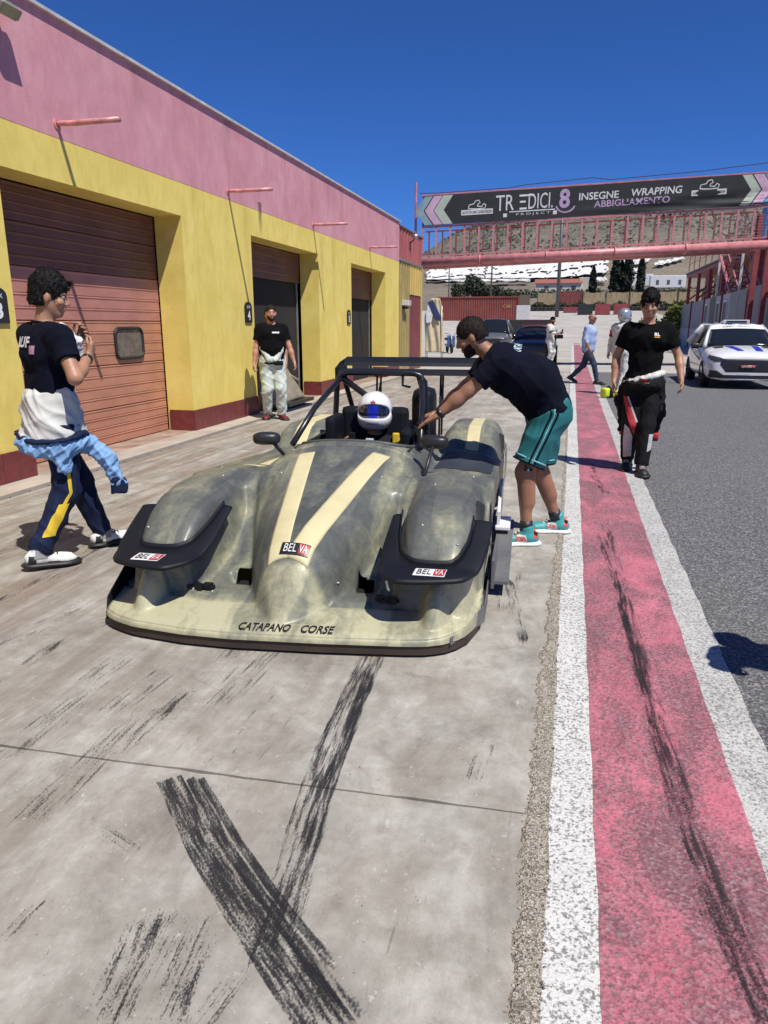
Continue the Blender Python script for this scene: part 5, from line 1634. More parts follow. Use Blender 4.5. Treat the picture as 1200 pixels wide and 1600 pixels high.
# rear wing
wy, wz = 3.80, 1.03
prof = [(0.0, 0.0), (0.05, 0.035), (0.14, 0.042), (0.27, 0.02), (0.27, 0.012), (0.14, 0.012), (0.05, -0.012)]
wq = B(); wq.prism([(-0.66, wy - 0.13 + a, wz + c) for a, c in prof], (0, 0, 0), (1.32, 0, 0)); wq.make('rear_wing', CARB, race)
wq = B(); wq.prism([(-0.66, wy + 0.12 + a * .5, wz + 0.06 + c * .6 + a * .25) for a, c in prof], (0, 0, 0), (1.32, 0, 0)); wq.make('wing_flap', CARB, race)
for sg in (-1, 1):
    e = B(); e.prism([(sg * 0.664, wy - .16, wz - .075), (sg * 0.664, wy + .28, wz - .075), (sg * 0.664, wy + .28, wz + .13), (sg * .664, wy + .02, wz + .10), (sg * .664, wy - .16, wz + .05)], (0, 0, 0), (sg * .008, 0, 0)); e.make('wing_end_plate', CARB, race)
    p = B(); p.tube([(sg * 0.30, wy - .02, wz), (sg * 0.30, wy - .10, 0.45)], 0.010, 8); p.tube([(sg * 0.30, wy + .16, wz), (sg * 0.30, wy + .10, 0.45)], 0.010, 8); p.tube([(sg * .30, wy - .06, 0.78), (sg * .30, wy + .14, 0.78)], 0.008, 6); p.tube([(sg * .30, wy - .07, 0.72), (sg * .30, wy + .15, 0.96)], 0.007, 6)
    p.make('wing_strut', TUBEB, race, True)

# ================================================================== road cars
CARWHITE = M('white_car_paint', (0.72, 0.73, 0.74), 0.22, 0, 0.03, 2, 0, 1, (1, 1, 1), 0.6)
CARGLASS = M('car_glass', (0.012, 0.015, 0.018), 0.06, 0, 0.1)
LAMPG = M('headlight_glass', (0.05, 0.055, 0.06), 0.1, 0, 0.4, 14)
def loft_half(stations, mirror=True):
    """stations: list of (y, [(x,z)...]) half sections bottom to top; mirrored about x=0"""
    m = len(stations[0][1]); V = []; F = []
    row = 2 * m - 1
    for y, pr in stations:
        pts = [(-x, y if not hasattr(y, '__len__') else y[k], z) for k, (x, z) in enumerate(pr)]
        pts = pts + [(-px, py, pz) for px, py, pz in pts[-2::-1]]
        V += pts
    for i in range(len(stations) - 1):
        for k in range(row - 1):
            a = i * row + k
            F.append((a, a + 1, a + row + 1, a + row))
    return V, F, row
def road_car(t, paint, W=0.87, L=4.05, hood=0.93, roof=1.47, nose_z=0.72, hatch=True):
    """y=0 at the front bumper, y grows to the tail"""
    st = [
        (0.00, [(0.30, .22), (0.56, .24), (0.60, .40), (0.60, .55), (0.57, .66), (0.40, .70), (0, .71)]),
        (0.07, [(0.40, .19), (0.70, .22), (0.75, .40), (0.74, .56), (0.68, .69), (0.45, .755), (0, .77)]),
        (0.25, [(0.45, .18), (0.80, .21), (0.845, .40), (0.835, .58), (0.77, .745), (0.48, .82), (0, .835)]),
        (0.55, [(0.48, .18), (0.83, .21), (0.872, .40), (0.865, .60), (0.80, .80), (0.50, .875), (0, .89)]),
        (1.00, [(0.48, .18), (0.84, .21), (0.875, .40), (0.868, .62), (0.81, .86), (0.52, .93), (0, .945)]),
        (1.25, [(0.48, .18), (0.84, .20), (0.868, .40), (0.865, .64), (0.82, .90), (0.55, .955), (0, .965)]),
        (2.20, [(0.48, .18), (0.84, .20), (0.862, .40), (0.868, .66), (0.83, .925), (0.6, .95), (0, .95)]),
        (3.20, [(0.48, .18), (0.84, .21), (0.872, .42), (0.88, .70), (0.83, .955), (0.6, .97), (0, .97)]),
        (3.80, [(0.48, .22), (0.80, .25), (0.845, .45), (0.85, .72), (0.79, .97), (0.55, 1.0), (0, 1.0)]),
        (4.02, [(0.40, .30), (0.68, .33), (0.74, .5), (0.74, .72), (0.69, .93), (0.5, .97), (0, .97)])]
    kx = W / 0.875; ky = L / 4.02; kz = hood / 0.95
    st = [(y * ky, [(x * kx, .2 + (z - .2) * kz) for x, z in pr]) for y, pr in st]
    V, F, row = loft_half(st)
    F.append(tuple(range(row - 1, -1, -1))); F.append(tuple((len(st) - 1) * row + k for k in range(row)))
    body = mk('body', V, F, paint, t, True)
    cr = body.data
    body = subsurf(body, 2)
    # wheel arches: dark liners just proud of the sides
    zb = .2 + (.945 - .2) * kz
    G = [((1.08 * ky, zb - .01), (0.80 * kx, zb - .02)), ]
    ya, yr0, yr1, yb = 1.08 * ky, 1.95 * ky, 3.35 * ky, 3.95 * ky
    xr = 0.58 * kx; xb = 0.80 * kx
    # glasshouse frame: pillars and roof in paint, glass panels between
    rs = [(yr0, [(xr, roof - .07), (xr * .75, roof - .02), (0, roof)]), ((yr0 * 2 + yr1) / 3, [(xr * 1.03, roof - .05), (xr * .78, roof + .005), (0, roof + .02)]),
          (yr1, [(xr, roof - .07), (xr * .76, roof - .015), (0, roof)]), (yr1 + .18, [(xr * .94, roof - .12), (xr * .72, roof - .07), (0, roof - .055)])]
    V, F, row = loft_half(rs)
    rf = mk('roof', V, F, paint, t, True); q = rf.modifiers.new('thick', 'SOLIDIFY'); q.thickness = 0.035
    rf = subsurf(rf, 1)
    for sg in (-1, 1):
        p = B()
        p.tube([(sg * xb, ya, zb - .03), (sg * (xr + xb) / 2 * 1.01, (ya + yr0) / 2, (zb + roof - .05) / 2 + .01), (sg * xr, yr0, roof - .06)], [.05, .04, .035], 8)
        p.make('front_pillar', paint, t, True)
        p = B(); p.tube([(sg * (xb + .02), yb - .35, zb + .02), (sg * xr, yr1, roof - .07)], [.12, .06], 8); p.make('rear_pillar', paint, t, True)
        p = B(); p.tube([(sg * (xb + .015), 2.25 * ky, zb), (sg * xr, 2.25 * ky, roof - .06)], .035, 6); p.make('middle_pillar', BLACKP, t, True)
        B().prism([(sg * (xb + .01), ya + .12, zb - .02), (sg * (xb + .02), yb - .4, zb), (sg * (xr + .005), yr1 - .03, roof - .07), (sg * (xr + .005), yr0, roof - .06)], (0, 0, 0), (-sg * .015, 0, 0)).make('side_window', CARGLASS, t)
    # windscreen with a little curvature
    n = 9; V = []; F = []
    for j in range(n):
        q = j / (n - 1)
        for k in range(n):
            u = k / (n - 1) * 2 - 1
            x = u * (xb * .97 + (xr - xb * .97) * q)
            V.append((x, ya - .10 * (1 - u * u) + (yr0 - ya) * q, zb - .015 + (roof - .045 - zb) * q + .02 * math.sin(math.pi * q) + .035 * (1 - u * u) * q))
    ii = np.arange(n * n).reshape(n, n)
    ws = mk('windscreen', V, np.stack([ii[:-1, :-1], ii[:-1, 1:], ii[1:, 1:], ii[1:, :-1]], -1).reshape(-1, 4), CARGLASS, t, True)
    q = ws.modifiers.new('thick', 'SOLIDIFY'); q.thickness = .01
    B().prism([(-xb, yb - .1, zb), (xb, yb - .1, zb), (xr * .9, yr1 + .16, roof - .12), (-xr * .9, yr1 + .16, roof - .12)], (0, 0, 0), (0, -.015, 0)).make('rear_window', CARGLASS, t)
    bv = bvh_of(body)
    return body, bv, (kx, ky, kz, xb, xr, zb, ya, yr0)
def car_wheel(t, x, y, r=0.32):
    o = bpy.data.objects.new('wheel', None); link(o, t); o.location = (x, y, r)
    B().lathe([(r * .66, -.10), (r * .95, -.10), (r, -.07), (r, .07), (r * .95, .10), (r * .66, .10)], (0, 0, 0), 'X', 28).make('tyre', MATS['tyre_rubber'], o, True)
    rb = B().lathe([(0, .06), (.05, .07), (.06, .04), (r * .66, .075), (r * .66, -.09), (0, -.08)], (0, 0, 0), 'X', 20)
    for k in range(8):
        a = k * math.pi / 4; rb.tube([(.06, .04 * math.cos(a), .04 * math.sin(a)), (.085, r * .62 * math.cos(a), r * .62 * math.sin(a))], .018, 5)
    rr = rb.make('rim', MATS['dark_alloy'], o, True)
    if x < 0: rr.scale = (-1, 1, 1)
    B().lathe([(0, 0), (r * 1.17, 0), (r * 1.17, .012), (0, .012)], (0.045 if x > 0 else -0.057, 0, .015), 'X', 28).make('arch_liner', BLACKP, o)
def front_patch(name, poly, t, bv, mat, off=.006, mirror_x=False, cuts=3):
    if mirror_x: poly = [(-x, z) for x, z in poly][::-1]
    vv, ff = grid_poly(poly, cuts)
    out = []
    for x, z in vv:
        h, nn, _, _ = bv.ray_cast(Vector((x, -1.5, z)), Vector((0, 1, 0)), 6)
        p = h if h is not None else Vector((x, .3, z))
        out.append(p + Vector((0, -off, 0)))
    o = mk(name, out, ff, mat, t, True)
    q = o.modifiers.new('thick', 'SOLIDIFY'); q.thickness = .02; q.offset = -1
    return o
def top_patch(name, poly, t, bv, mat, off=.004, cuts=3):
    vv, ff = grid_poly(poly, cuts); out = []
    for x, y in vv:
        h, nn, _, _ = bv.ray_cast(Vector((x, y, 3)), Vector((0, 0, -1)), 6)
        out.append((h if h is not None else Vector((x, y, .9))) + Vector((0, 0, off)))
    return mk(name, out, ff, mat, t, True)

hatch = thing('hatchback_car', 'white rally hatchback with blue bonnet stripes parked on the asphalt at the right edge', 'car', (4.02, 18.75, 0.0), rad(-1.0))
body, bv, K = road_car(hatch, CARWHITE, W=0.90, L=4.06, hood=1.01, roof=1.52)
kx, ky, kz, xb, xr, zb, ya, yr0 = K
for x in (-.80, .80):
    car_wheel(hatch, x, .80); car_wheel(hatch, x, 3.30)
front_patch('grille', [(-.60, .58), (-.46, .40), (.46, .40), (.60, .58), (.54, .70), (-.54, .70)], hatch, bv, BLACKP)
front_patch('lower_intake', [(-.80, .25), (.80, .25), (.78, .30), (.60, .33), (-.60, .33), (-.78, .30)], hatch, bv, BLACKP)
for mx in (False, True):
    front_patch('intake', [(-.81, .26), (-.50, .26), (-.50, .33), (-.66, .43), (-.80, .43)], hatch, bv, BLACKP, .012, mx)
    front_patch('headlight', [(-.80, .78), (-.84, .70), (-.72, .635), (-.52, .64), (-.47, .68), (-.60, .73)], hatch, bv, LAMPG, .010, mx)
front_patch('number_plate', [(-.17, .50), (.17, .50), (.17, .56), (-.17, .56)], hatch, bv, RED, .03, False, 1)
put_text('lettering', 'SPORT', (0, -.062, .53), (1, 0, 0), (0, 0, 1), .28, .045, DECW, hatch, .004)
BLUE = M('blue_stripe', (0.02, 0.035, 0.33), 0.35)
top_patch('bonnet_stripe', [(-.20, .30), (-.05, .30), (-.22, .92), (-.40, .92)], hatch, bv, BLUE)
top_patch('bonnet_stripe', [(.20, .30), (.36, .30), (.36, .92), (.20, .92)], hatch, bv, BLUE)
top_patch('bonnet_vent', [(-.62, .78), (-.45, .74), (-.42, .98), (-.66, 1.0)], hatch, bv, BLACKP)
top_patch('bonnet_vent', [(.62, .78), (.45, .74), (.42, .98), (.66, 1.0)], hatch, bv, BLACKP)
# sun strip across the top of the windscreen
V = []
for j in range(4):
    q = .74 + .24 * j / 3
    for k in range(9):
        u = k / 4 - 1; x = u * (xb * .97 + (xr - xb * .97) * q)
        V.append((x, ya - .10 * (1 - u * u) + (yr0 - ya) * q - .012, zb - .015 + (1.52 - .045 - zb) * q + .02 * math.sin(math.pi * q) + .035 * (1 - u * u) * q + .012))
ii = np.arange(36).reshape(4, 9)
mk('sun_strip', V, np.stack([ii[:-1, :-1], ii[:-1, 1:], ii[1:, 1:], ii[1:, :-1]], -1).reshape(-1, 4), DECW, hatch, True)
dz = Vector((0, yr0 - ya, 1.52 - .045 - zb)).normalized()
put_text('lettering', 'EMC Sport', (0.0, ya - .10 + (yr0 - ya) * .86 - .035, zb + (1.52 - .045 - zb) * .86 + .065), (1, 0, 0), dz, .62, .10, DECK_, hatch, .012, bold=.01)
sc = B(); sc.prism([(-.30, 1.96, 1.50), (-.30, 1.96, 1.585), (-.30, 2.06, 1.60), (-.30, 2.50, 1.54), (-.30, 2.50, 1.50)], (0, 0, 0), (.60, 0, 0)); sc.make('roof_scoop', CARWHITE, hatch)
sc = B(); sc.box((0.0, 1.955, 1.555), (.48, .02, .035)); sc.make('scoop_opening', BLACKP, hatch)
for sg in (-1, 1):
    mm = B(); mm.box((sg * 1.0, 1.42, 0.96), (.20, .12, .13), 0, .04); mm.tube([(sg * .84, 1.45, .94), (sg * .95, 1.43, .94)], .025, 6); mm.make('mirror', BLACKP, hatch, True)
# blue and grey side graphic on the flank towards the lane
V = []
for y, z0, z1 in ((1.2, .60, .78), (1.7, .66, .86), (2.3, .74, .90), (3.0, .84, .92)):
    for z in (z0, z1):
        h, _, _, _ = bv.ray_cast(Vector((-3, y, z)), Vector((1, 0, 0)), 5); V.append((h if h else Vector((-.9, y, z))) + Vector((-.006, 0, 0)))
mk('side_graphic', V, [(0, 1, 3, 2), (2, 3, 5, 4), (4, 5, 7, 6)], M('slate_blue_graphic', (0.07, 0.13, 0.25), 0.4), hatch, True)
B().box((0, 3.95, 1.48), (1.15, .28, .04), 0, .015).make('rear_spoiler', CARWHITE, hatch, True)

grey = thing('parked_car', 'grey estate car parked behind the bending man, only its windscreen showing', 'car', (-4.15, 40.0, 0.0), rad(2), 'vehicles parked behind the race car')
b2, bv2, _k = road_car(grey, M('grey_car_paint', (0.13, 0.14, 0.145), 0.35, 0.3), W=.93, L=4.5, hood=1.10, roof=1.80)
for x in (-.82, .82): car_wheel(grey, x, .85, .36); car_wheel(grey, x, 3.6, .36)
front_patch('grille', [(-.42, .55), (.42, .55), (.5, .75), (-.5, .75)], grey, bv2, BLACKP)
for mx in (False, True): front_patch('headlight', [(-.82, .82), (-.84, .70), (-.55, .68), (-.52, .76)], grey, bv2, LAMPG, .01, mx)
dark = thing('parked_car', 'dark saloon with a red roof edge parked beside the man looking at his phone', 'car', (-1.42, 28.6, 0.0), rad(1), 'vehicles parked behind the race car')
b3, bv3, _k = road_car(dark, M('near_black_car_paint', (0.018, 0.02, 0.026), 0.25, 0, .1, 2, 0, 1, (1, 1, 1), .5), W=.90, L=4.2, hood=0.98, roof=1.42)
for x in (-.82, .82): car_wheel(dark, x, .82, .33); car_wheel(dark, x, 3.4, .33)
B().box((0, 2.0, 1.44), (1.12, .22, .05), 0, .02).make('roof_edge', M('red_trim', (0.26, 0.03, 0.035), .4), dark, True)
for sg in (-1, 1):
    mm = B(); mm.box((sg * 1.0, 1.42, 1.02), (.22, .10, .15), 0, .04); mm.tube([(sg * .84, 1.45, .98), (sg * .95, 1.43, .98)], .025, 6); mm.make('mirror', PALEMETAL if sg < 0 else BLACKP, dark, True)
front_patch('grille', [(-.42, .45), (.42, .45), (.5, .62), (-.5, .62)], dark, bv3, BLACKP)
for mx in (False, True): front_patch('headlight', [(-.80, .72), (-.82, .62), (-.55, .60), (-.52, .68)], dark, bv3, LAMPG, .01, mx)
van = thing('flatbed_trailer', 'black sided flatbed trailer parked right of the grey car', 'trailer', (-3.2, 52.0, 0.0), rad(4))
B().box((0.0, 0, 1.25), (3.6, 2.0, 1.1), 0, .03).make('side_board', M('black_board', (0.02, 0.02, 0.022), .7), van)
B().box((0.0, 0, .6), (3.5, 1.9, .15)).make('chassis', BLACKP, van)
for x in (-1.1, 1.1): car_wheel(van, x, -.8, .32)
# small blue scooter beside the draped display
sco = thing('scooter', 'small blue scooter parked beyond the draped cloth', 'scooter', (-6.35, 39.5, 0.0), rad(20))
SB = M('blue_scooter_paint', (0.06, 0.12, 0.25), .3)
q = B(); q.box((0, .1, .42), (.34, .95, .12), 0, .04); q.box((0, -.42, .62), (.42, .14, .62), 0, .05); q.make('body', SB, sco, True)
q = B(); q.box((0, .42, .72), (.32, .72, .16), 0, .06); q.make('seat', BLACKP, sco, True)
q = B(); q.tube([(-.34, -.45, 1.04), (0, -.5, .98), (.34, -.45, 1.04)], .02, 8); q.tube([(0, -.5, .98), (0, -.62, .3)], .03, 8); q.make('handlebar', METAL, sco, True)
for y in (-.62, .62):
    B().lathe([(.12, -.05), (.22, -.05), (.25, 0), (.22, .05), (.12, .05), (.12, -.05)], (0, y, .25), 'X', 18).make('wheel', TYRE, sco, True)
B().box((0, -.51, .78), (.2, .04, .12), 0, .02).make('headlight', LAMPG, sco)

# ================================================================== people
# every body is one continuous surface grown from blended limbs on a grid (surface nets)
class Blob:
    def __init__(s): s.p = []
    def cone(s, a, b, ra, rb, k=.02, cut=0.0, sq=None, neg=False):
        """tapered limb a->b; cut>0 flattens the end at b; sq=(axis, factor) widens it along an axis"""
        s.p.append(('c', np.array(a, float), np.array(b, float), ra, rb, k, cut, sq, neg)); return s
    def ell(s, c, r, k=.02, R=None, neg=False):
        s.p.append(('e', np.array(c, float), np.array(r, float), k, R, neg)); return s
    def plane(s, pt, nrm, c, rad_):
        """cut away everything on the nrm side of pt, within a ball"""
        s.p.append(('p', np.array(pt, float), np.array(nrm, float), np.array(c, float), rad_)); return s
    def build(s, h):
        lo = np.full(3, 9.); hi = np.full(3, -9.)
        bb = []
        for q in s.p:
            if q[0] == 'c':
                _, a, b, ra, rb, k, cut, sq, neg = q
                m = max(ra, rb) * (max(1, 1 / sq[1]) if sq else 1) + k + 2 * h
                l = np.minimum(a, b) - m; u = np.maximum(a, b) + m
            elif q[0] == 'e':
                _, c, r, k, R, neg = q
                m = (np.abs(R.T) @ r if R is not None else r) + k + 2 * h
                l = c - m; u = c + m
            else:
                l = q[3] - q[4]; u = q[3] + q[4]; neg = True
            bb.append((l, u))
            if not neg: lo = np.minimum(lo, l); hi = np.maximum(hi, u)
        lo -= 2 * h; n = np.ceil((hi - lo) / h).astype(int) + 3
        A = np.full(n, .2, np.float32)
        ax = [lo[i] + h * np.arange(n[i]) for i in range(3)]
        for q, (l, u) in zip(s.p, bb):
            i0 = np.maximum(0, np.floor((l - lo) / h).astype(int)); i1 = np.minimum(n, np.ceil((u - lo) / h).astype(int) + 1)
            if (i1 <= i0).any(): continue
            X, Y, Z = np.meshgrid(*[ax[i][i0[i]:i1[i]].astype(np.float32) for i in range(3)], indexing='ij', sparse=True)
            sl = tuple(slice(i0[i], i1[i]) for i in range(3))
            W = A[sl]
            if q[0] == 'c':
                _, a, b, ra, rb, k, cut, sq, neg = q
                px, py, pz = X - a[0], Y - a[1], Z - a[2]
                d = b - a; L2 = float(d @ d) + 1e-9
                dt = px * d[0] + py * d[1] + pz * d[2]
                t = np.clip(dt / L2, 0, 1)
                qx, qy, qz = px - t * d[0], py - t * d[1], pz - t * d[2]
                if sq:
                    w_, f_ = sq
                    e = (qx * w_[0] + qy * w_[1] + qz * w_[2]) * (f_ - 1)
                    qx = qx + e * w_[0]; qy = qy + e * w_[1]; qz = qz + e * w_[2]
                D = np.sqrt(qx * qx + qy * qy + qz * qz) - (ra + (rb - ra) * t)
                if cut:
                    D = np.maximum(D, dt / math.sqrt(L2) - math.sqrt(L2))
            elif q[0] == 'e':
                _, c, r, k, R, neg = q
                px, py, pz = X - c[0], Y - c[1], Z - c[2]
                if R is not None:
                    px, py, pz = (R[0, 0] * px + R[0, 1] * py + R[0, 2] * pz, R[1, 0] * px + R[1, 1] * py + R[1, 2] * pz, R[2, 0] * px + R[2, 1] * py + R[2, 2] * pz)
                g = np.sqrt((px / r[0]) ** 2 + (py / r[1]) ** 2 + (pz / r[2]) ** 2)
                D = (g - 1) * float(r.min())
            else:
                _, pt, nn, c, R_ = q
                D = (X - pt[0]) * nn[0] + (Y - pt[1]) * nn[1] + (Z - pt[2]) * nn[2]
                msk = np.sqrt((X - c[0]) ** 2 + (Y - c[1]) ** 2 + (Z - c[2]) ** 2) < R_
                W[...] = np.where(msk, np.maximum(W, D), W); continue
            if neg:
                hh = np.maximum(k - np.abs(W + D), 0) / k
                W[...] = np.maximum(W, -D) + hh * hh * k * .25
            else:
                hh = np.maximum(k - np.abs(W - D), 0) / k
                W[...] = np.minimum(W, D) - hh * hh * k * .25
        A[0] = A[-1] = .2; A[:, 0] = A[:, -1] = .2; A[:, :, 0] = A[:, :, -1] = .2
        return nets(A, lo, h)

def nets(A, lo, h):
    neg = A < 0
    n = A.shape
    cn = tuple(q - 1 for q in n)
    act = np.zeros(cn, np.int8)
    for i in (0, 1):
        for j in (0, 1):
            for k in (0, 1):
                act += neg[i:i + cn[0], j:j + cn[1], k:k + cn[2]]
    on = (act > 0) & (act < 8)
    cells = np.argwhere(on)
    ids = np.full(cn, -1, np.int64); ids[on] = np.arange(len(cells))
    acc = np.zeros((len(cells), 3)); cnt = np.zeros(len(cells))
    quads = []
    for axis in range(3):
        o1, o2 = [q for q in range(3) if q != axis]
        s0 = [slice(None)] * 3; s1 = [slice(None)] * 3
        s0[axis] = slice(0, -1); s1[axis] = slice(1, None)
        cr = neg[tuple(s0)] != neg[tuple(s1)]
        E = np.argwhere(cr)
        a = A[tuple(s0)][cr]; b = A[tuple(s1)][cr]
        P = E.astype(float); P[:, axis] += a / (a - b)
        inn = neg[tuple(s0)][cr]
        q4 = []
        for d1, d2 in ((-1, -1), (0, -1), (0, 0), (-1, 0)):
            C = E.copy(); C[:, o1] += d1; C[:, o2] += d2
            c = ids[C[:, 0], C[:, 1], C[:, 2]]
            q4.append(c)
            np.add.at(acc, c, P); np.add.at(cnt, c, 1)
        Q = np.stack(q4, 1)
        flip = inn if axis != 1 else ~inn
        Q[~flip] = Q[~flip][:, ::-1]
        quads.append(Q)
    v = acc / cnt[:, None] * h + lo
    return v, np.concatenate(quads)

def vnormals(v, f):
    fn = np.cross(v[f[:, 2]] - v[f[:, 0]], v[f[:, 3]] - v[f[:, 1]])
    n = np.zeros_like(v)
    for k in range(4): np.add.at(n, f[:, k], fn)
    return n / (np.linalg.norm(n, axis=1)[:, None] + 1e-12)

def relax(v, f, it=1, lam=.5):
    for _ in range(it):
        s = np.zeros_like(v); c = np.zeros(len(v))
        for a, b in ((0, 1), (1, 2), (2, 3), (3, 0)):
            np.add.at(s, f[:, a], v[f[:, b]]); np.add.at(s, f[:, b], v[f[:, a]])
            np.add.at(c, f[:, a], 1); np.add.at(c, f[:, b], 1)
        v = v + lam * (s / c[:, None] - v)
    return v

def wrinkle(v, f, amp, freq=22, seed=0):
    r = np.random.default_rng(seed)
    n = vnormals(v, f)
    w_ = v + .03 * np.sin(v[:, [1, 2, 0]] * 9 + seed) + .015 * np.sin(v[:, [2, 0, 1]] * 21 + seed)
    d = np.zeros(len(v))
    for _ in range(7):
        k = r.normal(size=3); k[2] *= .75; k = k / np.linalg.norm(k) * freq * r.uniform(.5, 1.8)
        d += (1 - np.abs(np.sin(w_ @ k + r.uniform(0, 6)))) ** 2 * r.uniform(.5, 1) - .25
    return v + n * (amp * d / 2.2)[:, None]

def bm_obj(name, blob, h, mat, parent, wr=0.0, freq=22, seed=0, rl=1):
    v, f = blob.build(h)
    if rl: v = relax(v, f, rl)
    if wr: v = wrinkle(v, f, wr, freq, seed)
    return mk(name, v, f, mat, parent, True)

def nv(*a):
    a = np.array(a if len(a) > 1 else a[0], float); return a / np.linalg.norm(a)
def ik(a, c, l1, l2, pole):
    a = np.array(a, float); c = np.array(c, float)
    d = c - a; L = np.linalg.norm(d)
    if L > (l1 + l2) * .999:
        c = a + d / L * (l1 + l2) * .999; d = c - a; L = np.linalg.norm(d)
    u = d / L
    x = (l1 * l1 - l2 * l2 + L * L) / (2 * L); y = math.sqrt(max(0, l1 * l1 - x * x))
    p = np.array(pole, float); p = p - u * (p @ u); p = p / np.linalg.norm(p)
    return a + u * x + p * y, c

def pose(pelvis=(0, 0, .92), lean=0.03, side=0.0, twist=0.0, curve=0.0, head=(0, 0), legs=((-.1, 0, .085), (.1, 0, .085)),
         toes=((-.1, 1, 0), (.1, 1, 0)), hands=None, poles=((-.3, -1, -.1), (.3, -1, -.1)), knee=((-.05, 1, 0), (.05, 1, 0)), hdir=None, palm=None, curl=(.5, .5), bulk=1.0, neck_fwd=.25):
    """joints in the person's own frame: x right, y forward, z up"""
    J = {'bulk': bulk}
    P = np.array(pelvis, float)
    ct, st_ = math.cos(twist), math.sin(twist)
    def spine(an):
        f = np.array([-st_ * math.cos(an), ct * math.cos(an), -math.sin(an)]); u = np.array([-st_ * math.sin(an) + side, ct * math.sin(an), math.cos(an)])
        return nv(u), nv(f)
    u1, f1 = spine(lean); u2, f2 = spine(lean + curve)
    R = nv(np.cross(f2, u2)); R1 = nv(np.cross(f1, u1))
    J['P'] = P; J['R'] = R; J['R1'] = R1; J['u1'] = u1; J['u2'] = u2; J['f1'] = f1; J['f2'] = f2
    J['W'] = P + u1 * .20; J['C'] = J['W'] + u2 * .20; J['N'] = J['W'] + u2 * .335 - f2 * .015
    J['hip'] = [P - R1 * .09 - u1 * .02, P + R1 * .09 - u1 * .02]
    J['sh'] = [J['N'] - R * .18 - u2 * .045, J['N'] + R * .18 - u2 * .045]
    yw, pt = head
    hf = nv(f2 * math.cos(yw) + R * math.sin(yw)) if abs(lean + curve) < .5 else nv(nv(f2[0] + u2[0], f2[1] + u2[1], 0.0) * math.cos(yw) + R * math.sin(yw))
    hu = np.array([0, 0, 1.]) if abs(lean + curve) < .5 else nv(np.array([0, 0, 1.]) + .35 * u2)
    hu = nv(hu - hf * (hu @ hf)); hr = np.cross(hf, hu)
    hf, hu = hf * math.cos(pt) - hu * math.sin(pt), hu * math.cos(pt) + hf * math.sin(pt)
    J['hf'], J['hu'], J['hr'] = hf, hu, hr
    J['H'] = J['N'] + u2 * .085 + hu * .105 + hf * neck_fwd * .13
    J['an'] = [None, None]; J['kn'] = [None, None]; J['toe'] = [nv(toes[0]), nv(toes[1])]
    for i in (0, 1):
        J['kn'][i], J['an'][i] = ik(J['hip'][i], legs[i], .43, .42, knee[i])
    if hands is None:
        hands = (J['sh'][0] + np.array([-.07, .03, -.53]), J['sh'][1] + np.array([.07, .03, -.53]))
    J['el'] = [None, None]; J['wr'] = [None, None]; J['hd'] = [None, None]; J['pn'] = [None, None]; J['curl'] = curl
    for i in (0, 1):
        J['el'][i], J['wr'][i] = ik(J['sh'][i], hands[i], .285, .255, poles[i])
        fd = nv(J['wr'][i] - J['el'][i])
        J['hd'][i] = nv(hdir[i]) if hdir and hdir[i] is not None else fd
        pn = np.array(palm[i], float) if palm and palm[i] is not None else (R if i == 0 else -R)
        J['pn'][i] = nv(pn - J['hd'][i] * (pn @ J['hd'][i]))
    return J

def hand(S, w, d, n, side, curl):
    r = np.cross(d, n) * side
    kn = []
    for o in (-.030, -.010, .011, .031):
        k = w + d * (.088 - abs(o) * .25) + r * o; kn.append(k)
        S.cone(w + d * .012 + r * o * .6, k, .016, .0125, .014)
    for k, L, o in zip(kn, (.058, .074, .080, .072), (-1, -.3, .3, 1)):
        c = curl
        d1 = nv(d * math.cos(c * .6) + n * math.sin(c * .6) + r * o * .07)
        d2 = nv(d * math.cos(c * 1.5) + n * math.sin(c * 1.5) + r * o * .05)
        m = k + d1 * L * .55
        S.cone(k, m, .0105, .0095, .006); S.cone(m, m + d2 * L * .5, .0095, .0075, .004)
    t0 = w + d * .03 + r * .024; t1 = t0 + nv(d * .65 + r * .70 + n * .25) * .048
    S.cone(t0, t1, .015, .0115, .012); S.cone(t1, t1 + nv(d * .9 + r * .25 + n * .35) * .036, .0110, .0085, .004)

def torso(S, J, g=0.0, k=.05, belly=0.0, low=True):
    b = J['bulk']; R = J['R']; R1 = J['R1']
    if low: S.cone(J['P'] - R1 * .055 - J['u1'] * .01, J['P'] + R1 * .055 - J['u1'] * .01, .115 * b + g, .115 * b + g, k, 0, (J['f1'], 1.05))
    S.cone(J['P'], J['W'], .112 * b + g, .105 * b + g + belly, k, 0, (R1, .80))
    S.cone(J['W'], J['C'], .105 * b + g + belly * .8, .118 * b + g, k, 0, (R, .76))
    S.cone(J['C'], J['N'] - J['u2'] * .06, .118 * b + g, .085 * b + g, k, 0, (R, .66))
    S.cone(J['sh'][0] + R * .03, J['sh'][1] - R * .03, .062 * b + g * .8, .062 * b + g * .8, k)
    for s_ in (-1, 1): S.ell(J['C'] + R * s_ * .075 + J['f2'] * .06 * b, (.075 * b + g, .05 * b + g, .065 * b + g), .04)

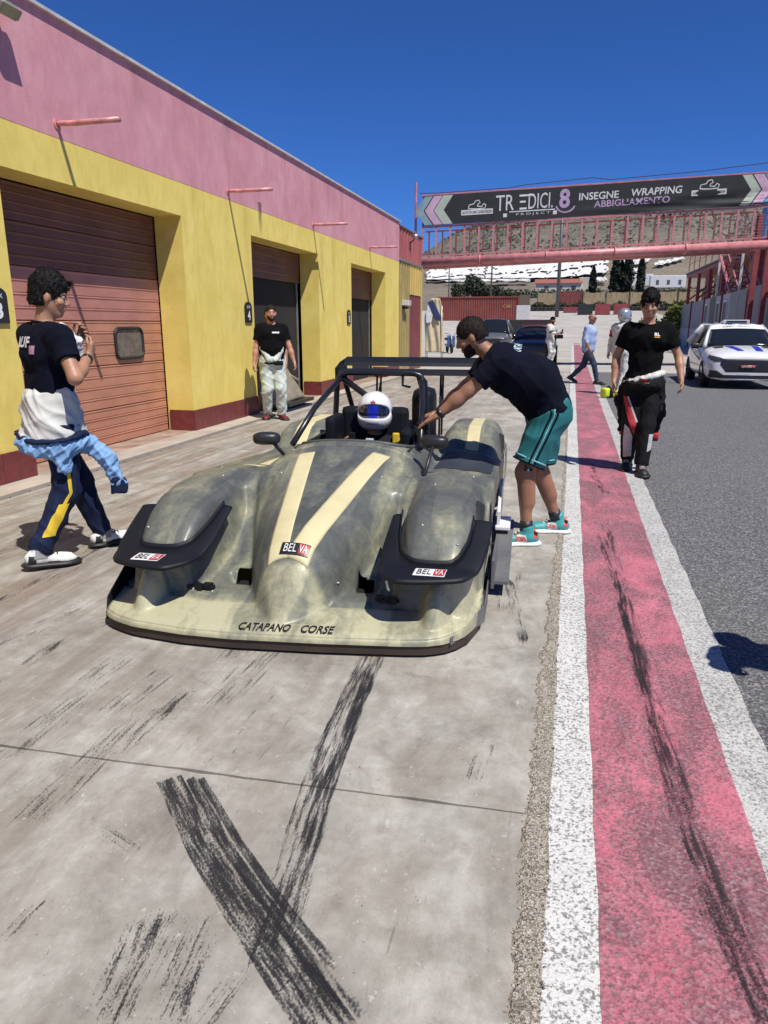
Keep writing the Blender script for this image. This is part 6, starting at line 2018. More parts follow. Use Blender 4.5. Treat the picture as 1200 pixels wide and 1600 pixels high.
def head(S, J):
    c, f, u, r = J['H'], J['hf'], J['hu'], J['hr']
    Rm = np.stack([r, f, u])
    S.cone(J['N'] - J['u2'] * .03, c - u * .05 - f * .018, .058, .052, .03)
    S.ell(c + u * .030 - f * .012, (.075, .094, .088), .02, Rm)
    S.ell(c - u * .030 + f * .020, (.062, .068, .082), .03, Rm)
    S.ell(c - u * .092 + f * .058, (.028, .024, .020), .025, Rm)
    S.cone(c - u * .045 + r * .045 - f * .01, c - u * .088 + f * .045 + r * .012, .024, .018, .02); S.cone(c - u * .045 - r * .045 - f * .01, c - u * .088 + f * .045 - r * .012, .024, .018, .02)
    S.cone(c + u * .030 + f * .080 - r * .035, c + u * .030 + f * .080 + r * .035, .012, .012, .012)
    for s_ in (-1, 1):
        S.ell(c + u * .008 + f * .092 + r * s_ * .032, (.019, .014, .012), .008, Rm, True)
        S.ell(c - u * .025 + f * .066 + r * s_ * .042, (.022, .020, .018), .02, Rm)
        S.ell(c - u * .006 - f * .006 + r * s_ * .078, (.011, .020, .031), .008, Rm)
        S.ell(c - u * .034 + f * .094 + r * s_ * .013, (.008, .009, .008), .006, Rm)
    S.cone(c + u * .018 + f * .088, c - u * .026 + f * .106, .009, .0135, .010)
    S.ell(c - u * .056 + f * .086, (.025, .013, .007), .006, Rm); S.ell(c - u * .068 + f * .084, (.022, .013, .008), .006, Rm)
    S.ell(c - u * .0615 + f * .099, (.022, .006, .0022), .003, Rm, True)

def arm(S, J, i):
    b = .5 + .5 * J['bulk']
    S.ell(J['sh'][i] + (J['el'][i] - J['sh'][i]) * .12, (.062 * b, .062 * b, .066 * b), .04)
    S.cone(J['sh'][i], J['el'][i], .054 * b, .041 * b, .03)
    d = J['wr'][i] - J['el'][i]
    S.cone(J['el'][i], J['el'][i] + d * .4, .041 * b, .043 * b, .02); S.cone(J['el'][i] + d * .35, J['wr'][i], .043 * b, .027, .02)
def leg(S, J, i):
    b = .5 + .5 * J['bulk']
    S.cone(J['hip'][i], J['kn'][i], .088 * b, .054 * b, .05); S.ell(J['kn'][i], (.055, .056, .06), .03)
    d = J['an'][i] - J['kn'][i]; back = -nv(np.cross(nv(d), np.cross(J['toe'][i], nv(d)))) if True else 0
    bk = np.array([-J['toe'][i][0], -J['toe'][i][1], 0])
    S.cone(J['kn'][i], J['an'][i], .050 * b, .035, .03); S.cone(J['kn'][i] + d * .12 + bk * .018, J['kn'][i] + d * .48 + bk * .022, .046 * b, .040 * b, .04)

def foot_axes(J, i):
    t = nv(J['toe'][i]); r = nv(np.cross(t, (0, 0, 1))); u = np.cross(r, t); return t, r, u
def body(t, J, skin, h):
    S = Blob(); torso(S, J); head(S, J)
    for i in (0, 1):
        arm(S, J, i); hand(S, J['wr'][i], J['hd'][i], J['pn'][i], 1 if i else -1, J['curl'][i]); leg(S, J, i)
        tt, r, u = foot_axes(J, i); S.cone(J['an'][i] - u * .01, J['an'][i] + tt * .13 - u * .05, .036, .024, .02)
    o = bm_obj('body', S, h, skin, t, rl=1)
    return o
EYE = M('eye_white', (0.26, 0.24, 0.22), 0.4); IRIS = M('dark_iris', (0.02, 0.012, 0.008), 0.15)
def eyes(t, J, brow):
    c, f, u, r = J['H'], J['hf'], J['hu'], J['hr']
    for s_ in (-1, 1):
        p = c + u * .008 + f * .078 + r * s_ * .032
        bm = bmesh.new(); bmesh.ops.create_icosphere(bm, subdivisions=2, radius=.0125)
        for v in bm.verts: v.co = v.co + Vector(p)
        me = bpy.data.meshes.new('eye'); bm.to_mesh(me); bm.free(); me.materials.append(EYE)
        e = link(bpy.data.objects.new('eye', me), t)
        q = p + f * .0075 - u * .002
        bm = bmesh.new(); bmesh.ops.create_icosphere(bm, subdivisions=2, radius=.0065)
        for v in bm.verts: v.co = v.co + Vector(q)
        me = bpy.data.meshes.new('iris'); bm.to_mesh(me); bm.free(); me.materials.append(IRIS)
        link(bpy.data.objects.new('iris', me), e)
        B().tube([tuple(c + u * .034 + f * .086 + r * s_ * .016), tuple(c + u * .040 + f * .086 + r * s_ * .034), tuple(c + u * .034 + f * .073 + r * s_ * .052)], [.005, .0055, .003], 6).make('eyebrow', brow, t, True)

def hair(t, J, mat, h, vol=.012, fringe=.0, back=-.04, top=.0, seed=3, rough_=.006, strands=0, slen=.7):
    c, f, u, r = J['H'], J['hf'], J['hu'], J['hr']; Rm = np.stack([r, f, u])
    S = Blob()
    S.ell(c + u * (.036 + top * .5) - f * .014, (.077 + vol, .096 + vol, .090 + vol + top), .02, Rm)
    S.ell(c - u * .02 - f * .045, (.070 + vol * .8, .062 + vol * .8, .075), .03, Rm)
    rr = np.random.default_rng(seed)
    if top > 0:
        for k in range(26):
            a = rr.uniform(-.075, .075); b_ = rr.uniform(-.09, .085)
            p = c + r * a + f * b_ + u * (.085 + vol + top * rr.uniform(.3, 1.2) - (a * a + b_ * b_) * 4.5)
            S.cone(p, p + nv(f * rr.uniform(.2, 1) + r * rr.uniform(-.6, .6) + u * rr.uniform(-.4, .5)) * .04, .017, .006, .012)
    S.ell(c - u * .050 + f * .095, (.070, .080, .098 - fringe), .008, Rm, True)
    S.plane(c + u * back, -u, c + u * (back - .06), .125)
    for s_ in (-1, 1): S.ell(c - u * .012 + f * .004 + r * s_ * .09, (.022, .024, .036), .006, Rm, True)
    v, fq = S.build(h); v = wrinkle(v, fq, rough_, 70, seed)
    if strands:
        nr = vnormals(v, fq); k = rr.integers(0, len(v), strands)
        p, n_ = v[k], nr[k]
        flow = np.array(-u)[None] * .7 + np.array(f)[None] * .55 * np.sign((p - c) @ u + .0)[:, None] + rr.normal(size=(strands, 3)) * .35
        flow -= n_ * (flow * n_).sum(1)[:, None]; flow /= np.linalg.norm(flow, axis=1)[:, None] + 1e-9
        sd = np.cross(flow, n_); L = rr.uniform(.018, .045, (strands, 1)) * slen; wd = rr.uniform(.0012, .0026, (strands, 1))
        q0 = p - n_ * .002; q1 = p + flow * L * .5 + n_ * rr.uniform(.003, .009, (strands, 1)) * slen; q2 = p + flow * L + n_ * rr.uniform(-.004, .012, (strands, 1)) * slen
        base = len(v)
        v = np.concatenate([v, np.stack([q0 - sd * wd, q0 + sd * wd, q1 - sd * wd, q1 + sd * wd, q2 - sd * wd * .3, q2 + sd * wd * .3], 1).reshape(-1, 3)])
        i6 = base + np.arange(strands)[:, None] * 6
        fq = np.concatenate([fq, np.concatenate([i6 + 0, i6 + 1, i6 + 3, i6 + 2], 1), np.concatenate([i6 + 2, i6 + 3, i6 + 5, i6 + 4], 1)])
    o = mk('hair', v, fq, mat, t, True)
    o['kind'] = 'stuff'
    return o
def beard(t, J, mat, h, length=.006):
    c, f, u, r = J['H'], J['hf'], J['hu'], J['hr']; Rm = np.stack([r, f, u])
    S = Blob()
    S.ell(c - u * .035 + f * .019, (.064 + length, .069 + length, .083 + length), .02, Rm)
    S.ell(c - u * .096 + f * .058, (.032 + length, .028 + length, .024 + length), .02, Rm)
    S.plane(c - u * .028 + f * .02, nv(u * .9 + f * .25), c, .2)
    S.ell(c - u * .020 + f * .10, (.045, .06, .026), .004, Rm, True)
    S.ell(c - u * .061 + f * .11, (.024, .03, .008), .004, Rm, True)
    v, fq = S.build(h); v = wrinkle(v, fq, .003, 90, 5)
    return mk('beard', v, fq, mat, t, True)

def tee(t, J, mat, h, loose=.022, sleeve=.62, hem=-.02, belly=0.0, wr=.010, seed=1, name='tshirt'):
    S = Blob(); torso(S, J, loose, .05, belly, True)
    for i in (0, 1):
        e = J['sh'][i] + (J['el'][i] - J['sh'][i]) * sleeve
        S.ell(J['sh'][i] + (J['el'][i] - J['sh'][i]) * .1, (.072, .072, .075), .05)
        S.cone(J['sh'][i], e, .068 + loose * .3, .060 + loose * .75, .04, 1)
    S.plane(J['P'] + J['u1'] * hem, -J['u1'], J['P'] + J['u1'] * (hem - .12), .27)
    S.ell(J['N'] + J['u2'] * .045 + J['f2'] * .02, (.072, .075, .05), .012, np.stack([J['R'], J['f2'], J['u2']]), True)
    o = bm_obj(name, S, h, mat, t, wr, 17, seed, 1)
    # neck band
    n0 = J['N'] + J['u2'] * .015 + J['f2'] * .012
    ring = [tuple(n0 + J['R'] * .070 * math.cos(a) + J['f2'] * .074 * math.sin(a) - J['u2'] * (.018 * math.sin(a) - .004)) for a in np.linspace(0, 6.2832, 26)]
    B().tube(ring, .008, 6, False).make('neck_band', mat, o, True)
    return o
def trousers(t, J, mat, h, loose=.018, flare=.0, wr=.012, seed=2, waist=.06, ends=1.0, name='trousers', k=.05):
    S = Blob()
    S.cone(J['P'] - J['R1'] * .055 - J['u1'] * .01, J['P'] + J['R1'] * .055 - J['u1'] * .01, .118 * J['bulk'] + loose, .118 * J['bulk'] + loose, .05, 0, (J['f1'], 1.05))
    S.cone(J['P'], J['P'] + J['u1'] * (waist + .06), .115 * J['bulk'] + loose, .112 * J['bulk'] + loose * .8, .04, 0, (J['R1'], .80))
    for i in (0, 1):
        S.cone(J['hip'][i], J['kn'][i], .094 * (.5 + .5 * J['bulk']) + loose, .062 + loose + flare * .5, k)
        if ends > 0:
            e = J['kn'][i] + (J['an'][i] - J['kn'][i]) * ends
            S.cone(J['kn'][i], e, .062 + loose + flare * .5, .046 + loose * .9 + flare, .03, 1)
    S.plane(J['P'] + J['u1'] * waist, J['u1'], J['P'] + J['u1'] * (waist + .15), .30)
    return bm_obj(name, S, h, mat, t, wr, 19, seed, 1)
def shorts(t, J, mat, h, loose=.03, reach=.80, wr=.010, seed=4, waist=.07):
    S = Blob()
    S.cone(J['P'] - J['R1'] * .055 - J['u1'] * .01, J['P'] + J['R1'] * .055 - J['u1'] * .01, .118 * J['bulk'] + loose * .6, .118 * J['bulk'] + loose * .6, .05, 0, (J['f1'], 1.05))
    S.cone(J['P'], J['P'] + J['u1'] * (waist + .06), .115 * J['bulk'] + loose * .4, .112 * J['bulk'] + loose * .3, .04, 0, (J['R1'], .80))
    for i in (0, 1):
        S.cone(J['hip'][i], J['hip'][i] + (J['kn'][i] - J['hip'][i]) * reach, .098 + loose * .7, .078 + loose * 1.1, .05, 1)
    S.plane(J['P'] + J['u1'] * waist, J['u1'], J['P'] + J['u1'] * (waist + .15), .30)
    return bm_obj('shorts', S, h, mat, t, wr, 17, seed, 1)
def shoes(t, J, up_mat, sole_mat, h, high=.0, accents=None, label=None, mark=None):
    for i in (0, 1):
        tt, r, u = foot_axes(J, i); a = J['an'][i]; Rm = np.stack([r, tt, u])
        S = Blob()
        S.cone(a + u * (.03 + high), a - u * .02, .046, .048, .02)
        S.cone(a - tt * .045 - u * .035, a + tt * .15 - u * .050, .044, .034, .03, 0, (r, .92))
        S.ell(a + tt * .155 - u * .055, (.048, .062, .030), .03, Rm)
        S.plane(a - u * .070, -u, a, .4)
        o = bm_obj('shoe', S, h, up_mat, t, .0025, 60, i, 1)
        if label: o['label'] = label
        S = Blob()
        for q, w_ in ((-.058, .034), (-.02, .036), (.05, .034), (.11, .043), (.16, .043), (.195, .028)):
            S.ell(a + tt * q - u * .074, (w_ + .008, .045, .016), .03, Rm)
        S.plane(a - u * .0865, -u, a, .4)
        bm_obj('sole', S, h, sole_mat, o, 0, 1, 0, 1)
        # laces
        lb = B()
        for k in range(4):
            p = a + tt * (.055 + .022 * k) + u * (.012 - .014 * k)
            lb.tube([tuple(p - r * .026), tuple(p + u * .010), tuple(p + r * .026)], .004, 5)
        lb.make('laces', mark or sole_mat, o)
        if accents:
            for (q0, q1, z0, z1, mt) in accents:
                bv = bvh_of(o)
                for s_ in (-1, 1):
                    vv, ff = grid_poly([(q0, z0), (q1, z0), (q1, z1), (q0 + (q1 - q0) * .2, z1)], 3)
                    out = []
                    for x, y in vv:
                        p = Vector(a + tt * x + u * y + r * s_ * .12)
                        hh, _, _, _ = bv.ray_cast(p, Vector(-r * s_), .2)
                        out.append((hh if hh else p - Vector(r * s_) * .075) + Vector(r * s_) * .002)
                    q = mk('shoe_panel', out, ff, mt, o, True)
def wrap_put(name, o, poly, origin, ax, ay, mat, parent, cuts=4, off=.004):
    """flat print or panel laid onto a garment; origin in the person's frame, seen along -(ax x ay)"""
    vv, ff = grid_poly(poly, cuts)
    return put_flat(name, vv, ff, origin, ax, ay, mat, parent, off, bvh_of(o), True)
def wrap_text(o, s, origin, ax, ay, w_, h_, mat, parent, off=.005, **kw):
    vv, ff = text_geo(s, w_, h_, **kw)
    return put_flat('lettering', vv, ff, origin, ax, ay, mat, parent, off, bvh_of(o))
def band(name, o_pts, r, mat, parent, n=8):
    return B().tube(o_pts, r, n).make(name, mat, parent, True)
def belt_ring(J, up, rx, ry, n=28):
    c = J['P'] + J['u1'] * up
    return [tuple(c + J['R1'] * rx * math.cos(a) + J['f1'] * ry * math.sin(a)) for a in np.linspace(0, 6.2832, n)]
def helmet(t, J, shell, visor, h, scale=1.0, accent=None):
    c, f, u, r = J['H'], J['hf'], J['hu'], J['hr']; Rm = np.stack([r, f, u]); s = scale
    S = Blob()
    S.ell(c + u * .022 - f * .004, (.128 * s, .146 * s, .132 * s), .02, Rm)
    S.ell(c - u * .055 + f * .022, (.114 * s, .128 * s, .088 * s), .05, Rm)
    S.ell(c - u * .066 + f * .085, (.070 * s, .070 * s, .048 * s), .05, Rm)
    S.ell(c - u * .004 + f * .125, (.150 * s, .105 * s, .050 * s), .010, Rm, True)
    S.plane(c - u * .128, -u, c - u * .2, .2)
    o = bm_obj('helmet', S, h, shell, t, 0, 1, 0, 2)
    S = Blob(); S.ell(c + u * .004 + f * .0, (.122 * s, .140 * s, .12 * s), .02, Rm)
    S.plane(c + u * .056, u, c, .4); S.plane(c - u * .052, -u, c, .4); S.plane(c + f * .0, -f, c, .4)
    v = bm_obj('visor', S, h, visor, o, 0, 1, 0, 1)
    for s_ in (-1, 1):
        p = c + r * s_ * .124 * s + u * .01 + f * .03
        B().tube([tuple(p), tuple(p + r * s_ * .012)], .018, 12).make('visor_pivot', BLACKP, o)
    return o

SKIN = M('tanned_skin', (0.40, 0.205, 0.125), 0.5, 0, 0.10, 14, 0.06, 120)
SKIN2 = M('sunburnt_skin', (0.46, 0.225, 0.15), 0.5, 0, 0.10, 14, 0.06, 120)
SKIN3 = M('deep_tan_skin', (0.30, 0.145, 0.085), 0.5, 0, 0.12, 14, 0.06, 120)
HAIRB = M('black_hair', (0.006, 0.005, 0.0045), 0.6, 0, 0.5, 60, 0.8, 160, (1, 1, .3), 0, 0.22)
HAIRD = M('dark_brown_hair', (0.014, 0.009, 0.007), 0.65, 0, 0.5, 60, 0.8, 160, (1, 1, .3), 0, 0.2)
NAVYT = M('navy_cotton', (0.0045, 0.0060, 0.014), 0.95, 0, 0.25, 5, 0.3, 180, (1, 1, 1), 0, 0.12)
BLACKT = M('black_cotton', (0.0048, 0.0048, 0.0056), 0.95, 0, 0.25, 5, 0.3, 180, (1, 1, 1), 0, 0.12)
TEAL = M('teal_shorts_cloth', (0.012, 0.145, 0.155), 0.7, 0, 0.12, 8, 0.2, 150)
SUITW = M('pale_race_suit', (0.56, 0.56, 0.52), 0.75, 0, 0.07, 9, 0.25, 90)
SUITN = M('navy_race_suit', (0.009, 0.016, 0.048), 0.8, 0, 0.2, 9, 0.3, 90, (1, 1, 1), 0, 0.2)
SUITK = M('black_race_suit', (0.0075, 0.0075, 0.0085), 0.8, 0, 0.25, 9, 0.3, 90, (1, 1, 1), 0, 0.2)
SUITS = M('silver_suit_panel', (0.46, 0.46, 0.46), 0.6, 0, 0.1, 9, 0.25, 90)
SUITG = M('silvery_green_race_suit', (0.50, 0.55, 0.50), 0.55, 0, 0.12, 12, 0.35, 60)
SKYB = M('light_blue_cloth', (0.20, 0.36, 0.60), 0.8, 0, 0.12, 10, 0.25, 100)
PRW = M('white_shirt_print', (0.68, 0.68, 0.68), 0.8)
YEL = M('yellow_suit_panel', (0.66, 0.46, 0.03), 0.7)
REDC = M('red_suit_panel', (0.42, 0.025, 0.035), 0.7)
SHOEW = M('white_leather', (0.66, 0.66, 0.64), 0.5, 0, 0.06)
SHOEK = M('black_leather', (0.016, 0.016, 0.017), 0.5)
SHOET = M('teal_leather', (0.05, 0.30, 0.31), 0.5)
WATCH = M('watch_black', (0.012, 0.012, 0.012), 0.3)

def place(t, x, y, heading, z=0.008):
    """heading: direction (dx, dy) the person faces"""
    t.location = (x, y, z); t.rotation_euler = (0, 0, math.atan2(-heading[0], heading[1]))

# ---- 1: man at the left, seen from behind his right shoulder, walking along the garages
t = thing('person', 'man in navy T-shirt with tied race suit walking past the closed salmon door', 'person')
place(t, -3.075, 3.90, (.42, .90))
J = pose(pelvis=(-.02, -.045, .915), lean=.05, twist=.02, head=(.62, .12), legs=((-.06, .24, .085), (.08, -.27, .105)), toes=((.12, 1, 0.0), (.35, 1, -.05)),
         hands=((-.02, .17, 1.37), (.17, .13, 1.28)), poles=((-.9, -.25, -.6), (.70, -.45, -.8)), hdir=((.55, .2, .6), (-.25, .55, .75)), palm=((.3, -.9, 0), (-.6, -.5, .2)), curl=(.9, .8), bulk=.98)
body(t, J, SKIN, .0075); eyes(t, J, HAIRB)
hair(t, J, HAIRB, .008, .012, .016, -.062, .024, 5, .010, 2200, .5)
sh = tee(t, J, NAVYT, .010, .020, .60, .07, 0, .016, 11)
b0 = J['C'] - J['f2'] * .10
ux, uy = nv(-J['R']), J['u2']
wrap_text(sh, 'RUF', b0 - J['R'] * .03 + J['u2'] * .05, J['R'], J['u2'], .15, .065, PRW, sh, bold=.04)
wrap_put('print', sh, [(0, 0), (.05, 0), (.05, .05), (0, .05)], b0 + J['R'] * .045 - J['u2'] * .02, J['R'], J['u2'], M('rose_print', (.42, .22, .30), .8), sh, 2)
tr = trousers(t, J, SUITN, .010, .018, .006, .018, 12, -.03)
# the white suit top folded down over the hips
S = Blob()
for k, a in enumerate(np.linspace(0, 6.283, 15)[:-1]):
    p = J['P'] + J['R1'] * (.125 * math.cos(a)) + J['f1'] * (.108 * math.sin(a)) + np.array([0, 0, .085])
    q = p + J['R1'] * .045 * math.cos(a) + J['f1'] * .050 * math.sin(a) + np.array([0, 0, -.21 - .03 * math.sin(a * 3)])
    S.cone(p, q, .038, .042, .05)
S.cone(J['P'] + np.array([0, 0, .10]), J['P'] + np.array([0, 0, -.10]), .145, .160, .05, 0, (J['R1'], .76))
bm_obj('folded_suit_top', S, .009, SUITW, t, .026, 24, 31, 1)
# light blue sleeves tied round the hips and hanging
S = Blob()
ring = []
for a in np.linspace(0, 6.283, 17)[:-1]:
    ring.append(J['P'] + J['R1'] * (.185 * math.cos(a)) + J['f1'] * (.165 * math.sin(a)) + np.array([0, 0, -.165 + .02 * math.sin(2 * a)]))
for a_, b_ in zip(ring, ring[1:] + ring[:1]): S.cone(a_, b_, .050, .050, .04)
k0 = J['P'] + J['R1'] * .14 + J['f1'] * .16 + np.array([0, 0, -.18])
S.cone(k0, k0 + np.array([.06, .06, -.07]), .055, .046, .05, 0, ((.64, .77, 0), .75)); S.cone(k0 + np.array([.06, .06, -.07]), k0 + np.array([.115, .10, -.24]), .042, .036, .04, 0, ((.64, .77, 0), .62))
S.cone(J['P'] + J['R1'] * .17 + np.array([0, -.06, -.15]), J['P'] + J['R1'] * .19 + np.array([0, -.05, -.30]), .050, .036, .04, 0, ((0, 1, 0), .7))
bm_obj('tied_sleeves', S, .009, SKYB, t, .024, 34, 41, 1)
S = Blob(); S.cone(k0 + np.array([.113, .098, -.23]), k0 + np.array([.12, .095, -.31]), .038, .034, .02, 1, ((.64, .77, 0), .66))
bm_obj('sleeve_cuff', S, .010, SUITN, t, .012, 30, 42, 1)
ring = [tuple(p) for p in np.array(ring) * 1.0]
S = Blob()
for a in np.linspace(0, 6.283, 19)[:-1]:
    p = J['P'] + J['R1'] * .192 * math.cos(a) + J['f1'] * .164 * math.sin(a) + np.array([0, 0, -.118 + .022 * math.sin(2 * a + .6)]); S.ell(p, (.042, .042, .016 + .010 * math.sin(3 * a)), .03)
bm_obj('waist_band', S, .010, SUITN, t, .006, 30, 43, 1)
outer = J['R1']
for (z0, z1, mt, wd) in ((-.50, -.72, YEL, .075), (.02 - .2, -.50, YEL, .022)):
    vv, ff = grid_poly([(-wd / 2, z1), (wd / 2, z1), (wd / 2 * .8, z0), (-wd / 2 * .8, z0)], 4)
    bv = bvh_of(tr); out = []
    for x, z in vv:
        q = (J['hip'][1] + (J['kn'][1] - J['hip'][1]) * min(1, max(0, -z / .42))) if -z < .42 else (J['kn'][1] + (J['an'][1] - J['kn'][1]) * min(1, (-z - .42) / .42))
        p = Vector(q) + Vector((0, x, 0)) + Vector((.3, -.02, 0))
        hh, _, _, _ = bv.ray_cast(p, Vector((-1, 0, 0)), .6); out.append((hh if hh else p - Vector((.2, 0, 0))) + Vector((.004, 0, 0)))
    mk('suit_panel', out, ff, mt, tr, True)
shoes(t, J, SHOEW, SHOEK, .007, .018, [(-.075, -.025, -.07, -.01, SHOEK), (.03, .11, -.066, -.052, SHOEK), (-.04, .04, -.03, .02, M('grey_shoe_panel', (.25, .25, .26), .6))], None, SHOEK)
# white cloth over the shoulder and wristband
S = Blob(); c = J['sh'][1] + J['f2'] * .07 - J['R'] * .02
S.cone(c + J['u2'] * .06 - J['f2'] * .02 - J['R'] * .05, c - J['u2'] * .03 + J['f2'] * .05, .028, .03, .03); S.cone(c - J['u2'] * .03 + J['f2'] * .05, c - J['u2'] * .17 + J['f2'] * .09 - J['R'] * .02, .03, .024, .03)
bm_obj('towel', S, .009, M('white_towel', (.62, .62, .62), .95, 0, .25, 30), t, .012, 45, 9, 1)
d = nv(J['wr'][1] - J['el'][1]); c = J['wr'][1] - d * .03
B().tube([tuple(c - d * .012), tuple(c + d * .012)], .035, 14).make('wristband', WATCH, t, True)

# ---- 2: smiling man in front of the open garage
t = thing('person', 'bearded man in black T-shirt and silvery trousers leaving the open garage', 'person')
place(t, -4.56, 10.86, (.42, -.91))
J = pose(pelvis=(0, 0, .92), lean=-.02, head=(-.10, .05), legs=((-.12, .04, .085), (.10, -.06, .085)), toes=((-.3, 1, 0), (.25, 1, 0)),
         hands=((-.36, .10, .82), (.30, .08, .82)), poles=((-.5, -1, 0), (.5, -1, 0)), curl=(.9, .9), bulk=1.10)
body(t, J, SKIN2, .010); eyes(t, J, HAIRD); hair(t, J, HAIRD, .010, .004, -.004, -.03, 0, 8, .003); beard(t, J, HAIRD, .010, .004)
sh = tee(t, J, BLACKT, .012, .022, .66, .0, .03, .010, 21)
wrap_put('print', sh, [(-.055, -.012), (.055, -.012), (.055, .012), (-.055, .012)], J['C'] + J['f2'] * .14 + J['R'] * (-.06) + J['u2'] * .03, -J['R'], J['u2'], PRW, sh, 3)
trousers(t, J, SUITG, .011, .024, .012, .022, 22, .10)
S = Blob()
for sg in (-1, 1):
    S.cone(J['P'] + J['R1'] * sg * .15 + np.array([0, .06, .20]), J['P'] + J['R1'] * sg * .05 + np.array([0, .14, .02]), .05, .055, .05)
    S.cone(J['P'] + J['R1'] * sg * .17 + np.array([0, -.02, .16]), J['P'] + J['R1'] * sg * .16 + np.array([0, .0, -.02]), .05, .05, .05)
bm_obj('folded_suit_top', S, .012, SUITG, t, .016, 30, 23, 1)
q = B(); q.box(tuple(J['P'] + np.array([-.09, .165, -.03])), (.14, .05, .07), 0, .012); q.tube(belt_ring(J, -.03, .185, .16), .020, 6, False); q.make('belt', SUITK, t, True)
shoes(t, J, M('red_black_leather', (.14, .015, .018), .5), SHOEK, .010)
# the person half hidden behind him
t = thing('person', 'person in shorts and white shoes mostly hidden behind the bearded man', 'person')
place(t, -4.90, 11.62, (.3, -.95))
J = pose(pelvis=(0, 0, .90), legs=((-.13, .05, .085), (.09, -.05, .085)), toes=((-.2, 1, 0), (.2, 1, 0)), bulk=.96)
body(t, J, SKIN, .012); eyes(t, J, HAIRD); hair(t, J, HAIRD, .012, .008, 0, -.03, 0, 8, .003)
tee(t, J, BLACKT, .014, .022, .6, -.02, 0, .010, 25); shorts(t, J, M('grey_shorts_cloth', (.16, .15, .15), .8), .013, .03, .85); shoes(t, J, SHOEW, SHOEW, .011)

# ---- 3: driver in the car
t = thing('person', 'driver in dark suit and white full-face helmet sitting in the race car', 'person')
a5 = rad(3.0)
def car_pt(s, y, z=0): return Vector((-1.25 + s * math.cos(a5) - y * math.sin(a5), 2.90 + s * math.sin(a5) + y * math.cos(a5), z))
p = car_pt(0.02, 2.08); t.location = (p.x, p.y, 0.008); t.rotation_euler = (0, 0, a5 + math.pi + rad(6))
J = pose(pelvis=(0, -.02, .14), lean=-.30, curve=.12, head=(0.0, .02), legs=((-.10, .74, .26), (.10, .74, .26)), toes=((0, .4, 1), (0, .4, 1)), knee=((0, .2, 1), (0, .2, 1)),
         hands=((-.13, .36, .60), (.13, .36, .60)), poles=((-1, 0, -.6), (1, 0, -.6)), curl=(1.2, 1.2), neck_fwd=.35)
body(t, J, SKIN, .010)
S = Blob(); torso(S, J, .015, .05)
for i in (0, 1):
    S.cone(J['sh'][i], J['el'][i], .066, .056, .04); S.cone(J['el'][i], J['wr'][i], .054, .042, .03, 1)
    S.cone(J['hip'][i], J['kn'][i], .105, .07, .05); S.cone(J['kn'][i], J['an'][i], .068, .052, .03, 1)
su = bm_obj('race_suit', S, .011, SUITK, t, .010, 24, 51, 1)
VIS = M('blue_black_visor', (0.010, 0.014, 0.05), 0.05, 0.0, .2, 3, 0, 1, (1, 1, 1), 1.0)
hl = helmet(t, J, M('white_helmet_shell', (0.72, 0.72, 0.73), 0.22, 0, 0.03, 3, 0, 1, (1, 1, 1), .6), VIS, .007, 1.0)
bv = bvh_of(hl)
c, f, u, r = J['H'], J['hf'], J['hu'], J['hr']
def on_helm(name, poly, mt, off=.003, cuts=3, bvx=None):
    vv, ff = grid_poly(poly, cuts); out = []
    for x, y in vv:
        h_, _, _, _ = (bvx or bv).ray_cast(Vector(c - r * x + u * y + f * .4), Vector(-f), .6); out.append((h_ if h_ else Vector(c - r * x + u * y + f * .1)) + Vector(f) * off)
    return mk(name, out, ff, mt, hl, True)
on_helm('emblem', [(-.022, .07), (-.006, .07), (0, .085), (.006, .07), (.022, .07), (.012, .056), (-.012, .056)], M('red_emblem', (.35, .03, .05), .4))
vis = [o for o in hl.children if o.name.startswith('visor') and 'pivot' not in o.name][0]
on_helm('visor_tint', [(-.034, -.048), (.034, -.048), (.034, .038), (-.034, .038)], M('bright_blue_film', (.012, .03, .42), .12, .3), .004, 4, bvh_of(vis))
on_helm('chin_vent', [(-.05, -.098), (.05, -.098), (.042, -.080), (-.042, -.080)], M('pale_grey_vent', (.35, .35, .36), .5), .002)
q = B(); q.box(tuple(J['sh'][0] + np.array([.02, .08, .05])), (.05, .03, .10), 0, .01); q.make('harness', YEL, t)
q = B(); q.box(tuple(J['sh'][1] + np.array([-.02, .08, .05])), (.05, .03, .10), 0, .01); q.make('harness', SUITK, t)

# ---- 4: man bending over the car
t = thing('person', 'man in navy T-shirt and teal shorts bending over the race car cockpit', 'person')
place(t, -.13, 5.06, (-.985, -.17))
J = pose(pelvis=(0, .0, .915), lean=.55, curve=.50, twist=.05, head=(.12, .40), legs=((-.16, .12, .085), (.17, -.14, .085)), toes=((-.06, 1, 0), (.05, 1, 0)),
         hands=((-.22, .88, .775), (.14, .80, .82)), poles=((-.8, -.3, -.5), (.9, -.1, -.5)), hdir=((0.1, .8, -.45), (0, .9, -.3)), palm=((0, -.5, -.9), (0, -.4, -.9)), curl=(.25, .4), bulk=1.16)
body(t, J, SKIN3, .0075); eyes(t, J, HAIRD); hair(t, J, HAIRD, .008, .007, -.002, -.035, .0, 9, .004, 1500, .28); beard(t, J, HAIRD, .008, .0035)
sh = tee(t, J, NAVYT, .010, .024, .72, -.035, .035, .015, 61)
wrap_text(sh, 'CATAPANO', J['N'] - J['f2'] * .15 - J['u2'] * .10 - J['R'] * .045, J['R'], J['u2'], .24, .05, M('pale_teal_print', (.42, .55, .58), .8), sh, bold=.03)
so_ = shorts(t, J, TEAL, .009, .034, .86, .018, 62, .03)
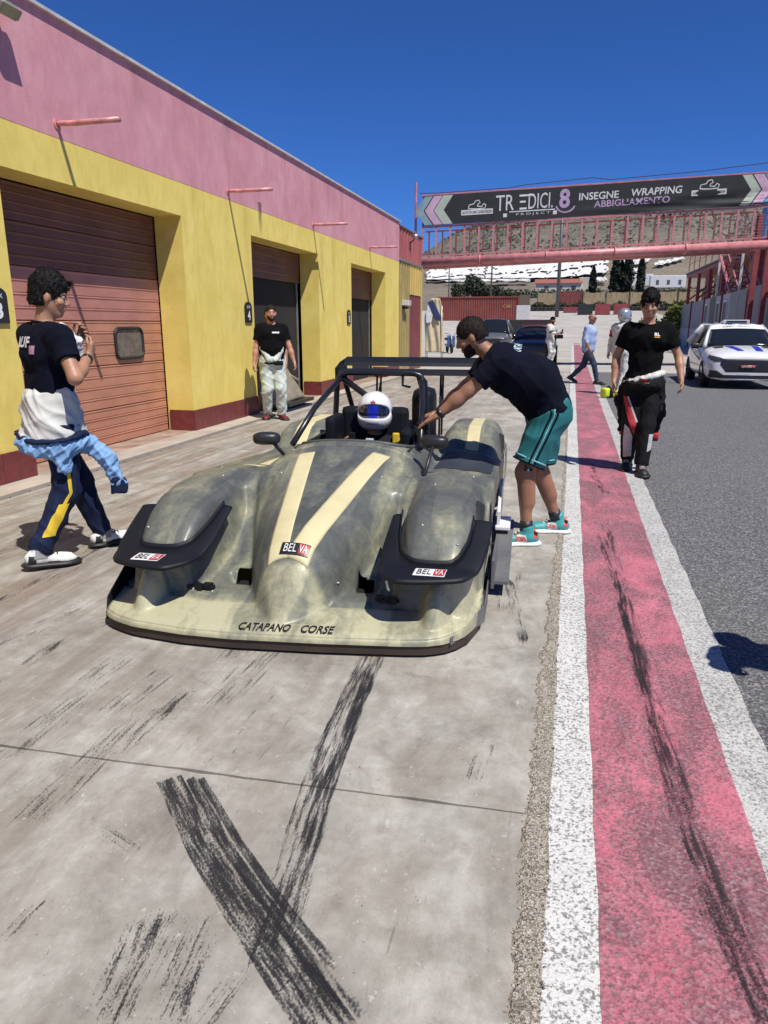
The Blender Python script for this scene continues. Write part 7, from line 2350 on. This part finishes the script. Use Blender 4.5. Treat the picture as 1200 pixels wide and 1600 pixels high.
for i, sg in ((0, -1), (1, 1)):
    bv = bvh_of(so_)
    for dx, wd, mt in ((-.022, .014, NAVYT), (.022, .014, NAVYT), (0, .008, M('pale_teal_piping', (.16, .42, .44), .7))):
        vv, ff = grid_poly([(dx - wd / 2, -.40), (dx + wd / 2, -.40), (dx + wd / 2, .06), (dx - wd / 2, .06)], 5); out = []
        for x, z in vv:
            q = J['hip'][i] + (J['kn'][i] - J['hip'][i]) * min(1, max(0, -z / .43))
            o_ = Vector((sg * .45, q[1] + x, q[2] if z < 0 else q[2] + z)); hh, _, _, _ = bv.ray_cast(o_, Vector((-sg, 0, 0)), .6)
            out.append((hh if hh else Vector((sg * .22, q[1] + x, o_.z))) + Vector((sg * .004, 0, 0)))
        mk('shorts_stripe', out, ff, mt, so_, True)
# navy hem bands
for i in (0, 1):
    d = nv(J['kn'][i] - J['hip'][i]); e = J['hip'][i] + (J['kn'][i] - J['hip'][i]) * .845
    r1 = nv(np.cross(d, (0, 1, 0))); r2 = np.cross(d, r1)
    for off, rr, mt in ((0.0, .1115, NAVYT), (-.03, .1085, MATS['pale_teal_piping'])):
        B().tube([tuple(e + d * off + r1 * rr * math.cos(a) + r2 * rr * math.sin(a)) for a in np.linspace(0, 6.283, 26)], .0065, 6, False).make('hem_band', mt, so_, True)
RP = M('coral_leather', (.55, .09, .07), .5)
shoes(t, J, SHOET, SHOEW, .0065, .0, [(.0, .07, -.055, -.005, SHOEW), (.005, .075, -.048, -.018, RP), (-.075, -.045, -.03, .02, RP)], None, SHOEW)
for i in (0, 1):
    d = nv(J['kn'][i] - J['an'][i]); B().tube([tuple(J['an'][i] + d * .02), tuple(J['an'][i] + d * .085)], [.047, .043], 16).make('sock', SHOEK, t, True)
d = nv(J['wr'][0] - J['el'][0]); cw = J['wr'][0] - d * .025
B().tube([tuple(cw - d * .012), tuple(cw + d * .012)], .036, 14).make('watch', WATCH, t, True)

# ---- 5: man in black walking towards the camera on the right
t = thing('person', 'dark haired man in black T-shirt, suit tied at waist, walking on the strip', 'person')
place(t, .73, 7.85, (-.05, -1))
J = pose(pelvis=(0, 0, .93), lean=.0, head=(.05, .12), legs=((-.04, .20, .085), (.09, -.10, .10)), toes=((-.15, 1, 0), (.12, 1, -.1)),
         hands=((-.345, .12, .95), (.285, .05, .92)), poles=((-.6, -1, 0), (.6, -1, 0)), curl=(.7, .6), bulk=.94)
body(t, J, SKIN, .0085); eyes(t, J, HAIRB); hair(t, J, HAIRB, .009, .012, .016, -.03, .028, 15, .008, 2200)
sh = tee(t, J, BLACKT, .011, .022, .66, -.02, 0, .016, 71)
wrap_text(sh, 'RL', J['C'] + J['f2'] * .14 - J['R'] * .085 + J['u2'] * .05, -J['R'], J['u2'], .05, .03, PRW, sh, bold=.04)
wrap_put('print', sh, [(-.026, -.008), (.026, -.008), (.026, .004), (-.026, .004)], J['C'] + J['f2'] * .14 - J['R'] * .085 + J['u2'] * .025, -J['R'], J['u2'], M('amber_print', (.5, .28, .05), .8), sh, 2)
tr = trousers(t, J, SUITK, .011, .022, .008, .014, 72, .03)
# diagonal red and silver panels down the front of his right leg
def leg_panel(i, poly, mt):
    vv, ff = grid_poly(poly, 4); bv = bvh_of(tr); out = []
    for x, s_ in vv:
        q = J['hip'][i] + (J['kn'][i] - J['hip'][i]) * min(1, s_ / .43) if s_ < .43 else J['kn'][i] + (J['an'][i] - J['kn'][i]) * min(1, (s_ - .43) / .42)
        p = Vector(q) + Vector((-x, .4, 0)); hh, _, _, _ = bv.ray_cast(p, Vector((0, -1, 0)), .7); out.append((hh if hh else p - Vector((0, .3, 0))) + Vector((0, .004, 0)))
    mk('suit_panel', out, ff, mt, tr, True)
leg_panel(1, [(-.09, .14), (-.055, .15), (.055, .40), (.045, .55), (.02, .50), (-.05, .30)], REDC)
leg_panel(1, [(-.055, .42), (-.01, .46), (.03, .56), (.035, .80), (-.045, .82), (-.06, .60)], SUITS)
leg_panel(1, [(-.055, .145), (-.04, .14), (.07, .395), (.055, .40)], SUITS)
leg_panel(0, [(.03, .52), (.07, .52), (.07, .68), (.03, .70)], SUITS)
S = Blob()
for a in np.linspace(0, 6.283, 17)[:-1]:
    p = J['P'] + J['R1'] * .158 * math.cos(a) + J['f1'] * .135 * math.sin(a) + np.array([0, 0, .02 - .05 * math.cos(a) * (1 if math.sin(a) > 0 else .4)])
    S.ell(p, (.052, .052, .036), .03)
bm_obj('waist_roll', S, .011, SUITW, t, .012, 36, 73, 1)
S = Blob()
S.cone(J['P'] + J['R1'] * (-.13) + np.array([0, .05, -.02]), J['P'] + J['R1'] * (-.17) + np.array([0, .03, -.32]), .075, .07, .05)
S.cone(J['P'] + J['R1'] * (-.17) + np.array([0, .03, -.32]), J['P'] + J['R1'] * (-.15) + np.array([0, 0, -.58]), .05, .035, .04)
S.cone(J['P'] + J['R1'] * .16 + np.array([0, .0, -.06]), J['P'] + J['R1'] * .22 + np.array([0, -.02, -.22]), .06, .055, .05)
S.cone(J['P'] + J['R1'] * .20 + np.array([0, -.04, -.2]), J['P'] + J['R1'] * .17 + np.array([0, -.08, -.52]), .05, .035, .04)
for a in np.linspace(.3, 2.9, 9):
    S.ell(J['P'] + J['R1'] * .15 * math.cos(a) + J['f1'] * .15 * math.sin(a) + np.array([0, 0, -.04]), (.06, .05, .05), .04)
bm_obj('hanging_suit_top', S, .011, SUITK, t, .016, 28, 74, 1)
for sg, y0 in ((-1, .0), (1, -.09)):
    e = J['P'] + J['R1'] * (sg * .155) + np.array([0, y0, -.58 if sg < 0 else -.54]); B().tube([tuple(e + np.array([0, 0, .05])), tuple(e - np.array([0, 0, .035]))], [.044, .036], 12).make('sleeve_cuff', REDC, t, True)
wrap_put('buckle', [o for o in t.children if o.name.startswith('waist_roll')][0], [(-.05, -.022), (.05, -.022), (.05, .022), (-.05, .022)], J['P'] + J['f1'] * .2 + np.array([0, 0, .0]), -J['R1'], (0, 0, 1), REDC, t, 3)
shoes(t, J, SHOEK, SHOEK, .0085, .02, None, None, SUITS)

# ---- 6: man in the pale blue shirt
t = thing('person', 'bald man in pale blue shirt and jeans striding across the red strip', 'person')
place(t, .42, 19.55, (.93, -.35))
J = pose(pelvis=(0, 0, .89), lean=.05, head=(.1, .02), legs=((-.06, -.42, .16), (.07, .30, .085)), toes=((0, 1, -.5), (0, 1, .0)),
         hands=((-.28, -.02, .90), (.27, .12, .88)), bulk=1.10)
body(t, J, SKIN3, .014); eyes(t, J, HAIRD)
SHB = M('pale_blue_shirt', (.33, .42, .62), .85, 0, .1, 10)
S = Blob(); torso(S, J, .026, .05, .03)
for i in (0, 1):
    S.cone(J['sh'][i], J['el'][i], .072, .062, .04); S.cone(J['el'][i], J['el'][i] + (J['wr'][i] - J['el'][i]) * .45, .060, .054, .03, 1)
S.plane(J['P'] - J['u1'] * .10, -J['u1'], J['P'] - J['u1'] * .25, .30)
bm_obj('shirt', S, .014, SHB, t, .012, 22, 81, 1)
trousers(t, J, M('dark_jeans', (.018, .035, .075), .85, 0, .2, 14), .014, .012, 0, .010, 82); shoes(t, J, SHOEK, SHOEK, .012)
B().tube([tuple(J['H'] + J['hu'] * .01 + J['hf'] * .088 + J['hr'] * x) for x in (-.06, -.02, .02, .06)], .012, 6).make('sunglasses', BLACKP, t)

# ---- 7: helmeted driver behind the man in black
t = thing('person', 'person in white race suit and silver helmet partly hidden behind the man in black', 'person')
place(t, 1.03, 16.6, (.55, .83))
J = pose(pelvis=(0, 0, .93), lean=.03, head=(.2, 0), legs=((-.11, .10, .085), (.13, -.16, .10)), toes=((-.1, 1, 0), (.15, 1, -.2)), hands=((-.30, .02, .88), (.26, .12, .92)), bulk=1.06)
body(t, J, SKIN, .014)
S = Blob(); torso(S, J, .022, .05)
for i in (0, 1):
    S.cone(J['sh'][i], J['el'][i], .070, .060, .04); S.cone(J['el'][i], J['wr'][i], .058, .046, .03, 1)
    S.cone(J['hip'][i], J['kn'][i], .105, .075, .05); S.cone(J['kn'][i], J['an'][i], .074, .060, .03, 1)
S.cone(J['N'] - J['u2'] * .02, J['N'] + J['u2'] * .03, .068, .062, .03)
su = bm_obj('race_suit', S, .014, SUITW, t, .014, 22, 91, 1)
for p0, p1, mt in ((J['sh'][1], J['el'][1], REDC), (J['sh'][0], J['el'][0], REDC)):
    B().tube([tuple(p0 + (p1 - p0) * .25), tuple(p0 + (p1 - p0) * .62)], [.082, .074], 14).make('suit_panel', mt, t, True)
    B().tube([tuple(p0 + (p1 - p0) * .62), tuple(p0 + (p1 - p0) * .72)], [.076, .072], 14).make('suit_panel', SUITK, t, True)
helmet(t, J, M('silver_helmet_shell', (.42, .45, .47), .2, .55, .1, 5), M('dark_visor', (.012, .012, .014), .08), .011, 1.05)
NEON = M('neon_yellow', (.62, .70, .03), .6, 0, .15, 20)
shoes(t, J, NEON, SHOEK, .012, .03, [(-.03, .05, -.06, -.02, SHOEK)])
gv = thing('kit_bag', 'neon yellow and black kit bag on the ground beside the white race suit', 'bag', (.80, 15.9, 0.008), rad(20))
q = B(); q.box((-.06, 0, .10), (.13, .20, .20), .3, .05); q.make('bag_body', NEON, gv, True)
q = B(); q.box((.14, .05, .07), (.13, .18, .13), -.3, .04); q.make('side_pouch', NEON, gv, True)
q = B(); q.box((.035, 0.0, .09), (.08, .20, .16), .1, .03); q.tube([(-.08, 0, .17), (.0, 0, .23), (.14, 0, .12)], .018, 8); q.make('strap', SUITK, gv, True)

# ---- 8: man looking at his phone beside the dark car
t = thing('person', 'man in white and red race suit looking at his phone beside the dark saloon', 'person')
place(t, -.78, 28.2, (.90, -.40))
J = pose(pelvis=(0, 0, .92), head=(0, .30), legs=((-.10, .02, .085), (.10, -.03, .085)), hands=((-.05, .34, 1.17), (.05, .36, 1.16)), poles=((-.7, -.2, -1), (.7, -.2, -1)), bulk=1.05)
body(t, J, SKIN3, .016); hair(t, J, HAIRB, .015, .004, 0, -.03, 0, 4, .003); beard(t, J, HAIRB, .015, .006)
S = Blob(); torso(S, J, .022, .05)
for i in (0, 1):
    S.cone(J['sh'][i], J['el'][i], .072, .062, .04); S.cone(J['el'][i], J['el'][i] + (J['wr'][i] - J['el'][i]) * .6, .060, .052, .03, 1)
    S.cone(J['hip'][i], J['kn'][i], .105, .075, .05); S.cone(J['kn'][i], J['an'][i], .074, .060, .03, 1)
bm_obj('race_suit', S, .016, SUITW, t, .014, 22, 95, 1)
for sg in (0, 1):
    p0, p1 = J['sh'][sg], J['el'][sg]
    B().tube([tuple(p0 + np.array([0, 0, .06])), tuple(J['N'] + (p0 - J['N']) * .4 + np.array([0, 0, .045]))], [.05, .04], 10).make('suit_panel', REDC, t, True)
    B().tube([tuple(p0 + (p1 - p0) * .7), tuple(p1)], [.078, .07], 12).make('suit_panel', M('green_suit_panel', (.03, .09, .085), .7), t, True)
shoes(t, J, SHOEW, SHOEK, .014)
pc = (J['wr'][0] + J['wr'][1]) / 2 + np.array([0, .12, .05])
ph = thing('phone', 'dark phone held by the man in the white and red race suit', 'phone'); ph.parent = None
Mt = Matrix.Translation(t.location) @ t.rotation_euler.to_matrix().to_4x4()
ph.matrix_world = Mt @ Matrix.Translation(Vector(pc))
ph.location = (Mt @ Vector(pc)); ph.rotation_euler = t.rotation_euler
q = B(); q.box((0, 0, .02), (.085, .02, .16), 0, .004); q.make('case', BLACKP, ph); q = B(); q.box((0, -.0115, .02), (.075, .002, .145)); q.make('screen', LAMPG, ph)

# ---- 9: onlooker just beyond the right edge, whose shadow falls on the asphalt
t = thing('person', 'onlooker in dark clothes at the right edge whose shadow falls on the asphalt', 'person')
place(t, 1.60, 2.90, (-.2, 1))
J = pose(pelvis=(0, 0, .92), head=(0, .1), hands=((-.40, .05, .95), (.24, .06, .88)), poles=((-.8, -.6, 0), (.5, -1, 0)))
body(t, J, SKIN, .014); eyes(t, J, HAIRB); hair(t, J, HAIRB, .014, .008, 0, -.03, 0, 4, .003)
tee(t, J, BLACKT, .014, .022, .62, -.03, 0, .010, 97); trousers(t, J, SUITN, .014, .016, 0, .012, 98); shoes(t, J, SHOEK, SHOEK, .012)

# ================================================================== small things by the garages
# fibreglass panel leaning in the open doorway
t = thing('body_panel', 'pale fibreglass body panel leaning in the open garage doorway', 'car panel', (-4.92, 12.55, 0.05), rad(-90))
n = 16; V = []
for j in range(n):
    for k in range(n):
        a = k / (n - 1) * 2 - 1; b_ = j / (n - 1)
        V.append((a * .75 * (1 - .35 * b_) + .35 * b_, -.35 * b_ + .12 * math.cos(a * 1.5), .12 + .80 * b_ * (1 - .25 * a) * 0.95 - .1 * a * a))
ii = np.arange(n * n).reshape(n, n)
PANELM = M('satin_fibre_panel', (.30, .26, .18), .35, .1, .25, 3, 0, 1, (1, 1, 3))
o = mk('shell', V, np.stack([ii[:-1, :-1], ii[:-1, 1:], ii[1:, 1:], ii[1:, :-1]], -1).reshape(-1, 4), PANELM, t, True); q = o.modifiers.new('thick', 'SOLIDIFY'); q.thickness = .012
B().tube([(-.5, -.05, .42), (0, -.18, .62), (.5, -.3, .70)], .02, 8).make('rib', CREAM, t, True)
B().box((0.05, .0, .07), (1.3, .45, .06), 0, .01).make('dolly', BLACKP, t)
# foot of a metal trestle at the left edge
t = thing('metal_trestle', 'grey metal trestle leg standing at the left edge in front of the yellow pier', 'trestle', (-4.72, 4.90, 0.01), rad(0))
q = B(); q.tube([(-.16, .0, .78), (.12, .03, 0)], .017, 8); q.make('leg', METAL, t, True)
q = B(); q.tube([(-.16, .0, .78), (-.42, .03, 0)], .017, 8); q.make('leg', METAL, t, True)
q = B(); q.tube([(-.16, .0, .78), (-.16, -.6, .78)], .02, 8); q.make('cross_bar', METAL, t, True)
for o in list(t.children)[:2]:
    c = o.copy(); COL.objects.link(c); c.parent = t; c.location = (0, -.6, 0)
# little stones and flakes on the apron
pb = B()
for k in range(420):
    x = random.uniform(-3.6, -.2); y = 1.0 + 8 * random.random() ** 1.7; r = random.uniform(.002, .006)
    pb.add([(x + r, y, .008), (x - r, y + r * .4, .008), (x, y + r, .008), (x, y - r * .9, .008), (x, y, .008 + r * 1.1)], [(0, 2, 4), (2, 1, 4), (1, 3, 4), (3, 0, 4)])
tag(pb.make('stone_chips', M('stone_chip', (.33, .30, .26), .9, 0, .5, 40)), kind='stuff')
tag(B().tube([(-2.06, 1.86, .014), (-2.0, 1.845, .02), (-1.93, 1.83, .016), (-1.90, 1.80, .014)], [.004, .012, .009, .003], 6).make('rubber_scrap', SHOEK, None, True), 'small black scrap of rubber lying on the concrete at the lower left', 'scrap')
bpy.context.view_layer.update()
